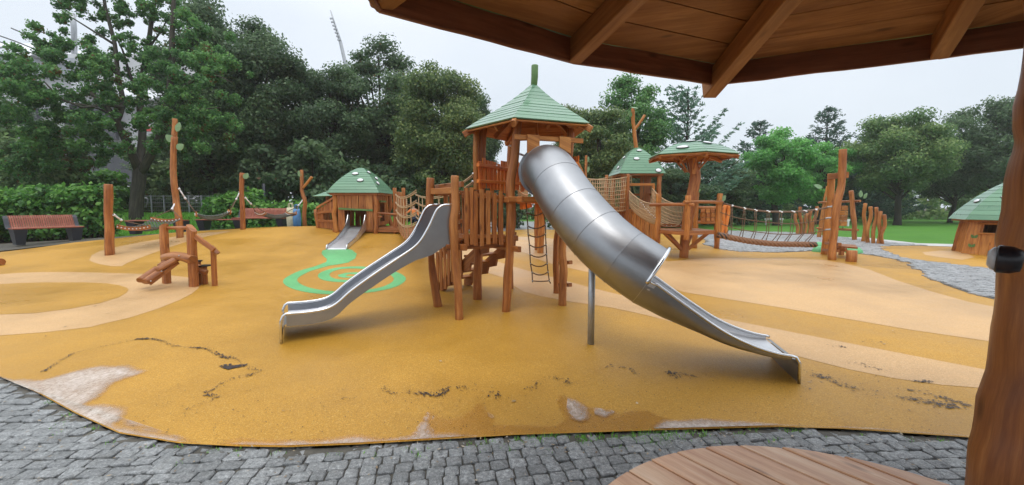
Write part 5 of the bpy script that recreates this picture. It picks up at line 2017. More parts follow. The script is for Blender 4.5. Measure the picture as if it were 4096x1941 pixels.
# ------------------------------------------------------------------ mushroom canopy and its platform
def canopy_platform():
    b = gp(2735, 1030)
    t = thing('canopy_platform', 'wooden platform on one thick post under a wide mushroom-like green canopy', 'play platform', b)
    top = at(2766, 640, b.y + 0.05)
    mb = MB()
    mb.log([b - V(0, 0, 0.04), V(b.x + 0.01, b.y, 0.6), V(b.x + 0.10, b.y + 0.02, 1.3), V(b.x + 0.2, b.y + 0.05, 1.9), V(b.x + 0.24, b.y + 0.05, 2.4), V(top.x, top.y, 2.78)], [0.115, 0.12, 0.15, 0.15, 0.125, 0.11], seg=18, wob=0.12)
    mb.build('post', W, t)
    cx, cy = top.x - 0.0, top.y
    foot = [V(cx + 1.12 * math.cos(math.radians(a)), cy + 1.12 * math.sin(math.radians(a)), 2.83) for a in (-95, -35, 25, 85, 145, 205)]
    apex = V(cx, cy, 3.19)
    prof = lambda s: (1 - 0.985 * s ** 1.1, math.sin(s * math.pi / 2) ** 0.95)
    mb = MB()
    roof_boards(mb, foot, apex, prof, 8, thick=0.018, lap=0.006)
    roof = mb.build('canopy', M['roof_green'], t)
    add_spots(roof, foot, apex, prof, [(0, 0.40, 0.5, 0.14, 0.06), (5, 0.45, 0.24, 0.14, 0.06), (5, 0.55, 0.78, 0.12, 0.05), (1, 0.5, 0.86, 0.12, 0.05), (4, 0.5, 0.6, 0.12, 0.05)])
    mb = MB()
    m = len(foot)
    for i in range(m):
        a, c_ = foot[i], foot[(i + 1) % m]
        ctr = V(cx, cy, 2.83)
        a2, b2 = ctr.lerp(a, 0.97) - V(0, 0, 0.05), ctr.lerp(c_, 0.97) - V(0, 0, 0.05)
        nr = ((a2 + b2) / 2 - ctr)
        nr.z = 0
        mb.plank(a2, b2, 0.05, 0.025, nr.normalized(), wav=0.016, n=9)
    mb.build('fascia_board', W, roof)
    mb = MB()
    roof_boards(mb, [f - V(0, 0, 0.045) for f in foot], apex - V(0, 0, 0.06), prof, 5, thick=0.014, lap=0.003)
    mb.build('canopy_lining', W, roof)
    for i in range(6):
        f = foot[i]
        mb = MB()
        mb.bar(V(cx, cy, 2.80).lerp(V(f.x, f.y, 2.74), 0.98), V(cx, cy, 2.98), 0.06, 0.08)
        mb.build('rafter', W, roof)
        mb = MB()
        dirv = (V(f.x, f.y, 0) - V(cx, cy, 0)).normalized()
        mb.bar(V(cx, cy, 2.42) + dirv * 0.13, V(cx, cy, 2.80) + dirv * 0.45, 0.034, 0.045)
        mb.build('brace', W, roof)
    mb = MB()
    mb.bar((cx, cy - 0.17, 2.36), (cx, cy - 0.19, 2.76), 0.09, 0.05, up=(0, 1, 0))
    mb.build('bracket_board', WG, t)
    # platform
    pv = [V(3.80, 11.2, 0), V(4.26, 10.45, 0), V(5.22, 10.95, 0), V(5.1, 11.85, 0), V(4.1, 12.0, 0)]
    fz = 0.93
    mb = MB()
    lo_y, hi_y = 10.45, 12.0
    mb.prism([V(p.x, p.y, fz - 0.045) for p in pv], (0, 0, 0.045))
    o = mb.build('platform', WW, t)
    for i in range(5):
        a, c_ = pv[i], pv[(i + 1) % 5]
        mb = MB()
        mb.bar(V(a.x, a.y, fz - 0.06), V(c_.x, c_.y, fz - 0.06), 0.05, 0.075)
        mb.build('edge_beam', W, o)
    for tgt in ((3.98, 11.0), (5.02, 11.0), (4.95, 11.75), (4.15, 11.8)):
        mb = MB()
        q = V(b.x, b.y, 0.42)
        dv = (V(tgt[0], tgt[1], 0) - V(b.x, b.y, 0)).normalized()
        mb.bar(q + dv * 0.10, V(tgt[0], tgt[1], fz - 0.08), 0.075, 0.09)
        mb.build('strut', W, t)
    for (x, y, z0, z1, w) in ((3.78, 11.17, 0.66, 1.86, 0.14), (4.24, 10.42, 0.72, 1.80, 0.135), (5.24, 10.92, 0.68, 1.86, 0.12), (5.34, 11.05, 0.80, 1.86, 0.09)):
        mb = MB()
        mb.log([V(x, y, z0), V(x + random.uniform(-0.02, 0.02), y, (z0 + z1) / 2), V(x + 0.01, y, z1)], w / 2, seg=10, wob=0.2)
        mb.build('railing_post', WG, t)
    for (a, c_, z0, z1) in (((3.62, 11.3), (4.34, 10.28), 1.57, 1.58), ((4.12, 10.33), (5.32, 10.9), 1.64, 1.64)):
        mb = MB()
        mb.log([V(a[0], a[1], z0), V((a[0] + c_[0]) / 2, (a[1] + c_[1]) / 2, (z0 + z1) / 2 + 0.01), V(c_[0], c_[1], z1)], 0.042, seg=10, wob=0.2)
        mb.build('railing', W, t)
    mb = MB()
    mb.plank(V(3.95, 11.9, 1.0), V(4.75, 11.9, 1.0), 0.09, 0.03, (0, -1, 0), wav=0.003)
    ob = mb.build('threshold_board', WW, t)
    mb = MB()
    for i in range(6):
        mb.ell(V(4.02 + i * 0.13, 11.88, 1.0), 0.016, 0.012, 0.016, seg=8, rows=4)
    mb.build('bolt_heads', M['galv'], ob)
    mb = MB()
    leaf_shape(mb, V(5.32, 10.98, 1.66), (0.6, 0.1, 0.8), (0.7, -0.1, -0.5), 0.2, 0.13)
    mb.build('leaf', M['leaf_panel'], t)
canopy_platform()

# ------------------------------------------------------------------ block puzzle frames
def block_frame(label, pa, pb, ha, hb, z0, z1, fb, nx, ny, bs, bend=0.0, leaves=()):
    t = thing('block_puzzle_frame', label, 'play panel', pa)
    for p, h, s in ((pa, ha, 1), (pb, hb, -1)):
        mb = MB()
        mb.log([p - V(0, 0, 0.04), V(p.x + bend * 0.4 * s, p.y, p.z + h * 0.5), V(p.x + bend * s, p.y, p.z + h)], 0.085, seg=10, wob=0.2)
        mb.build('post', WG if s == 1 else W, t)
    for z in (z0, z1):
        mb = MB()
        d = (pb - pa).normalized()
        mb.log([V(pa.x, pa.y, pa.z + z) - d * 0.15, V(pb.x, pb.y, pb.z + z) + d * 0.15], 0.05, seg=8)
        mb.build('crossbar', W, t)
    d = V(pb.x - pa.x, pb.y - pa.y, 0)
    c = V(pa.x, pa.y, 0) + d * fb
    d.normalize()
    nr = V(d.y, -d.x, 0)
    zc = (pa.z + pb.z) / 2
    for i in range(nx):
        x = c + d * (bs * 1.15 * (i - (nx - 1) / 2))
        mb = MB()
        mb.tube([V(x.x, x.y, zc + z0), V(x.x, x.y, zc + z1)], 0.012, seg=6)
        rod = mb.build('rod', M['anthracite'], t)
        for k in range(ny):
            z = zc + (z0 + z1) / 2 + bs * 1.08 * (k - (ny - 1) / 2)
            a_ = random.uniform(-0.4, 0.4)
            u = d * math.cos(a_) + nr * math.sin(a_)
            mb = MB()
            mb.bar(V(x.x, x.y, z) - u * bs * 0.5, V(x.x, x.y, z) + u * bs * 0.5, bs, bs, bev=0.012)
            mb.build('block', WG if (i + k) % 2 else W, rod)
    for base, up, side, L_, w in leaves:
        mb = MB()
        leaf_shape(mb, base, up, side, L_, w)
        mb.build('leaf', M['moss_green'] if random.random() < 0.5 else M['leaf_panel'], t)
Y = 13.6
pa = at(2777, 1000, Y); pa.z = terrain(pa.x, pa.y)
pb = at(2866, 1000, Y); pb.z = terrain(pb.x, pb.y)
za = lambda y, YY: at(2800, y, YY).z
block_frame('wooden frame with nine turning blocks and leaf shapes behind the canopy platform', pa, pb, za(742, Y) - pa.z, za(800, Y) - pb.z, za(889, Y) - pa.z, za(831, Y) - pa.z, 0.52, 3, 3, 0.125,
            leaves=[(at(2781, 770, Y - 0.1), (1, 0, 0.6), (0, 0.3, 1), 0.2, 0.12), (at(2774, 757, Y - 0.1), (-1, 0, 0.4), (0, 0.3, 1), 0.14, 0.09)])
pa = V(13.9, 19.4, terrain(13.9, 19.4))
pb = gp(3418, 962)
block_frame('slanting frame with hanging wooden blocks left of the five upright poles', pa, pb, 2.3, 2.0, 0.42, 1.58, 0.62, 2, 4, 0.2, bend=0.28,
            leaves=[(V(13.85, 19.3, 2.32), (-1, 0, 0.3), (0, 0.3, 1), 0.42, 0.2), (V(14.0, 19.25, 1.75), (0.9, 0, 0.6), (0, 0.3, 1), 0.36, 0.24),
                    (at(3443, 790, pb.y - 0.1), (0, 0, 1), (1, 0.2, 0), 0.28, 0.2), (at(3455, 795, pb.y - 0.1), (0.5, 0, 0.8), (1, 0.2, -0.4), 0.26, 0.14)])

# ------------------------------------------------------------------ thick rope bridge
def rope_bridge():
    t = thing('rope_bridge', 'walking bridge of one thick twisted rope with netted hand ropes over the cobbles', 'rope bridge', V(6.6, 10.9, terrain(6.6, 10.9)))
    a, b = V(5.2, 10.85, 0.82), V(8.05, 11.35, 0.52)
    axis = smooth_path([a, at(2990, 964, 10.95), at(3100, 976, 11.1), at(3200, 978, 11.25), b], 0.05)
    pts, fr, ts = MB.frames(axis)
    mb = MB()
    for k in range(4):
        q = []
        for p, (tg, x, y), s in zip(pts, fr, ts):
            an = 2 * math.pi * (k / 4 + s / 0.5)
            q.append(p + x * (0.042 * math.cos(an)) + y * (0.042 * math.sin(an)))
        mb.tube(q, 0.038, seg=8)
    mb.build('thick_rope', M['rope_thick'], t)
    for i0, i1 in ((0, 5), (len(pts) - 6, len(pts) - 1)):
        mb = MB()
        mb.tube(pts[i0:i1 + 1], 0.072, seg=14)
        mb.build('rope_sleeve', M['black'], t)
    upper, lower = {}, {}
    for sg, o, pr in ((1, 0.0, [(2880, 808), (2945, 828), (3040, 845), (3140, 849), (3230, 845), (3310, 832)]), (-1, 0.55, [(2890, 812), (2950, 827), (3040, 842), (3140, 846), (3230, 842), (3320, 829)])):
        u = smooth_path([at(px, py, 10.85 + 0.5 * i / 5 + o) for i, (px, py) in enumerate(pr)], 0.05)
        m1 = smooth_path([at(px, py, 10.85 + 0.5 * i / 5 + o) for i, (px, py) in enumerate([(2882, 850), (2950, 872), (3040, 886), (3140, 895), (3230, 890), (3310, 874)])], 0.05)
        m2 = smooth_path([at(px, py, 10.85 + 0.5 * i / 5 + o) for i, (px, py) in enumerate([(2884, 896), (2950, 916), (3040, 930), (3140, 938), (3230, 934), (3310, 920)])], 0.05)
        for nm, l, r in (('hand_rope', u, 0.016), ('net_rope', m1, 0.011), ('net_rope', m2, 0.011)):
            mb = MB()
            mb.tube(l, r, seg=7)
            mb.build(nm, M['rope_brown'], t)
        mb = MB()
        cl = MB()
        for j in range(1, 9):
            f = j / 9 + (0.01 if sg > 0 else -0.012)
            p = [l[int(f * (len(l) - 1))] for l in (u, m1, m2)] + [pts[int((f + 0.01 * sg) * (len(pts) - 1))]]
            mb.tube([p[0], p[1] + V(0.01, 0, 0), p[2] - V(0.01, 0, 0), p[3]], 0.0105, seg=6)
            cl.tube([p[0] - V(0.025, 0, 0), p[0] + V(0.03, 0, 0)], 0.019, seg=8)
        mb.build('net_verticals', M['rope_brown'], t)
        cl.build('rope_clamps', M['white'], t)
    mb = MB()
    for l in ([(3308, 829), (3332, 826)], [(3302, 874), (3330, 871)], [(3300, 920), (3325, 918)]):
        for o in (0, 0.5):
            mb.tube([at(px + o * 24, py - o * 2, 11.3 + o) for px, py in l], 0.022, seg=8)
    mb.build('rope_fitting', M['galv'], t)
rope_bridge()

def bridge_gate():
    b1 = gp(3328, 1040)
    t = thing('bridge_gate', 'tall crooked twin posts holding the right end of the thick rope bridge', 'climbing posts', b1)
    pts = [at(a, b, b1.y) for a, b in [(3328, 1040), (3334, 955), (3342, 856), (3350, 798), (3367, 740), (3368, 685), (3372, 597)]]
    pts[0].z -= 0.04
    mb = MB()
    mb.log(pts, [0.088, 0.085, 0.088, 0.09, 0.09, 0.085, 0.08], seg=14, wob=0.16)
    mb.build('post', W, t)
    b2 = V(8.95, 12.25, terrain(8.95, 12.25))
    pts = [at(a, b, b2.y) for a, b in [(3297, 1016), (3308, 920), (3318, 855), (3323, 775), (3325, 694)]]
    pts[0].z = b2.z - 0.04
    mb = MB()
    mb.log(pts, [0.088, 0.09, 0.092, 0.095, 0.09], seg=14, wob=0.16)
    mb.build('post', WG, t)
    mb = MB()
    mb.bar(at(3322, 706, 12.2), at(3385, 700, 10.98), 0.11, 0.15)
    mb.build('crossbar', W, t)
    for (p, q, w) in (((3290, 1000, 12.3), (3352, 1004, 11.0), 0.07), ((3305, 972, 12.1), (3359, 978, 10.95), 0.08)):
        mb = MB()
        mb.bar(at(*p), at(*q), w, w)
        mb.build('crossbar', WW, t)
    # second, lighter post beside
    mb = MB()
    p = at(3300, 980, 12.6)
    p.z = terrain(p.x, p.y) - 0.03
    mb.log([p, at(3305, 900, 12.6), at(3312, 830, 12.6)], 0.07, seg=10)
    mb.build('post', W, t)
bridge_gate()

def step():
    c = gp(3395, 1042)
    t = thing('step_platform', 'low plank step with one round leg at the foot of the bridge posts', 'step', c)
    z = 0.44
    pv = [at(3335, 1012, 11.5), at(3430, 1014, 11.0), at(3420, 1000, 11.75), at(3345, 997, 12.1)]
    a, b, c2, d2 = [V(p.x, p.y, z) for p in pv]
    for i in range(4):
        f0, f1 = i / 4 + 0.012, (i + 1) / 4 - 0.012
        mb = MB()
        mb.prism([a.lerp(d2, f0), b.lerp(c2, f0), b.lerp(c2, f1), a.lerp(d2, f1)], (0, 0, 0.04))
        mb.build('tread_board', WW, t)
    l = gp(3403, 1047)
    mb = MB()
    mb.log([l - V(0, 0, 0.04), V(l.x + 0.02, l.y + 0.02, 0.44)], [0.125, 0.115], seg=14)
    mb.build('leg', W, t)
    mb = MB()
    mb.bar(V(a.x, a.y + 0.1, z - 0.05), V(b.x - 0.1, b.y + 0.25, z - 0.05), 0.06, 0.09)
    mb.build('beam', W, t)
    mb = MB()
    mb.bar(V(d2.x + 0.15, d2.y, terrain(d2.x, d2.y)), V(d2.x + 0.15, d2.y, z), 0.1, 0.1, up=(1, 0, 0))
    mb.build('leg', WW, t)
step()

for (px, py, Y, r, lab) in ((3417, 1003, 12.6, 0.22, 'green half ball behind the low plank step'), (3279, 985, 12.9, 0.2, 'green half ball left of the bridge posts, nearer one'), (3276, 960, 14.4, 0.2, 'green half ball left of the bridge posts, farther one')):
    p = at(px, py, Y)
    g = terrain(p.x, p.y)
    mb = MB()
    mb.ell(V(p.x, p.y, g - 0.02), r, r, r * 0.98, seg=24, rows=8, lo=0.0)
    o = mb.build('rubber_half_ball', M['dome_green'], org=(p.x, p.y, g))
    tag(o, lab, 'half ball', 'green rubber half balls')

# ------------------------------------------------------------------ upright poles
z8 = lambda p: zz(2850, 550, 2.22, p)
def pole(px_b, px_t, Y, r, label, group, mat):
    b = at(*px_b, Y)
    g = terrain(b.x, b.y)
    tp = at(*px_t, Y)
    mb = MB()
    k = random.choice((-1, 1)) * 0.05
    mb.log([V(b.x, b.y, g - 0.04), V(b.x + (tp.x - b.x) * 0.3 + k, b.y, g + (tp.z - g) * 0.35), V(b.x + (tp.x - b.x) * 0.75 - k * 0.6, b.y, g + (tp.z - g) * 0.7), tp], r, seg=10, wob=0.15)
    tag(mb.build('balance_pole', mat, org=(b.x, b.y, g)), label, 'pole', group)
names = ['tallest', 'second', 'middle', 'fourth', 'shortest']
for i, (b, tp) in enumerate((((1335, 930), (1358, 585)), ((1378, 940), (1402, 615)), ((1430, 945), (1453, 620)), ((1470, 948), (1495, 655)), ((1508, 950), (1526, 686)))):
    pb_, pt_ = z8([b])[0], z8([tp])[0]
    g = gp(*pb_)
    lab = ['tallest golden wavy pole, left end of the row of five', 'slim golden pole, second from the left in the row of five', 'bent reddish pole in the middle of the row of five', 'dark reddish pole, fourth from the left in the row of five', 'shortest reddish pole, right end of the row of five'][i]
    pole(pb_, pt_, g.y, 0.062, lab, 'row of five upright poles by the lawn', (WG, WG, W, W, W)[i])
for i, (b, tp) in enumerate((((752, 835), (737, 675)), ((788, 835), (779, 617)), ((818, 838), (840, 675)), ((858, 842), (872, 655)), ((885, 848), (928, 612)))):
    pb_, pt_ = z8([b])[0], z8([tp])[0]
    lab = ['short pole leaning left behind the rope bridge verticals', 'thin straight pole behind the rope bridge, tallest near its middle', 'stubby pole leaning right behind the rope bridge', 'dark pole leaning right next to the longest leaning pole', 'long pole leaning far right beside the bridge posts'][i]
    pole(pb_, pt_, 22.5, 0.08, lab, 'leaning poles behind the rope bridge', (W, W, W, WW, W)[i])
for i, (b, tp) in enumerate((((80, 822), (112, 600)), ((124, 822), (140, 602)))):
    pb_, pt_ = z8([b])[0], z8([tp])[0]
    pole(pb_, pt_, 21.5, 0.085, ['left one of two orange poles right of the canopy platform', 'right one of two orange poles right of the canopy platform'][i], 'pair of poles beside the canopy platform', M['orange_board'])

# a leafy pole behind the tube slide
def leafy_pole():
    Y = 18.0
    p = at(2340, 900, Y)
    g = terrain(p.x, p.y)
    t = thing('leafy_pole', 'slender forked pole with two leaf panels behind the tube slide', 'pole', V(p.x, p.y, g))
    mb = MB()
    mb.log([V(p.x, p.y, g - 0.03), at(2342, 750, Y), at(2345, 622, Y)], 0.055, seg=8)
    mb.build('trunk_pole', W, t)
    mb = MB()
    mb.log([at(2341, 710, Y), at(2325, 675, Y), at(2310, 645, Y)], 0.04, seg=8)
    mb.build('branch', WG, t)
    for x, y in ((2346, 650), (2347, 690)):
        mb = MB()
        leaf_shape(mb, at(x, y, Y), (0.4, 0, 1), (1, 0, -0.3), 0.26, 0.14)
        mb.build('leaf', M['leaf_panel'], t)
leafy_pole()

# ------------------------------------------------------------------ hut at the right edge
def right_hut():
    x0, y0 = 12.32, 11.5
    t = thing('wooden_hut', 'plank hut with window and domed green roof half hidden by the shelter post', 'hut', (14.5, 12.3, terrain(14.5, 12.3)))
    g = terrain(13, 12)
    # walls lean slightly, octagon plan
    n = 8
    c = V(14.5, 12.3, 0)
    R0, R1 = 1.22, 1.1
    ang = [math.radians(-184 + 45 * i) for i in range(n)]
    zt = 1.16
    for i in range(n):
        a0, a1 = ang[i], ang[(i + 1) % n]
        a = V(c.x + R0 * math.cos(a0), c.y + R0 * math.sin(a0), g)
        b = V(c.x + R0 * math.cos(a1), c.y + R0 * math.sin(a1), g)
        a_t = V(c.x + R1 * math.cos(a0), c.y + R1 * math.sin(a0), zt)
        b_t = V(c.x + R1 * math.cos(a1), c.y + R1 * math.sin(a1), zt)
        nr = V(math.cos((a0 + a1) / 2), math.sin((a0 + a1) / 2), 0.1)
        mb = MB()
        hole = i in (0, 3, 4)
        for k in range(5):
            f = (k + 0.5) / 5
            p, q = a.lerp(b, f), a_t.lerp(b_t, f)
            w = (b - a).length / 5 - 0.005
            if hole and 1 <= k <= 3:
                mb.plank(p, p.lerp(q, 0.62), w, 0.03, nr, wav=0.003)
                mb.plank(p.lerp(q, 0.86), q, w * 0.95, 0.03, nr, wav=0.003)
            else:
                mb.plank(p, q, w, 0.03, nr, wav=0.003)
        mb.build('wall', WG if i in (0, 7) else W, t)
        if hole:
            for h in (0.6, 0.88):
                mb = MB()
                p, q = a.lerp(a_t, h) + nr * 0.035, b.lerp(b_t, h) + nr * 0.035
                mb.plank(p.lerp(q, 0.1), q.lerp(p, 0.1), 0.05, 0.035, nr, wav=0.006)
                mb.build('window_frame', WG, t)
        mb = MB()
        o = V(math.cos(a0), math.sin(a0), 0)
        if i == 0:
            mb.plank(a + o * 0.02, a_t + o * 0.03, 0.32, 0.09, (-0.80, -0.6, 0.1), wav=0.02, w1=0.24)
        else:
            mb.log([a, a_t], [0.075, 0.065], seg=10)
        pst = mb.build('corner_post', WG if i == 0 else W, t)
        if i == 0:
            for (f, dx) in ((0.22, 0.0), (0.48, 0.02)):
                mb = MB()
                q = a.lerp(a_t, f) + V(-0.07 + dx, -0.055, 0)
                for sx in (-1, 1):
                    leaf_shape(mb, q + V(0.01 * sx, -0.012, -0.02), (0.3 * sx, -0.4 * sx, 0.9), (0.6, -0.8, 0), 0.12, 0.07, 0.012)
                mb.build('painted_leaf', M['moss_green'], pst)
    foot = [V(c.x + 1.42 * math.cos(a), c.y + 1.42 * math.sin(a), 1.15) for a in ang]
    apex = V(c.x, c.y, 2.35)
    mb = MB()
    roof_boards(mb, foot, apex, dome_profile, 12, thick=0.02, lap=0.007)
    roof = mb.build('roof', M['roof_green'], t)
    add_spots(roof, foot, apex, dome_profile, [(7, 0.6, 0.34, 0.13, 0.06), (0, 0.62, 0.42, 0.14, 0.055), (0, 0.3, 0.72, 0.1, 0.05)])
    mb = MB()
    for i in range(n):
        ctr = V(c.x, c.y, 1.12)
        mb.bar(ctr.lerp(V(foot[i].x, foot[i].y, 1.12), 0.93), ctr.lerp(V(foot[(i + 1) % n].x, foot[(i + 1) % n].y, 1.12), 0.93), 0.05, 0.06)
    mb.build('wall_plate', W, roof)
right_hut()
# ------------------------------------------------------------------ hammock posts
zh = lambda p: zz(400, 650, 2.442, p)
def hpost(label, pts, Y, r, leaves=(), branch=None, stub=None):
    b = at(pts[0][0], pts[0][1], Y)
    g = terrain(b.x, b.y)
    t = thing('hammock_post', label, 'post', V(b.x, b.y, g), 'posts carrying the hammocks')
    q = [at(a, c, Y) for a, c in pts]
    q[0].z = g - 0.05
    mb = MB()
    mb.log(q, r, seg=14, wob=0.16)
    mb.build('trunk', W, t)
    if stub:
        mb = MB()
        mb.log([at(a, c, Y + 0.08) for a, c in stub], [r[-1] * 0.95, r[-1] * 0.85], seg=12)
        mb.build('upper_trunk', W, t)
    if branch:
        mb = MB()
        mb.log([at(a, c, Y - 0.03) for a, c in branch], [0.045, 0.05], seg=10)
        mb.build('branch', M['robinia_gold'], t)
    for (px, py, up, side, L_, w, mt) in leaves:
        mb = MB()
        leaf_shape(mb, at(px, py, Y - 0.06), up, side, L_, w, 0.03)
        mb.build('leaf', M[mt], t)
    return t
hA = gp(440, 1020)
hB = gp(713, 951)
hC = gp(970, 918)
hD = V(-7.45, 15.35, 0)
hpost('straight hammock post without leaves, nearest to the bench with the backrest', [(440, 1020), (436, 900), (434, 790), (434, 737)], hA.y, [0.098, 0.095, 0.09, 0.088])
hpost('tallest bent hammock post with three green leaf panels at its top', [(721, 951), (716, 880), (705, 800), (694, 700), (694, 620), (697, 548)], hB.y, [0.088, 0.088, 0.085, 0.08, 0.078, 0.078],
      leaves=[(706, 527, (0.35, 0, 1), (1, 0, -0.3), 0.28, 0.16, 'leaf_panel'), (690, 566, (-0.75, 0, 0.75), (0.7, 0, 0.7), 0.26, 0.2, 'leaf_panel'), (706, 596, (0.9, 0, 0.55), (0.5, 0, -0.9), 0.24, 0.2, 'leaf_panel')],
      stub=[(697, 570), (699, 475)])
hpost('hammock post with a single round leaf panel at its top', [(972, 918), (970, 850), (966, 770), (970, 692)], hC.y, [0.08, 0.075, 0.07, 0.07], leaves=[(976, 716, (0.55, 0, 0.85), (0.85, 0, -0.55), 0.22, 0.17, 'leaf_panel')])
hpost('kinked hammock post with a side branch next to the lean-to hut', [(1220, 903), (1216, 860), (1219, 810), (1208, 760), (1206, 680)], hD.y, [0.072, 0.07, 0.07, 0.062, 0.058], branch=[(1212, 752), (1248, 708)], leaves=[(1203, 708, (-0.35, 0, 0.95), (0.95, 0, 0.35), 0.24, 0.14, 'leaf_panel')])

def hammock(label, pa, pb, za_, zb_, sa, sb_, half, dip):
    """pa, pb: anchor points on the posts; sa, sb_: spreader centres"""
    t = thing('hammock', label, 'hammock', V((sa.x + sb_.x) / 2, (sa.y + sb_.y) / 2, terrain((sa.x + sb_.x) / 2, (sa.y + sb_.y) / 2)), 'net hammocks between the posts')
    d = V(sb_.x - sa.x, sb_.y - sa.y, 0).normalized()
    s = V(d.y, -d.x, 0)
    ends = []
    for c, sgn in ((sa, -1), (sb_, 1)):
        pts = [c + s * (half * f) + V(0, 0, 0.06 * f * f) for f in (-1, -0.66, -0.33, 0, 0.33, 0.66, 1)]
        mb = MB()
        tg = [(pts[min(i + 1, 6)] - pts[max(i - 1, 0)]).normalized() for i in range(7)]
        rings = []
        for p, g_ in zip(pts, tg):
            up = g_.cross(d).normalized()
            rings.append([p + up * 0.05 + d * 0.02, p + up * 0.05 - d * 0.02, p - up * 0.05 - d * 0.02, p - up * 0.05 + d * 0.02])
        mb.sweep(rings, [i * half / 3 for i in range(7)])
        sp_ = mb.build('spreader', M['robinia'], t)
        mb = MB()
        for i in range(9):
            f = -0.92 + 1.84 * i / 8
            p = c + s * (half * f) + V(0, 0, 0.06 * f * f)
            for o in (-1, 1):
                mb.ell(p + d * (0.024 * o), 0.017, 0.017, 0.017, seg=8, rows=4)
        mb.build('knot', M['white'], sp_)
        ends.append(pts)
    n, m = 12, 8
    grid = []
    for i in range(n + 1):
        f = i / n
        row = []
        for j in range(m + 1):
            g_ = -0.95 + 1.9 * j / m
            a = sa + s * (half * g_) + V(0, 0, 0.06 * g_ * g_)
            b = sb_ + s * (half * g_) + V(0, 0, 0.06 * g_ * g_)
            p = a.lerp(b, f)
            k = 4 * f * (1 - f)
            p = p - V(0, 0, dip * k * (1 - 0.45 * g_ * g_)) - s * (half * g_ * 0.12 * k)
            row.append(p)
        grid.append(row)
    mb = MB()
    for j0 in range(-n, m + 1):
        for sg in (1, -1):
            line = []
            for i in range(n + 1):
                j = j0 + i if sg > 0 else m - (j0 + i)
                if 0 <= j <= m:
                    line.append(grid[i][j])
            if len(line) > 1:
                mb.tube(line, 0.009, seg=5)
    for j in (0, m):
        mb.tube([g_[j] for g_ in grid], 0.011, seg=5)
    mb.build('net', M['rope_net'], t)
    for anchor, c, pts in ((pa, sa, ends[0]), (pb, sb_, ends[1])):
        j = anchor.lerp(c, 0.42)
        mb = MB()
        mb.tube([anchor, j], 0.014, seg=6)
        mb.tube([j, pts[0]], 0.011, seg=5)
        mb.tube([j, pts[-1]], 0.011, seg=5)
        hr = mb.build('hanging_rope', M['rope_brown'], t)
        mb = MB()
        mb.tube([anchor.lerp(j, 0.05), anchor.lerp(j, 0.2)], 0.03, seg=8)
        mb.tube([anchor.lerp(j, 0.2), anchor.lerp(j, 0.82)], 0.02, seg=8)
        mb.tube([anchor.lerp(j, 0.82), anchor.lerp(j, 1.0)], 0.03, seg=8)
        mb.build('chain_sleeve', M['white'], hr)
A1 = at(452, 857, hA.y)
B1 = at(702, 808, hB.y)
hammock('lowest net hammock, strung from the straight post to the tallest bent post', A1, B1, 0, 0, at(535, 916, 11.0), at(665, 884, 11.9), 0.48, 0.15)
B2 = at(713, 750, hB.y)
C1 = at(962, 763, hC.y)
hammock('middle net hammock, strung from the tallest bent post to the round-leaf post', B2, C1, 0, 0, at(785, 862, 12.8), at(918, 853, 13.3), 0.46, 0.17)
C2 = at(978, 788, hC.y)
D1 = at(1212, 800, hD.y)
hammock('farthest net hammock, strung to the kinked post by the lean-to hut', C2, D1, 0, 0, at(1043, 858, 14.1), at(1164, 859, 14.9), 0.36, 0.14)

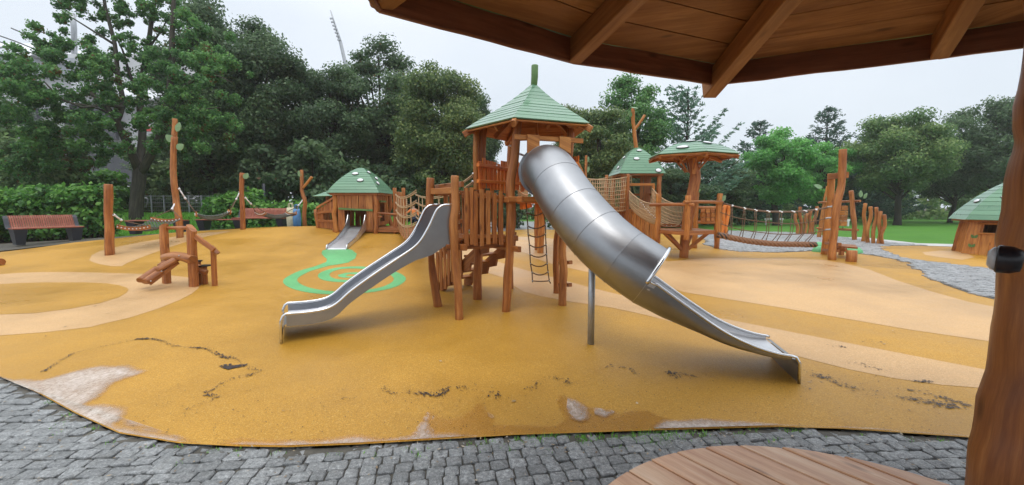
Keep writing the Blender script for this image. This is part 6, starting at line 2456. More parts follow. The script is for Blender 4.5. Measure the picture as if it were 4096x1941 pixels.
# ------------------------------------------------------------------ balance ramp
def ramp():
    Y1, Y2 = 7.45, 7.35
    c = gp(700, 1125)
    t = thing('balance_ramp', 'wooden balance ramp of half logs between two thick posts with a handrail', 'play ramp', c)
    def slabpost(px, Y, w, th, top_cut, mat=W):
        pts = [at(a, b, Y) for a, b in px]
        pts[0].z = terrain(pts[0].x, pts[0].y) - 0.03
        mb = MB()
        sp_ = smooth_path(pts, 0.1)
        rings, ts = [], []
        L = 0
        sd = random.uniform(0, 50)
        ax = V(0.93, -0.37, 0)
        ay = V(0.37, 0.93, 0)
        n = len(sp_)
        for i, p in enumerate(sp_):
            ww = w / 2 * (1 + 0.10 * noise.noise((sd, i * 0.6, 0)))
            if i:
                L += (p - sp_[i - 1]).length
            ring = []
            for k in range(12):
                a_ = 2 * math.pi * k / 12
                u = ww * math.copysign(abs(math.cos(a_)) ** 0.5, math.cos(a_))
                v = th / 2 * math.copysign(abs(math.sin(a_)) ** 0.5, math.sin(a_))
                dz = 0
                if i == n - 1:
                    dz = top_cut * u / ww
                ring.append(p + ax * u + ay * v + V(0, 0, dz))
            rings.append(ring)
            ts.append(L)
        mb.sweep(rings, ts)
        return mb.build('post', mat, t)
    z0 = lambda p: zz(400, 650, 2.442, p)
    slabpost(z0([(648, 1110), (640, 950), (628, 780), (622, 612)]), 7.62, 0.15, 0.10, 0.03)
    slabpost(z0([(910, 1123), (905, 950), (897, 800), (895, 640)]), 7.35, 0.155, 0.11, -0.06)
    # cross beam
    mb = MB()
    mb.log([at(*z0([(632, 935)])[0], 7.58), at(*z0([(760, 915)])[0], 7.42), at(*z0([(905, 950)])[0], 7.27)], 0.075, seg=12, wob=0.25)
    mb.build('crossbeam', WW, t)
    mb = MB()
    mb.log([at(*z0([(600, 640)])[0], 7.7), at(*z0([(860, 640)])[0], 7.36)], 0.032, seg=8)
    mb.build('crossbeam', W, t)
    # four half logs stepped down to the front left
    def half(p, q, r):
        mb = MB()
        p, q = Vector(p), Vector(q)
        pts = [p.lerp(q, i / 6) for i in range(7)]
        pts, fr, ts = MB.frames(pts)
        rings = []
        sd = random.uniform(0, 30)
        for i, (c_, (tg, x, y)) in enumerate(zip(pts, fr)):
            x = tg.cross(V(0, 0, 1)).normalized()
            y = x.cross(tg)
            rr = r * (1 + 0.08 * noise.noise((sd, i * 0.5, 0)))
            ring = [c_ + x * (rr * math.cos(math.pi * k / 8)) + y * (rr * 1.05 * math.sin(math.pi * k / 8)) for k in range(9)]
            ring += [c_ + x * (-rr * 0.5) - y * 0.02, c_ + x * (rr * 0.5) - y * 0.02]
            rings.append(ring)
        mb.sweep(rings, ts, smooth=True)
        return mb.build('half_log', WW, t)
    def zp(x, y, Y):
        return at(*z0([(x, y)])[0], Y)
    half(zp(395, 1165, 7.12), zp(560, 1050, 7.42), 0.072)
    half(zp(445, 1180, 6.98), zp(600, 1072, 7.24), 0.072)
    half(zp(590, 1030, 7.44), zp(735, 925, 7.62), 0.07)
    half(zp(560, 1070, 7.2), zp(790, 935, 7.45), 0.078)
    half(zp(790, 940, 7.4), zp(880, 975, 7.30), 0.06)
    mb = MB()
    mb.bar(zp(480, 1185, 7.05), zp(760, 975, 7.42), 0.06, 0.06)
    mb.build('stringer', WW, t)
    # handrail with small post
    mb = MB()
    mb.plank(zp(920, 715, 7.35), zp(1115, 855, 7.3), 0.08, 0.05, (0.3, -1, 0.1), wav=0.004)
    mb.build('handrail', W, t)
    b = zp(1113, 1075, 7.42)
    b.z = terrain(b.x, b.y) - 0.03
    mb = MB()
    mb.bar(b, zp(1106, 830, 7.42), 0.065, 0.07, up=(0.3, 1, 0))
    mb.build('rail_post', W, t)
    mb = MB()
    q = zp(1112, 860, 7.38)
    mb.bar(q + V(-0.05, 0, 0.06), q + V(0.06, 0, -0.06), 0.05, 0.09, up=(0.4, 1, 0))
    mb.build('rail_joint', WW, t)
    # stepping log with two dark discs
    mb = MB()
    mb.log([zp(945, 1005, 7.5), zp(985, 1055, 7.5), zp(1045, 1075, 7.5)], [0.05, 0.06, 0.045], seg=10, wob=0.25)
    lg = mb.build('root_log', WW, t)
    for x, y, r in ((1015, 1003, 0.105), (955, 957, 0.07)):
        p = zp(x, y, 7.55)
        mb = MB()
        mb.tube([p - V(0, 0, 0.02), p], r, seg=20, smooth=False)
        mb.build('step_disc', M['black'], t)
        mb = MB()
        mb.log([V(p.x, p.y, terrain(p.x, p.y) - 0.02), p - V(0, 0, 0.015)], 0.045, seg=10)
        mb.build('stem', WW, t)
    mb = MB()
    for x, y, Y in ((725, 965, 7.36), (602, 1063, 7.15), (497, 1160, 6.95), (772, 912, 7.3), (855, 932, 7.28)):
        mb.ell(zp(x, y, Y), 0.012, 0.012, 0.012, seg=8, rows=4)
    mb.build('bolt_heads', M['galv'], t)
ramp()

# ------------------------------------------------------------------ benches
def bench(label, c, ang, L_, back=True):
    g = terrain(c[0], c[1])
    t = thing('park_bench', label, 'bench', V(c[0], c[1], g), 'red slatted benches with dark legs')
    u = V(math.cos(ang), math.sin(ang), 0)
    f = V(u.y, -u.x, 0)      # front
    o = V(c[0], c[1], 0)
    def P(a, b, z):
        return o + u * a + f * b + V(0, 0, z + g)
    prof = [(0.27, 0.455), (0.24, 0.465), (0.1, 0.455), (-0.08, 0.445), (-0.19, 0.455)]
    if back:
        prof += [(-0.24, 0.49), (-0.275, 0.55), (-0.31, 0.64), (-0.355, 0.74), (-0.42, 0.82)]
    n = int(L_ / 0.052)
    mb = MB()
    for i in range(n):
        x0 = -L_ / 2 + 0.08 + (L_ - 0.16) * (i + 0.06) / n
        x1 = -L_ / 2 + 0.08 + (L_ - 0.16) * (i + 0.80) / n
        rings, ts = [], []
        for k, (b, z) in enumerate(prof[4:] if back else []):
            rings.append([P(x0, b, z), P(x1, b, z), P(x1, b - 0.025, z - 0.012), P(x0, b - 0.025, z - 0.012)])
            ts.append(k * 0.09)
        if rings:
            mb.sweep(rings, ts, smooth=False)
    if back:
        mb.build('backrest', M['bench_slat'], t)
    mb = MB()
    for b in (0.24, 0.165, 0.09, 0.015, -0.06, -0.135):
        mb.bar(P(-L_ / 2 + 0.04, b, 0.445), P(L_ / 2 - 0.04, b, 0.445), 0.066, 0.035)
    mb.build('seat', M['bench_slat'], t)
    for s in (-1, 1):
        a = s * (L_ / 2 - 0.06)
        if back:
            mb = MB()
            rings = [[P(a - 0.05, b + 0.01, z - 0.005), P(a + 0.05, b + 0.01, z - 0.005), P(a + 0.05, b - 0.035, z - 0.018), P(a - 0.05, b - 0.035, z - 0.018)] for b, z in prof[3:]]
            mb.sweep(rings, [k * 0.09 for k in range(len(rings))])
            mb.build('back_frame', M['anthracite'], t)
        mb = MB()
        x = s * (L_ / 2 - 0.2)
        # trapezoid leg box, wider at the top
        lo, hi = 0.0, 0.425
        r = []
        for z, w0, w1, hw in ((lo - 0.03, -0.16, 0.14, 0.09), (hi, -0.24, 0.26, 0.14)):
            r.append([P(x - hw, w0, z), P(x + hw, w0, z), P(x + hw, w1, z), P(x - hw, w1, z)])
        mb.sweep(r, [0, 0.4])
        mb.build('leg', M['anthracite'], t)
p1_, p2_ = at(95, 985, 12.55), at(305, 960, 13.55)
bench('red slatted bench with high curved backrest in front of the hedge', (at(187, 900, 13.05).x, 13.05), math.atan2(p2_.y - p1_.y, p2_.x - p1_.x), 1.6)
bench('backless dark bench behind the lowest hammock', (-12.35, 15.0), 0.10, 1.9, back=False)
q = at(890, 893, 16.4)
bench('backless bench behind the middle hammock', (q.x, q.y), 0.05, 1.75, back=False)
q = at(1045, 893, 16.6)
bench('red bench with low backrest beneath the farthest hammock', (q.x, q.y), 0.05, 2.0, back=True)

# ------------------------------------------------------------------ bags, child, log
def bag(label, px, Y, w, h, mat, cat='bag'):
    p = at(px, 880, Y)
    g = terrain(p.x, p.y)
    t = thing('carrier_bag', label, cat, V(p.x, p.y, g))
    mb = MB()
    rings, ts = [], []
    for k, (z, a, b) in enumerate(((0, 0.85, 0.10), (0.05, 0.95, 0.13), (h * 0.5, 1.05, 0.13), (h * 0.9, 0.98, 0.09), (h, 0.96, 0.05))):
        rings.append([V(p.x + math.copysign(abs(math.cos(q_)) ** 0.5, math.cos(q_)) * w / 2 * a * (1 + 0.05 * noise.noise((px, k, i))), p.y + math.sin(q_) * b, g + z) for i, q_ in enumerate([2 * math.pi * j / 16 for j in range(16)])])
        ts.append(z)
    mb.sweep(rings, ts, smooth=True)
    mb.build('body', mat, t)
    for s in (-1, 1):
        mb = MB()
        mb.tube(smooth_path([V(p.x - w * 0.25, p.y + 0.04 * s, g + h - 0.03), V(p.x - w * 0.18, p.y + 0.04 * s, g + h + 0.14), V(p.x + w * 0.18, p.y + 0.04 * s, g + h + 0.14), V(p.x + w * 0.25, p.y + 0.04 * s, g + h - 0.03)], 0.04), 0.013, seg=6)
        mb.build('handle', mat, t)
bag('cream coloured bag standing behind the kinked hammock post', 1165, 16.1, 0.30, 0.74, M['cream'])
bag('blue bag beside the cream bag near the kinked hammock post', 1188, 15.9, 0.25, 0.66, M['blue'])

def skin_person():
    Y = 21.5
    p = at(1655, 880, Y)
    g = terrain(p.x, p.y)
    t = thing('person', 'child in an orange jacket and dark trousers standing beyond the net bridge', 'person', V(p.x, p.y, g))
    H = 1.32
    s = H / 1.75
    def skin(name, verts, edges, rad, mat, parent):
        me = bpy.data.meshes.new(name)
        me.from_pydata([tuple(V(*v) * s) for v in verts], edges, [])
        o = bpy.data.objects.new(name, me)
        COL.objects.link(o)
        o.parent = parent
        ORG[o.name] = ORG[parent.name]
        sk = o.modifiers.new('skin', 'SKIN')
        for d, r in zip(me.skin_vertices[0].data, rad):
            d.radius = (r * s, r * s)
        me.skin_vertices[0].data[0].use_root = True
        o.modifiers.new('smooth', 'SUBSURF').levels = 1
        o.modifiers['smooth'].render_levels = 2
        dg = bpy.context.evaluated_depsgraph_get()
        m2 = bpy.data.meshes.new_from_object(o.evaluated_get(dg))
        o.modifiers.clear()
        o.data = m2
        m2.materials.clear()
        m2.materials.append(mat)
        m2.polygons.foreach_set('use_smooth', np.ones(len(m2.polygons), dtype=bool))
        return o
    body = skin('body', [(0, 0, 0.92), (0, 0, 1.15), (0, -0.01, 1.38), (0, -0.01, 1.48), (0, -0.03, 1.62), (0, -0.02, 1.72),
                         (0.19, 0, 1.36), (0.30, -0.05, 1.12), (0.36, -0.2, 0.95), (-0.19, 0, 1.36), (-0.36, -0.08, 1.2), (-0.52, -0.2, 1.16),
                         (0.1, 0, 0.86), (0.12, -0.03, 0.48), (0.12, 0.02, 0.06), (0.12, -0.12, 0.03), (-0.1, 0, 0.86), (-0.13, -0.05, 0.48), (-0.13, 0.03, 0.06), (-0.13, -0.11, 0.03)],
                [(0, 1), (1, 2), (2, 3), (3, 4), (4, 5), (2, 6), (6, 7), (7, 8), (2, 9), (9, 10), (10, 11), (0, 12), (12, 13), (13, 14), (14, 15), (0, 16), (16, 17), (17, 18), (18, 19)],
                [0.14, 0.13, 0.14, 0.055, 0.105, 0.07, 0.07, 0.05, 0.04, 0.07, 0.05, 0.04, 0.095, 0.065, 0.045, 0.035, 0.095, 0.065, 0.045, 0.035], M['skin'], t)
    skin('jacket', [(0, 0, 0.90), (0, 0, 1.15), (0, -0.005, 1.38), (0.2, 0, 1.36), (0.31, -0.05, 1.12), (0.35, -0.17, 0.98), (-0.2, 0, 1.36), (-0.36, -0.08, 1.2), (-0.49, -0.18, 1.165)],
         [(0, 1), (1, 2), (2, 3), (3, 4), (4, 5), (2, 6), (6, 7), (7, 8)], [0.17, 0.16, 0.16, 0.09, 0.07, 0.055, 0.09, 0.07, 0.055], M['orange_cloth'], t)
    skin('trousers', [(0, 0, 0.90), (0.1, 0, 0.84), (0.12, -0.03, 0.48), (0.12, 0.02, 0.09), (-0.1, 0, 0.84), (-0.13, -0.05, 0.48), (-0.13, 0.03, 0.09)],
         [(0, 1), (1, 2), (2, 3), (0, 4), (4, 5), (5, 6)], [0.145, 0.11, 0.08, 0.065, 0.11, 0.08, 0.065], M['navy_cloth'], t)
    mb = MB()
    base = V(p.x, p.y, g)
    mb.ell(base + V(0, 0.0, 1.665) * s, 0.118 * s, 0.125 * s, 0.115 * s, seg=14, rows=6, lo=-0.25)
    mb.build('hair', M['hair'], t)
skin_person()

q = gp(-14, 1062)
mb = MB()
mb.log([V(q.x - 0.5, q.y + 0.1, q.z + 0.07), V(q.x + 0.14, q.y - 0.02, q.z + 0.08)], 0.085, seg=12)
tag(mb.build('balance_log', WW, org=(q.x, q.y, q.z)), 'end of a reddish log lying on the rubber at the left edge', 'log')

# ------------------------------------------------------------------ fence and steps on the left bank
def fence():
    a, b = at(560, 868, 23.2), at(1010, 868, 23.2)
    t = thing('metal_fence', 'grey wire mesh fence on the grass bank behind the hammocks', 'fence', V((a.x + b.x) / 2, 23.2, terrain((a.x + b.x) / 2, 23.2)))
    n = 9
    for i in range(n + 1):
        x = a.x + (b.x - a.x) * i / n
        g = terrain(x, 23.2)
        mb = MB()
        mb.bar((x, 23.2, g - 0.05), (x, 23.2, g + 1.1), 0.06, 0.06, up=(0, 1, 0))
        mb.build('post', M['galv'], t)
    mb = MB()
    g0_, g1_ = terrain(a.x, 23.2), terrain(b.x, 23.2)
    for z in (0.1, 0.3, 0.5, 0.7, 0.9, 1.06):
        mb.tube([V(a.x, 23.2, g0_ + z), V(b.x, 23.2, g1_ + z)], 0.009 if z < 1 else 0.016, seg=5)
    m = int((b.x - a.x) / 0.1)
    for i in range(m):
        x = a.x + (b.x - a.x) * i / m
        g = terrain(x, 23.2)
        mb.tube([V(x, 23.2, g + 0.06), V(x, 23.2, g + 1.06)], 0.004, seg=4)
    mb.build('wire_mesh', M['galv'], t)
fence()
def steps():
    c = at(500, 860, 25.0)
    g = terrain(c.x, c.y)
    t = thing('outdoor_steps', 'stepped earth ramp with pale steel handrails behind the big maple', 'steps', V(c.x, c.y, g))
    # a flight climbing to the left and back
    mb = MB()
    for i in range(9):
        x1 = c.x + 1.4 - i * 0.55
        mb.bar(V(x1, 24.2, g + 0.08 + i * 0.17), V(x1, 26.6, g + 0.08 + i * 0.17), 0.56, 0.34 + 0.0)
    mb.build('treads', M['joint'], t)
    for y, dx in ((24.1, 0.0), (25.6, 0.1)):
        pts = [V(c.x + 2.0 + dx, y, g + 0.45), V(c.x + 2.15 + dx, y, g + 0.9), V(c.x + 1.7 + dx, y, g + 1.05), V(c.x - 0.6 + dx, y, g + 1.75), V(c.x - 2.6 + dx, y, g + 2.35)]
        mb = MB()
        mb.tube(smooth_path(pts, 0.1), 0.035, seg=8)
        for k in (0.3, 0.95):
            q_ = pts[2].lerp(pts[4], k)
            mb.tube([q_, V(q_.x, q_.y, g - 0.02)], 0.03, seg=8)
        mb.build('handrail', M['galv'], t)
steps()
mb = MB()
p = at(1058, 812, 21)
g = terrain(p.x, p.y)
mb.tube([V(p.x, p.y, g - 0.02), V(p.x, p.y, at(1057, 735, 21).z)], [0.085, 0.07], seg=10)
tag(mb.build('lamp_post', M['anthracite'], org=(p.x, p.y, g)), 'plain thin grey-green post in the dark shrubs behind the farthest hammock', 'post')

# ------------------------------------------------------------------ goals on the lawn, far off
def goal(label, px, Y, w, h):
    p = at(px, 890, Y)
    g = terrain(p.x, p.y)
    t = thing('white_barrier', label, 'barrier', V(p.x, p.y, g))
    mb = MB()
    mb.bar((p.x - w / 2, p.y, g + h), (p.x + w / 2, p.y, g + h), 0.1, 0.16)
    mb.build('rail', M['white'], t)
    for f in (-0.42, 0.1, 0.42):
        mb = MB()
        mb.bar((p.x + f * w, p.y, g - 0.02), (p.x + f * w, p.y, g + h - 0.08 + (0.7 if f == 0.1 else 0)), 0.12, 0.1, up=(0, 1, 0))
        mb.build('post', M['white'], t)
goal('low white barrier with one raised post across the lawn behind the rope bridge', 3095, 37, 1.6, 0.5)
goal('low white barrier on the lawn beside the slanting block frame', 3365, 34, 1.3, 0.45)

# ------------------------------------------------------------------ stadium and mast beyond the trees
def stadium():
    Yb = 62.0
    t = thing('stadium', 'white curved stadium roof with grey walls and white panels behind the maple', 'stadium', (-62, Yb, terrain(-62, Yb)))
    def shell(name, upper, lower, depth, mat):
        """curved roof membrane between an upper and a lower edge, bulging outwards"""
        n = 24
        def res(pl):
            p = smooth_path([at(a, b, Yb) for a, b in pl], 0.5)
            return [p[int(i * (len(p) - 1) / n)] for i in range(n + 1)]
        up, lo = res(upper), res(lower)
        rings = []
        for side in (0, 1):
            seq = range(9) if not side else range(8, -1, -1)
            for k in seq:
                f = k / 8
                rings.append([u.lerp(l, f) + V(0, depth * (1 - f) - 3.0 * math.sin(math.pi * f) + 0.4 * side, 0) for u, l in zip(up, lo)])
        mb = MB()
        mb.sweep(rings, [i * 1.0 for i in range(len(rings))], closed=False, caps=False, smooth=True)
        return mb.build(name, mat, t)
    def panel(name, x0, y0, x1, y1, Y, mat, th=0.6):
        a, b = at(x0, y1, Y), at(x1, y0, Y)
        mb = MB()
        z0 = a.z
        mb.bar(((a.x + b.x) / 2, Y, z0), ((a.x + b.x) / 2, Y, b.z), abs(b.x - a.x), th, up=(0, 1, 0), bev=0.05)
        return mb.build(name, mat, t)
    panel('wall', -500, 230, 980, 880, Yb + 4, M['concrete'], 3)
    panel('facade_glass', 270, 420, 460, 560, Yb + 1.6, M['dark_glass'])
    panel('facade_glass', 330, 590, 640, 760, Yb + 1.4, M['dark_glass'])
    panel('facade_glass', 60, 430, 150, 520, Yb + 1.4, M['dark_glass'])
    for x0, y0, x1, y1 in ((240, 400, 268, 490), (232, 560, 280, 650), (0, 470, 100, 640), (300, 330, 330, 420), (440, 500, 470, 520), (585, 515, 610, 525), (-200, 480, -40, 640)):
        panel('white_panel', x0, y0, x1, y1, Yb + 0.8, M['membrane'])
    panel('red_sign', 580, 505, 604, 526, Yb, M['red'])
    panel('dark_band', -300, 235, 330, 300, Yb + 1.8, M['galv'])
    shell('roof_shell', [(-500, 30), (-200, 60), (0, 88), (40, 105), (75, 140), (102, 185)], [(-500, 240), (-200, 215), (0, 190), (60, 200), (85, 210), (110, 225)], 12, M['membrane'])
    shell('roof_shell', [(40, 128), (70, 118), (110, 113), (160, 122), (200, 150), (235, 200)], [(60, 215), (90, 222), (130, 228), (170, 232), (200, 236), (240, 240)], 16, M['membrane'])
    shell('roof_shell', [(300, 330), (420, 270), (540, 300), (600, 350)], [(300, 380), (420, 390), (540, 395), (610, 400)], 10, M['membrane'])
    for pts in (((-300, 90), (-40, 130), (60, 165), (210, 225)), ((-300, 120), (-40, 155), (60, 188), (200, 240)), ((45, 113), (120, 145), (215, 195))):
        mb = MB()
        mb.tube([at(a, b, Yb - 1.0) for a, b in pts], 0.09, seg=6)
        mb.build('roof_cable', M['anthracite'], t)
    mb = MB()
    mb.tube([at(290, 55, Yb + 3), at(296, 110, Yb + 3), at(300, 330, Yb + 4)], 0.35, seg=6)
    mb.build('roof_mast', M['galv'], t)
stadium()

def mast():
    Yb = 75.0
    top, bot = at(1322, 42, Yb), at(1420, 420, Yb)
    base = V(bot.x + 3, Yb, terrain(bot.x + 3, Yb))
    t = thing('leaning_mast', 'thin leaning white floodlight mast rising behind the dark trees', 'mast', base)
    mb = MB()
    mb.tube([base, bot, at(1362, 170, Yb), top], [0.42, 0.38, 0.28, 0.08], seg=10)
    mb.build('shaft', M['galv'], t)
    for i in range(7):
        f = i / 6
        p = at(1330 + 30 * f, 75 + 85 * f, Yb - 0.3)
        mb = MB()
        mb.bar(p + V(-0.42, 0, 0), p + V(0.12, 0, 0.05), 0.2, 0.22)
        mb.build('floodlight', M['galv'], t)
mast()
# ------------------------------------------------------------------ vegetation
def leaf_mesh(name, clumps, n, size, mat, seed, aspect=1.0, up_bias=0.35, brown=0.0, shell=0.55, droop=0.0, light_top=0.25):
    """n leaf clusters spread through ellipsoid clumps [(centre, rx, ry, rz)]"""
    r = np.random.default_rng(seed)
    C = np.array([list(c[0]) for c in clumps])
    R = np.array([[c[1], c[2], c[3]] for c in clumps])
    wgt = (R[:, 0] * R[:, 1] * R[:, 2]) ** (2 / 3)
    idx = r.choice(len(clumps), n, p=wgt / wgt.sum())
    d = r.normal(size=(n, 3))
    d /= np.linalg.norm(d, axis=1, keepdims=True)
    rad = r.uniform(0, 1, n) ** shell
    rad *= 1 + 0.12 * r.normal(size=n)
    # ragged outline
    P = C[idx] + d * R[idx] * rad[:, None]
    P[:, 2] -= droop * rad ** 2 * np.abs(R[idx][:, 0])
    nrm = d + np.array([0, 0, up_bias]) + 0.75 * r.normal(size=(n, 3))
    nrm /= np.linalg.norm(nrm, axis=1, keepdims=True)
    a = r.normal(size=(n, 3))
    t = np.cross(nrm, a)
    t /= np.linalg.norm(t, axis=1, keepdims=True)
    b = np.cross(nrm, t)
    s = size * r.uniform(0.6, 1.35, n)
    hs = s[:, None] * 0.5
    fold = (r.uniform(-0.25, 0.35, n) * s)[:, None] * nrm
    verts = np.empty((n, 4, 3))
    verts[:, 0] = P - t * hs * aspect
    verts[:, 1] = P - b * hs * r.uniform(0.6, 1.0, n)[:, None] + fold
    verts[:, 2] = P + t * hs * aspect
    verts[:, 3] = P + b * hs * r.uniform(0.6, 1.0, n)[:, None] + fold * 0.4
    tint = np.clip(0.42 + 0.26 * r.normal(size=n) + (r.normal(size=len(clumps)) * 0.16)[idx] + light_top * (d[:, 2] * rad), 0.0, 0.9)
    if brown:
        tint[r.uniform(size=n) < brown] = 0.97
        bc = np.flatnonzero(r.uniform(size=len(clumps)) < brown * 1.6)
        sel = np.isin(idx, bc) & (r.uniform(size=n) < 0.5)
        tint[sel] = 0.97
    return quads(name, verts.reshape(-1, 3), tint, mat)

def quads(name, V_, tint, mat):
    n = len(V_) // 4
    me = bpy.data.meshes.new(name)
    me.vertices.add(n * 4)
    me.vertices.foreach_set('co', V_.astype(np.float32).ravel())
    me.loops.add(n * 4)
    me.loops.foreach_set('vertex_index', np.arange(n * 4, dtype=np.int32))
    me.polygons.add(n)
    me.polygons.foreach_set('loop_start', np.arange(0, n * 4, 4, dtype=np.int32))
    me.polygons.foreach_set('loop_total', np.full(n, 4, dtype=np.int32))
    a = me.attributes.new('tint', 'FLOAT', 'POINT')
    a.data.foreach_set('value', np.repeat(tint, 4).astype(np.float32))
    me.materials.append(mat)
    me.update(calc_edges=True)
    me.validate()
    return me

def crown_clumps(r, rx, ry, rz, zc, n, cr):
    """clump centres filling an egg-shaped crown, cr = clump radius share"""
    out = []
    for _ in range(n):
        d = r.normal(size=3)
        d /= np.linalg.norm(d)
        k = r.uniform(0.25, 1.0) ** 0.5 * 0.86
        w = 1.0 if d[2] > 0 else 0.92
        c = (d[0] * rx * k * w, d[1] * ry * k * w, zc + d[2] * rz * k)
        q = cr * r.uniform(0.65, 1.25)
        out.append((c, q * 1.25, q * 1.25, q * 0.8))
    return out

def limbs(mb, r, base_r, height, clumps, fork_z, k_main=5):
    """trunk with limbs that reach for the clumps"""
    lean = r.normal(size=2) * 0.02 * height
    trunk = [V(0, 0, -0.15), V(0, 0, 0.2), V(lean[0] * 0.3, lean[1] * 0.3, fork_z * 0.5), V(lean[0], lean[1], fork_z), V(lean[0] * 1.4, lean[1] * 1.4, height * 0.62), V(lean[0] * 1.5, lean[1] * 1.5, height * 0.86)]
    mb.tube(smooth_path(trunk, 0.4), [base_r * float(np.interp(i, [0, 1, 4, 18], [1.35, 1.05, 0.9, 0.28])) for i in range(len(smooth_path(trunk, 0.4)))], seg=10, wob=0.15)
    order = r.permutation(len(clumps))[:k_main * 4]
    for j in order:
        c = V(*clumps[j][0])
        z0 = min(max(fork_z * r.uniform(0.85, 1.3), c.z * 0.45), height * 0.7)
        s = V(lean[0], lean[1], z0)
        m = s.lerp(c, 0.5) + V(r.normal() * 0.2, r.normal() * 0.2, -0.1 * (c - s).length * 0.5 + 0.2)
        p = smooth_path([s, m, c], 0.5)
        mb.tube(p, [base_r * 0.42 * (1 - 0.85 * i / (len(p) - 1)) + 0.012 for i in range(len(p))], seg=6)

TREE_SRC = {}
def tree(key, name, label, cat, px, py_top, Y, half_px, leaf, seed, n, size, bottom=0.16, clump=0.2, nclump=46, trunk_r=0.22, brown=0.0, group=None, rot=0.0, bark='bark_dark', flat=1.0, shell=0.55, light_top=0.25):
    """a broad-leaved tree: crown half width half_px and top py_top in the photograph fix its real size at distance Y"""
    p = at(px, 880, Y)
    g = terrain(p.x, p.y)
    H = at(px, py_top, Y).z - g
    R = half_px * Y / FPX
    t = thing(name, label, cat, V(p.x, p.y, g), group)
    t.rotation_euler = (0, 0, rot)
    if key in TREE_SRC:
        (mt, ml), H0, R0 = TREE_SRC[key]
        t.scale = (R / R0, R / R0, H / H0)
        for nm, me in (('trunk', mt), ('crown', ml)):
            o = bpy.data.objects.new(nm, me)
            COL.objects.link(o)
            o.parent = t
        return t
    r = np.random.default_rng(seed)
    z0 = H * bottom
    rz = (H - z0) / 2
    cl = crown_clumps(r, R * 0.88, R * 0.88 * flat, rz * 1.0, z0 + rz, nclump, clump * (R + rz) / 2 * 1.25)
    mb = MB()
    limbs(mb, r, trunk_r, H, cl, max(z0 * 1.1, H * 0.16))
    tr = mb.build('trunk', M[bark], None, org=(0, 0, 0))
    tr.parent = t
    me = leaf_mesh('crown', cl, n, size, L[leaf], seed + 1, brown=brown, shell=shell, light_top=light_top)
    o = bpy.data.objects.new('crown', me)
    COL.objects.link(o)
    o.parent = t
    TREE_SRC[key] = ((tr.data, me), H, R)
    return t

def conifer(key, name, label, px, py_top, Y, half_px, leaf, seed, spread=0.35, n_whorl=16, upswept=0.15, group=None, bottom=0.12, ragged=0.4, nd=26, power=0.75):
    p = at(px, 880, Y)
    g = terrain(p.x, p.y)
    H = at(px, py_top, Y).z - g
    R = half_px * Y / FPX
    t = thing(name, label, 'tree', V(p.x, p.y, g), group)
    if key in TREE_SRC:
        (mt, ml), H0, R0 = TREE_SRC[key]
        t.scale = (R / R0, R / R0, H / H0)
        t.rotation_euler = (0, 0, seed * 0.7)
        for nm, me in (('trunk', mt), ('crown', ml)):
            o = bpy.data.objects.new(nm, me)
            COL.objects.link(o)
            o.parent = t
        return t
    r = np.random.default_rng(seed)
    mb = MB()
    mb.tube([V(0, 0, -0.1), V(0, 0, H * 0.5), V(0.05, 0, H * 0.98)], [0.24, 0.15, 0.03], seg=8)
    Q, T = [], []
    for w in range(n_whorl):
        f = (w + 0.5) / n_whorl
        z = H * (bottom + (1 - bottom) * f)
        rr = R * (1 - f) ** power + 0.25
        for b in range(int(5 + 3 * (1 - f))):
            a = r.uniform(0, 2 * math.pi)
            ln = rr * r.uniform(1 - ragged, 1.1)
            rise = ln * (upswept + 0.25 * r.normal() * 0.4 + 0.25 * f)
            e = V(math.cos(a) * ln, math.sin(a) * ln, z + rise)
            s = V(0, 0, z - 0.05 * ln)
            mid = s.lerp(e, 0.55) - V(0, 0, 0.07 * ln)
            path = smooth_path([s, mid, e], 0.35)
            mb.tube(path, [max(0.035 * (1 - i / len(path)), 0.008) for i in range(len(path))], seg=4)
            for q in path[1 if len(path) < 4 else 2:]:
                for _ in range(nd // 4):
                    c = np.array(q) + r.normal(size=3) * np.array([0.16, 0.16, 0.09]) * (0.6 + 0.5 * spread)
                    dirv = np.array((math.cos(a), math.sin(a), 0.25)) + 0.55 * r.normal(size=3)
                    dirv /= np.linalg.norm(dirv)
                    side = np.cross(dirv, r.normal(size=3))
                    side /= np.linalg.norm(side)
                    l, w_ = r.uniform(0.16, 0.38), r.uniform(0.03, 0.075)
                    Q += [c - dirv * l * 0.5, c + side * w_, c + dirv * l * 0.5, c - side * w_]
                    T.append(np.clip(0.45 + 0.25 * r.normal(), 0, 0.9))
    tr = mb.build('trunk', M['bark_dark'], None, org=(0, 0, 0))
    tr.parent = t
    me = quads('crown', np.array(Q), np.array(T), L[leaf])
    o = bpy.data.objects.new('crown', me)
    COL.objects.link(o)
    o.parent = t
    TREE_SRC[key] = ((tr.data, me), H, R)
    return t

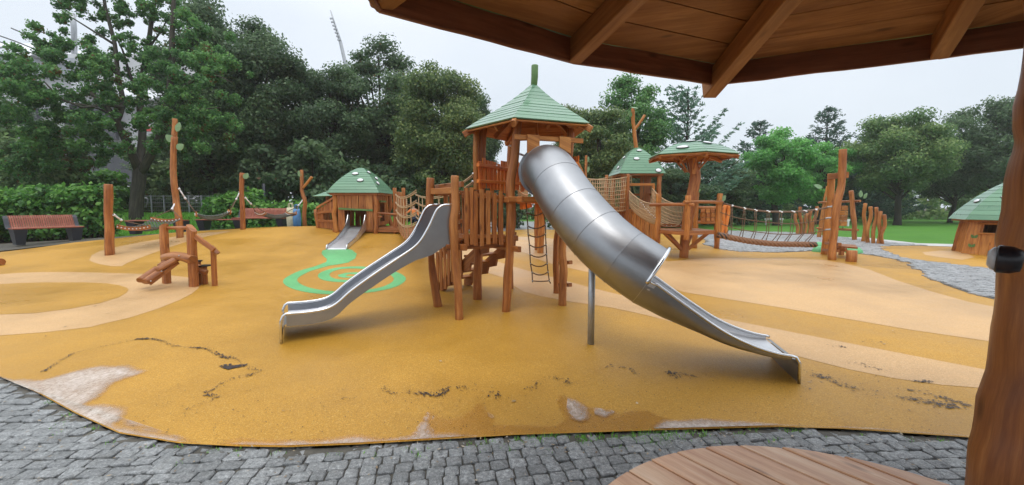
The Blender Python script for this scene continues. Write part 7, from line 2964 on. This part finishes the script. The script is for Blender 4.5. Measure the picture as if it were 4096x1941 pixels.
# ---- the big open maple with several stems on the left
def maple():
    b = gp(545, 880)
    Y = 20.5
    b = V(at(545, 880, Y).x, Y, 0)
    b.z = terrain(b.x, b.y)
    t = thing('maple_tree', 'big open maple with several stems and withered brown leaves behind the hammocks', 'tree', b)
    r = np.random.default_rng(3)
    mb = MB()
    def stem(pts, r0, r1):
        q = [at(a, c, Y + dy) - b for a, c, dy in pts]
        sp_ = smooth_path(q, 0.35)
        mb.tube(sp_, [r0 + (r1 - r0) * i / (len(sp_) - 1) for i in range(len(sp_))], seg=10, wob=0.12)
    stem([(545, 890, 0), (547, 800, 0), (556, 730, 0), (560, 668, 0)], 0.29, 0.25)
    stem([(556, 690, 0), (530, 620, -0.3), (490, 540, -0.6), (465, 480, -0.8), (430, 430, -1.0), (360, 370, -1.4)], 0.19, 0.07)
    stem([(465, 490, -0.8), (485, 440, -0.4), (490, 390, 0), (470, 300, 0.2), (460, 180, 0.4), (420, 20, 0.6), (400, -150, 0.8)], 0.12, 0.05)
    stem([(560, 690, 0), (565, 600, 0.5), (570, 520, 0.8), (560, 430, 1.0), (566, 330, 1.0), (590, 200, 1.2), (610, 60, 1.2), (640, -120, 1.2)], 0.18, 0.06)
    stem([(565, 690, 0), (610, 610, -0.3), (650, 520, -0.5), (672, 400, -0.6), (685, 280, -0.6), (690, 100, -0.6), (700, -100, -0.5)], 0.19, 0.06)
    stem([(556, 380, 1.0), (520, 300, 0.8), (490, 200, 0.7), (470, 160, 0.6)], 0.08, 0.03)
    stem([(490, 430, -0.4), (410, 420, -1.2), (330, 430, -2.0), (250, 400, -2.4), (180, 330, -2.6)], 0.08, 0.025)
    stem([(470, 470, -0.8), (380, 430, -1.6), (270, 410, -2.2)], 0.06, 0.02)
    stem([(672, 390, -0.6), (760, 330, -0.9), (850, 300, -1.2), (930, 330, -1.4)], 0.08, 0.02)
    stem([(650, 530, -0.5), (720, 470, -0.9), (800, 440, -1.2), (880, 430, -1.4)], 0.08, 0.02)
    stem([(590, 200, 1.2), (640, 130, 1.2), (680, 60, 1.2)], 0.06, 0.02)
    stem([(470, 300, 0.2), (400, 230, -0.2), (330, 190, -0.6)], 0.07, 0.02)
    stem([(460, 180, 0.4), (350, 110, 0), (270, 60, -0.2)], 0.06, 0.02)
    tr = mb.build('trunk', M['bark'], None, org=(0, 0, 0))
    tr.parent = t
    cl = []
    def add(px, py, rad, dy=0.0, fl=0.7):
        c = at(px, py, Y + dy) - b
        for _ in range(8):
            o_ = r.normal(size=3) * rad * 0.62
            q_ = rad * r.uniform(0.2, 0.42)
            cl.append(((c[0] + o_[0], c[1] + o_[1], c[2] + o_[2] * 0.9), q_, q_, q_ * 0.85))
    for px, py, rad, dy in ((430, 330, 0.5, 0.8), (520, 470, 0.5, 0.6), (350, 500, 0.7, -0.5), (420, 530, 0.6, 0.2), (460, 620, 0.6, 0.8), (300, 480, 0.7, 0), (20, 260, 0.9, -1.5), (110, 230, 0.7, -1.5), (-40, 330, 1.2, -2), (20, 340, 1.0, -1), (220, 440, 0.9, -1.8), (300, 400, 0.8, -1.2), (350, 640, 0.6, -1.0), (600, 320, 0.6, 1.4), (520, 330, 0.6, 0.9), (620, 20, 0.8, 1.0), (500, 40, 0.8, 0.6), (170, 180, 0.7, -0.6), (70, 330, 1.15, -2.4), (150, 300, 0.9, -2), (190, 360, 1.0, -2.6), (40, 420, 1.3, -2), (130, 420, 1.2, -3), (260, 290, 0.95, -1.2), (300, 210, 0.8, -0.8), (330, 270, 1.0, -1.0), (240, 130, 0.75, 0), (280, 60, 0.7, 0.3),
                            (340, 330, 1.0, -2), (400, 270, 0.9, -1), (420, 330, 0.9, -0.6), (380, 180, 0.75, 0.4), (430, 90, 0.7, 0.8), (360, 20, 0.8, 0.4), (290, -20, 0.8, 0), (450, -40, 1.0, 0.5), (560, -60, 1.0, 0.8), (250, -80, 0.9, 0),
                            (60, 520, 1.2, -1.6), (150, 500, 1.0, -2.0), (200, 560, 1.0, -1.2), (90, 610, 1.1, -1), (30, 640, 1.0, -1), (260, 520, 0.8, -2), (190, 640, 0.9, -0.6), (270, 620, 0.75, -1.2), (330, 560, 0.7, -1.5),
                            (520, 150, 0.65, 0.6), (560, 240, 0.55, 0.9), (510, 210, 0.5, 0.3), (630, 220, 0.8, 0.3), (600, 110, 0.6, 1.2), (690, 160, 0.9, -0.3), (650, 20, 0.9, 0.6), (740, 60, 1.0, 0), (720, 250, 0.95, -0.6), (790, 180, 1.0, -0.6),
                            (570, 440, 0.5, -1), (640, 430, 0.95, -0.9), (700, 430, 1.0, -1.2), (770, 400, 1.05, -1.2), (840, 370, 1.0, -1.3), (880, 450, 0.95, -1.4), (820, 490, 1.0, -1.5), (730, 500, 0.95, -1.6), (640, 500, 0.8, -1.6), (900, 280, 0.9, -1),
                            (430, 400, 0.55, -1.6), (390, 470, 0.5, -2), (330, 460, 0.6, -2.4), (820, 280, 0.9, -0.8), (760, 310, 0.8, -0.6), (480, 560, 0.6, -1.8), (420, 600, 0.6, -1.4), (600, 560, 0.6, 1.5), (680, 590, 0.7, -1.2), (780, 570, 0.8, -1.0)):
        add(px, py, rad, dy)
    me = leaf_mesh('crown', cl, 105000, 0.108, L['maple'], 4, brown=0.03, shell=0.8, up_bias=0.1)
    o = bpy.data.objects.new('crown', me)
    COL.objects.link(o)
    o.parent = t
maple()

# ---- dark row behind the playhouse
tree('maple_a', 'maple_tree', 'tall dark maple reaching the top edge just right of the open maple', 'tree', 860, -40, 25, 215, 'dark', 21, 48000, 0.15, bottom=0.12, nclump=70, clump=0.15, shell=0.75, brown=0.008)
tree('maple_b', 'maple_tree', 'tallest dark maple with a rounded crown left of the leaning mast', 'tree', 1060, 5, 25.5, 205, 'dark', 22, 64000, 0.15, bottom=0.10, nclump=76, clump=0.16)
tree('maple_c', 'maple_tree', 'dark maple whose top hides the foot of the leaning mast', 'tree', 1330, 180, 27, 215, 'dark', 23, 60000, 0.15, bottom=0.08, nclump=72, clump=0.16)
tree('maple_a', 'maple_tree', 'dark maple between the mast and the yellowish linden', 'tree', 1540, 130, 29.5, 200, 'dark', 24, 0, 0, rot=2.0)
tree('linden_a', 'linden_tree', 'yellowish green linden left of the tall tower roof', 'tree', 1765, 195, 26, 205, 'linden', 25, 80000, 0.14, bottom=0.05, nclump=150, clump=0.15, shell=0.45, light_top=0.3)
tree('maple_c', 'maple_tree', 'dark tree looking out behind the right side of the yellowish linden', 'tree', 1905, 290, 31, 120, 'dark', 26, 0, 0, rot=1.1)
tree('maple_b', 'maple_tree', 'dark maple at the far left edge behind the hedge', 'tree', -120, 250, 26, 230, 'dark', 27, 0, 0, rot=0.6)
tree('maple_b', 'maple_tree', 'dark tree standing behind the low playhouse roof', 'tree', 1180, 420, 31, 260, 'dark', 28, 0, 0, rot=2.6)
tree('maple_c', 'maple_tree', 'dark tree behind the net bridge of the low playhouse', 'tree', 1640, 470, 32, 240, 'dark', 29, 0, 0, rot=3.6)
tree('maple_a', 'maple_tree', 'dark tree filling the gap behind the wire mesh fence', 'tree', 830, 470, 31, 280, 'dark', 30, 0, 0, rot=4.1)

# ---- right of the tower
tree('linden_b', 'linden_tree', 'bright yellow-green linden right behind the tower roof', 'tree', 2400, 400, 25, 150, 'linden', 31, 44000, 0.13, bottom=0.10, nclump=64, clump=0.16, light_top=0.3)
tree('maple_d', 'broadleaf_tree', 'tall open-crowned tree behind the forked roof pole', 'tree', 2525, 250, 31, 170, 'maple', 32, 38000, 0.155, bottom=0.10, nclump=62, clump=0.15, shell=0.75)
conifer('cedar', 'cedar_tree', 'spiky cedar with upswept ragged branches above the mushroom canopy', 2735, 375, 34, 225, 'spiky', 33, upswept=0.5, n_whorl=20, ragged=0.6, nd=64, spread=0.15, bottom=0.03, power=0.5)
tree('linden_b', 'linden_tree', 'small yellowish tree left of the tall playhouse roof', 'tree', 2290, 395, 33, 90, 'linden', 34, 0, 0, rot=1.0)
tree('maple_c', 'broadleaf_tree', 'dark rounded tree behind the mushroom canopy post', 'tree', 2690, 640, 31, 190, 'dark', 35, 0, 0, rot=0.9)
tree('maple_a', 'broadleaf_tree', 'low dark tree right of the mushroom canopy', 'tree', 2880, 610, 35, 140, 'dark', 36, 0, 0, rot=1.7)
conifer('pine_a', 'pine_tree', 'dark pine right of the mushroom canopy tip', 3020, 490, 44, 150, 'pine', 37, n_whorl=20, nd=90, bottom=0.05, ragged=0.3, spread=0.9)
conifer('pine_a', 'pine_tree', 'pine with a pointed top above the bright green tree', 3285, 435, 46, 150, 'pine', 38)
conifer('pine_a', 'pine_tree', 'dark pine between the bright green tree and the big linden', 3480, 475, 45, 150, 'pine', 39)
tree('light_a', 'broadleaf_tree', 'bright fresh-green tree on the lawn behind the rope bridge', 'tree', 3105, 500, 36, 170, 'light', 40, 52000, 0.155, bottom=0.2, nclump=70, clump=0.16, trunk_r=0.25)
tree('light_a', 'broadleaf_tree', 'mid green tree behind the tall twin posts', 'tree', 3270, 560, 39, 150, 'light', 41, 0, 0, rot=2.2)
tree('linden_c', 'linden_tree', 'big pale linden with a broad crown behind the five upright poles', 'tree', 3590, 430, 37, 225, 'linden_far', 42, 64000, 0.165, bottom=0.2, nclump=84, clump=0.16, trunk_r=0.26)
tree('dark_r', 'broadleaf_tree', 'large dark tree behind the hut at the right edge', 'tree', 3985, 365, 38, 265, 'dark', 43, 64000, 0.18, bottom=0.18, nclump=80, clump=0.16, trunk_r=0.26)
tree('dark_r', 'broadleaf_tree', 'dark tree filling the gap between the big linden and the right hut', 'tree', 3800, 520, 43, 190, 'dark', 44, 0, 0, rot=1.9)
tree('linden_c', 'linden_tree', 'farther linden showing behind the left side of the big pale linden', 'tree', 3420, 560, 46, 150, 'linden_far', 45, 0, 0, rot=2.9)
tree('dark_r', 'broadleaf_tree', 'dark tree beyond the shelter post outside the lawn edge', 'tree', 4350, 380, 40, 280, 'dark', 46, 0, 0, rot=0.7)
tree('dark_r', 'broadleaf_tree', 'deep green tree behind the rope bridge and the orange poles', 'tree', 2990, 640, 47, 170, 'dark', 47, 0, 0, rot=3.3)

# ---- hedge and shrubs
def shrub(name, label, cat, boxes, n, size, leaf, seed, org, group=None, brown=0.0, stems=True):
    """boxes: ellipsoids (x, y, z above ground, rx, ry, rz)"""
    t = thing(name, label, cat, org, group)
    cl = [((x - org[0], y - org[1], terrain(x, y) + z - org[2]), rx, ry, rz) for x, y, z, rx, ry, rz in boxes]
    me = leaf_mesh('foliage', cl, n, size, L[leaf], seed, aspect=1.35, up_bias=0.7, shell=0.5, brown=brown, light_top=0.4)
    o = bpy.data.objects.new('foliage', me)
    COL.objects.link(o)
    o.parent = t
    if stems:
        mb = MB()
        for x, y, z, rx, ry, rz in boxes[::2]:
            g = terrain(x, y)
            mb.tube([V(x, y, g - 0.02) - Vector(org), V(x + 0.1, y, g + z * 0.6) - Vector(org), V(x + 0.05, y + 0.1, g + z + rz * 0.5) - Vector(org)], [0.04, 0.025, 0.01], seg=5)
        s_ = mb.build('stems', M['bark_dark'], None, org=(0, 0, 0))
        s_.parent = t
    return t
rr = random.Random(8)
bx = []
for i in range(44):
    px = -120 + 515 * i / 43
    Y = 15.2 + rr.uniform(-0.5, 0.6) + (px / 570) * 0.9
    x = at(px, 800, Y).x
    for z, s in ((0.35, 0.55), (0.85, 0.6), (1.3, 0.55), (1.62 + 0.14 * math.sin(i * 0.9), 0.42)):
        bx.append((x + rr.uniform(-0.25, 0.25), Y + rr.uniform(-0.3, 0.3), z, s * rr.uniform(0.8, 1.2), s * 0.9, s * 0.62))
o_ = at(180, 800, 15.6)
shrub('hedge', 'leafy bright green hedge behind the bench with the backrest', 'hedge', bx, 26000, 0.13, 'hedge', 60, (o_.x, 15.6, terrain(o_.x, 15.6)))
for (p0, p1, Y, h, lab, sd) in ((860, 1010, 19.2, 1.35, 'green bush between the fence and the round-leaf hammock post', 61), (1030, 1290, 18.6, 0.95, 'low green hedge behind the bags and the kinked post', 62)):
    bx = []
    for i in range(12):
        px = p0 + (p1 - p0) * i / 11
        x = at(px, 800, Y).x
        for z in (0.3, h * 0.5, h * 0.85):
            bx.append((x + rr.uniform(-0.2, 0.2), Y + rr.uniform(-0.4, 0.4), z * rr.uniform(0.85, 1.15), 0.55, 0.5, 0.38))
    o_ = at((p0 + p1) / 2, 800, Y)
    shrub('bush', lab, 'bush', bx, 7000, 0.14, 'hedge', sd, (o_.x, Y, terrain(o_.x, Y)))
for j, (p0, p1, Y, h, lab, lf) in enumerate(((-100, 330, 21.5, 4.4, 'tall shrubs behind the left part of the hedge', 'shrub'), (600, 1000, 25.5, 4.2, 'dusky shrub behind the wire mesh fence', 'shrub'), (980, 1320, 23.5, 3.3, 'dark shrub behind the farthest hammock', 'dark'),
                                         (1280, 1640, 25.5, 3.6, 'dark shrub behind the domed playhouse', 'dark'), (1600, 2060, 28.5, 3.4, 'dark shrub behind the lower tower platform', 'dark'), (330, 470, 23.5, 2.2, 'small shrub beside the trunk of the open maple', 'hedge'),
                                         (2250, 2620, 29, 3.6, 'dark shrub behind the tall playhouse walls', 'dark'), (2600, 3000, 38, 3.6, 'shaded shrub at the lawn edge behind the canopy platform', 'dark'))):
    bx = []
    wx = (at(p1, 800, Y).x - at(p0, 800, Y).x)
    m = max(6, int(wx / 0.75))
    for i in range(m):
        px = p0 + (p1 - p0) * i / (m - 1)
        x = at(px, 800, Y).x
        z = 0.4
        top = h * rr.uniform(0.7, 1.1)
        while z < top:
            s = rr.uniform(0.6, 0.95)
            bx.append((x + rr.uniform(-0.3, 0.3), Y + rr.uniform(-0.6, 0.6), z, s, s, s * 0.7))
            z += 0.75
    o_ = at((p0 + p1) / 2, 800, Y)
    shrub('shrub', lab, 'shrub', bx, 11000, 0.2, lf, 70 + j, (o_.x, Y, terrain(o_.x, Y)), brown=0.01)

# ---- the far wood that closes the horizon: one mass
def far_wood():
    r = np.random.default_rng(90)
    cl = []
    for i in range(150):
        x = -75 + 150 * i / 149 + r.normal() * 0.5
        y = 62 + r.uniform(-3, 4) - (8 if x > 0 else 0)
        h = r.uniform(4.0, 7.0)
        z = 0.6
        if x < -30:
            continue
        while z < h:
            s = r.uniform(1.0, 1.7)
            cl.append(((x + r.normal() * 0.5, y, terrain(x, y) + z), s, s, s * 0.75))
            z += 1.25
    me = leaf_mesh('far_wood', cl, 36000, 0.5, L['linden_far'], 91)
    tag(link_mesh('far_wood', me), kind='stuff')
far_wood()
HAZE = 0.0008
# ------------------------------------------------------------------ camera, sky, light
cam = bpy.data.cameras.new('camera')
cam.sensor_width = 36.0
cam.lens = 36.0 * FPX / 4096.0
cam.clip_start = 0.05
cam.clip_end = 2000
co = bpy.data.objects.new('camera', cam)
COL.objects.link(co)
co.location = (0, 0, CAM_H)
co.rotation_euler = (math.pi / 2 - PITCH, 0, 0)
sc.camera = co

SUN_EL, SUN_AZ = math.radians(72), math.radians(200)
w = bpy.data.worlds.new('World')
sc.world = w
w.use_nodes = True
nt = w.node_tree
bg = nt.nodes['Background']
sky = nt.nodes.new('ShaderNodeTexSky')
sky.sky_type = 'NISHITA'
sky.sun_disc = False
sky.sun_elevation = SUN_EL
sky.sun_rotation = SUN_AZ
sky.air_density = 1.6
sky.dust_density = 4.0
# closed cloud deck over the clear sky: brighter overhead, soft blotches
tc = nt.nodes.new('ShaderNodeTexCoord')
sx = nt.nodes.new('ShaderNodeSeparateXYZ')
nt.links.new(tc.outputs['Generated'], sx.inputs[0])
rp = nt.nodes.new('ShaderNodeValToRGB')
el = rp.color_ramp.elements
el[0].position, el[0].color = 0.0, (8.2, 9.0, 9.9, 1)
el[1].position, el[1].color = 1.0, (21.5, 22, 22.6, 1)
e = el.new(0.35); e.color = (9.0, 9.7, 10.6, 1)
e = el.new(0.62); e.color = (13.5, 14.0, 14.8, 1)
nt.links.new(sx.outputs['Z'], rp.inputs['Fac'])
nz = nt.nodes.new('ShaderNodeTexNoise')
nz.inputs['Scale'].default_value = 2.2
nz.inputs['Detail'].default_value = 5
nt.links.new(tc.outputs['Generated'], nz.inputs['Vector'])
cr = nt.nodes.new('ShaderNodeValToRGB')
cr.color_ramp.elements[0].position, cr.color_ramp.elements[0].color = 0.3, (0.93, 0.945, 0.96, 1)
cr.color_ramp.elements[1].position, cr.color_ramp.elements[1].color = 0.7, (1.08, 1.07, 1.06, 1)
nt.links.new(nz.outputs['Fac'], cr.inputs['Fac'])
ml = nt.nodes.new('ShaderNodeMix'); ml.data_type = 'RGBA'; ml.blend_type = 'MULTIPLY'
ml.inputs[0].default_value = 1.0
nt.links.new(rp.outputs['Color'], ml.inputs[6])
nt.links.new(cr.outputs['Color'], ml.inputs[7])
mx = nt.nodes.new('ShaderNodeMix'); mx.data_type = 'RGBA'
mx.inputs[0].default_value = 0.92
nt.links.new(sky.outputs['Color'], mx.inputs[6])
nt.links.new(ml.outputs[2], mx.inputs[7])
nt.links.new(mx.outputs[2], bg.inputs['Color'])
bg.inputs['Strength'].default_value = 0.1

sl = bpy.data.lights.new('sun', 'SUN')
sl.energy = 0.9
sl.angle = math.radians(24)
sl.color = (1.0, 0.965, 0.92)
so = bpy.data.objects.new('sun', sl)
COL.objects.link(so)
so.location = (0, 0, 30)
d = V(math.sin(SUN_AZ) * math.cos(SUN_EL), math.cos(SUN_AZ) * math.cos(SUN_EL), math.sin(SUN_EL))
so.rotation_euler = (-d).to_track_quat('-Z', 'Y').to_euler()

sc.view_settings.view_transform = 'Standard'
sc.view_settings.look = 'None'
sc.view_settings.exposure = 0.0
sc.view_settings.gamma = 1.0
sc.cycles.max_bounces = 6
sc.cycles.diffuse_bounces = 4
sc.cycles.glossy_bounces = 4
sc.cycles.transparent_max_bounces = 8
sc.cycles.use_denoising = True

# the rainy air: one even volume round the whole place
mb = MB()
mb.bar((0, -66, 12.0), (0, 226, 12.0), 376, 34, bev=0.01)
hz = NM('rain_haze')
hz.n.remove(hz.b)
pv = hz.node('ShaderNodeVolumePrincipled')
pv.inputs['Color'].default_value = (0.93, 0.96, 1.0, 1)
pv.inputs['Density'].default_value = HAZE
pv.inputs['Anisotropy'].default_value = 0.2
hz.link(pv.outputs['Volume'], hz.out.inputs['Volume'])
tag(mb.build('haze', hz.m, org=(0, 0, 0)), kind='stuff')
sc.cycles.volume_bounces = 1
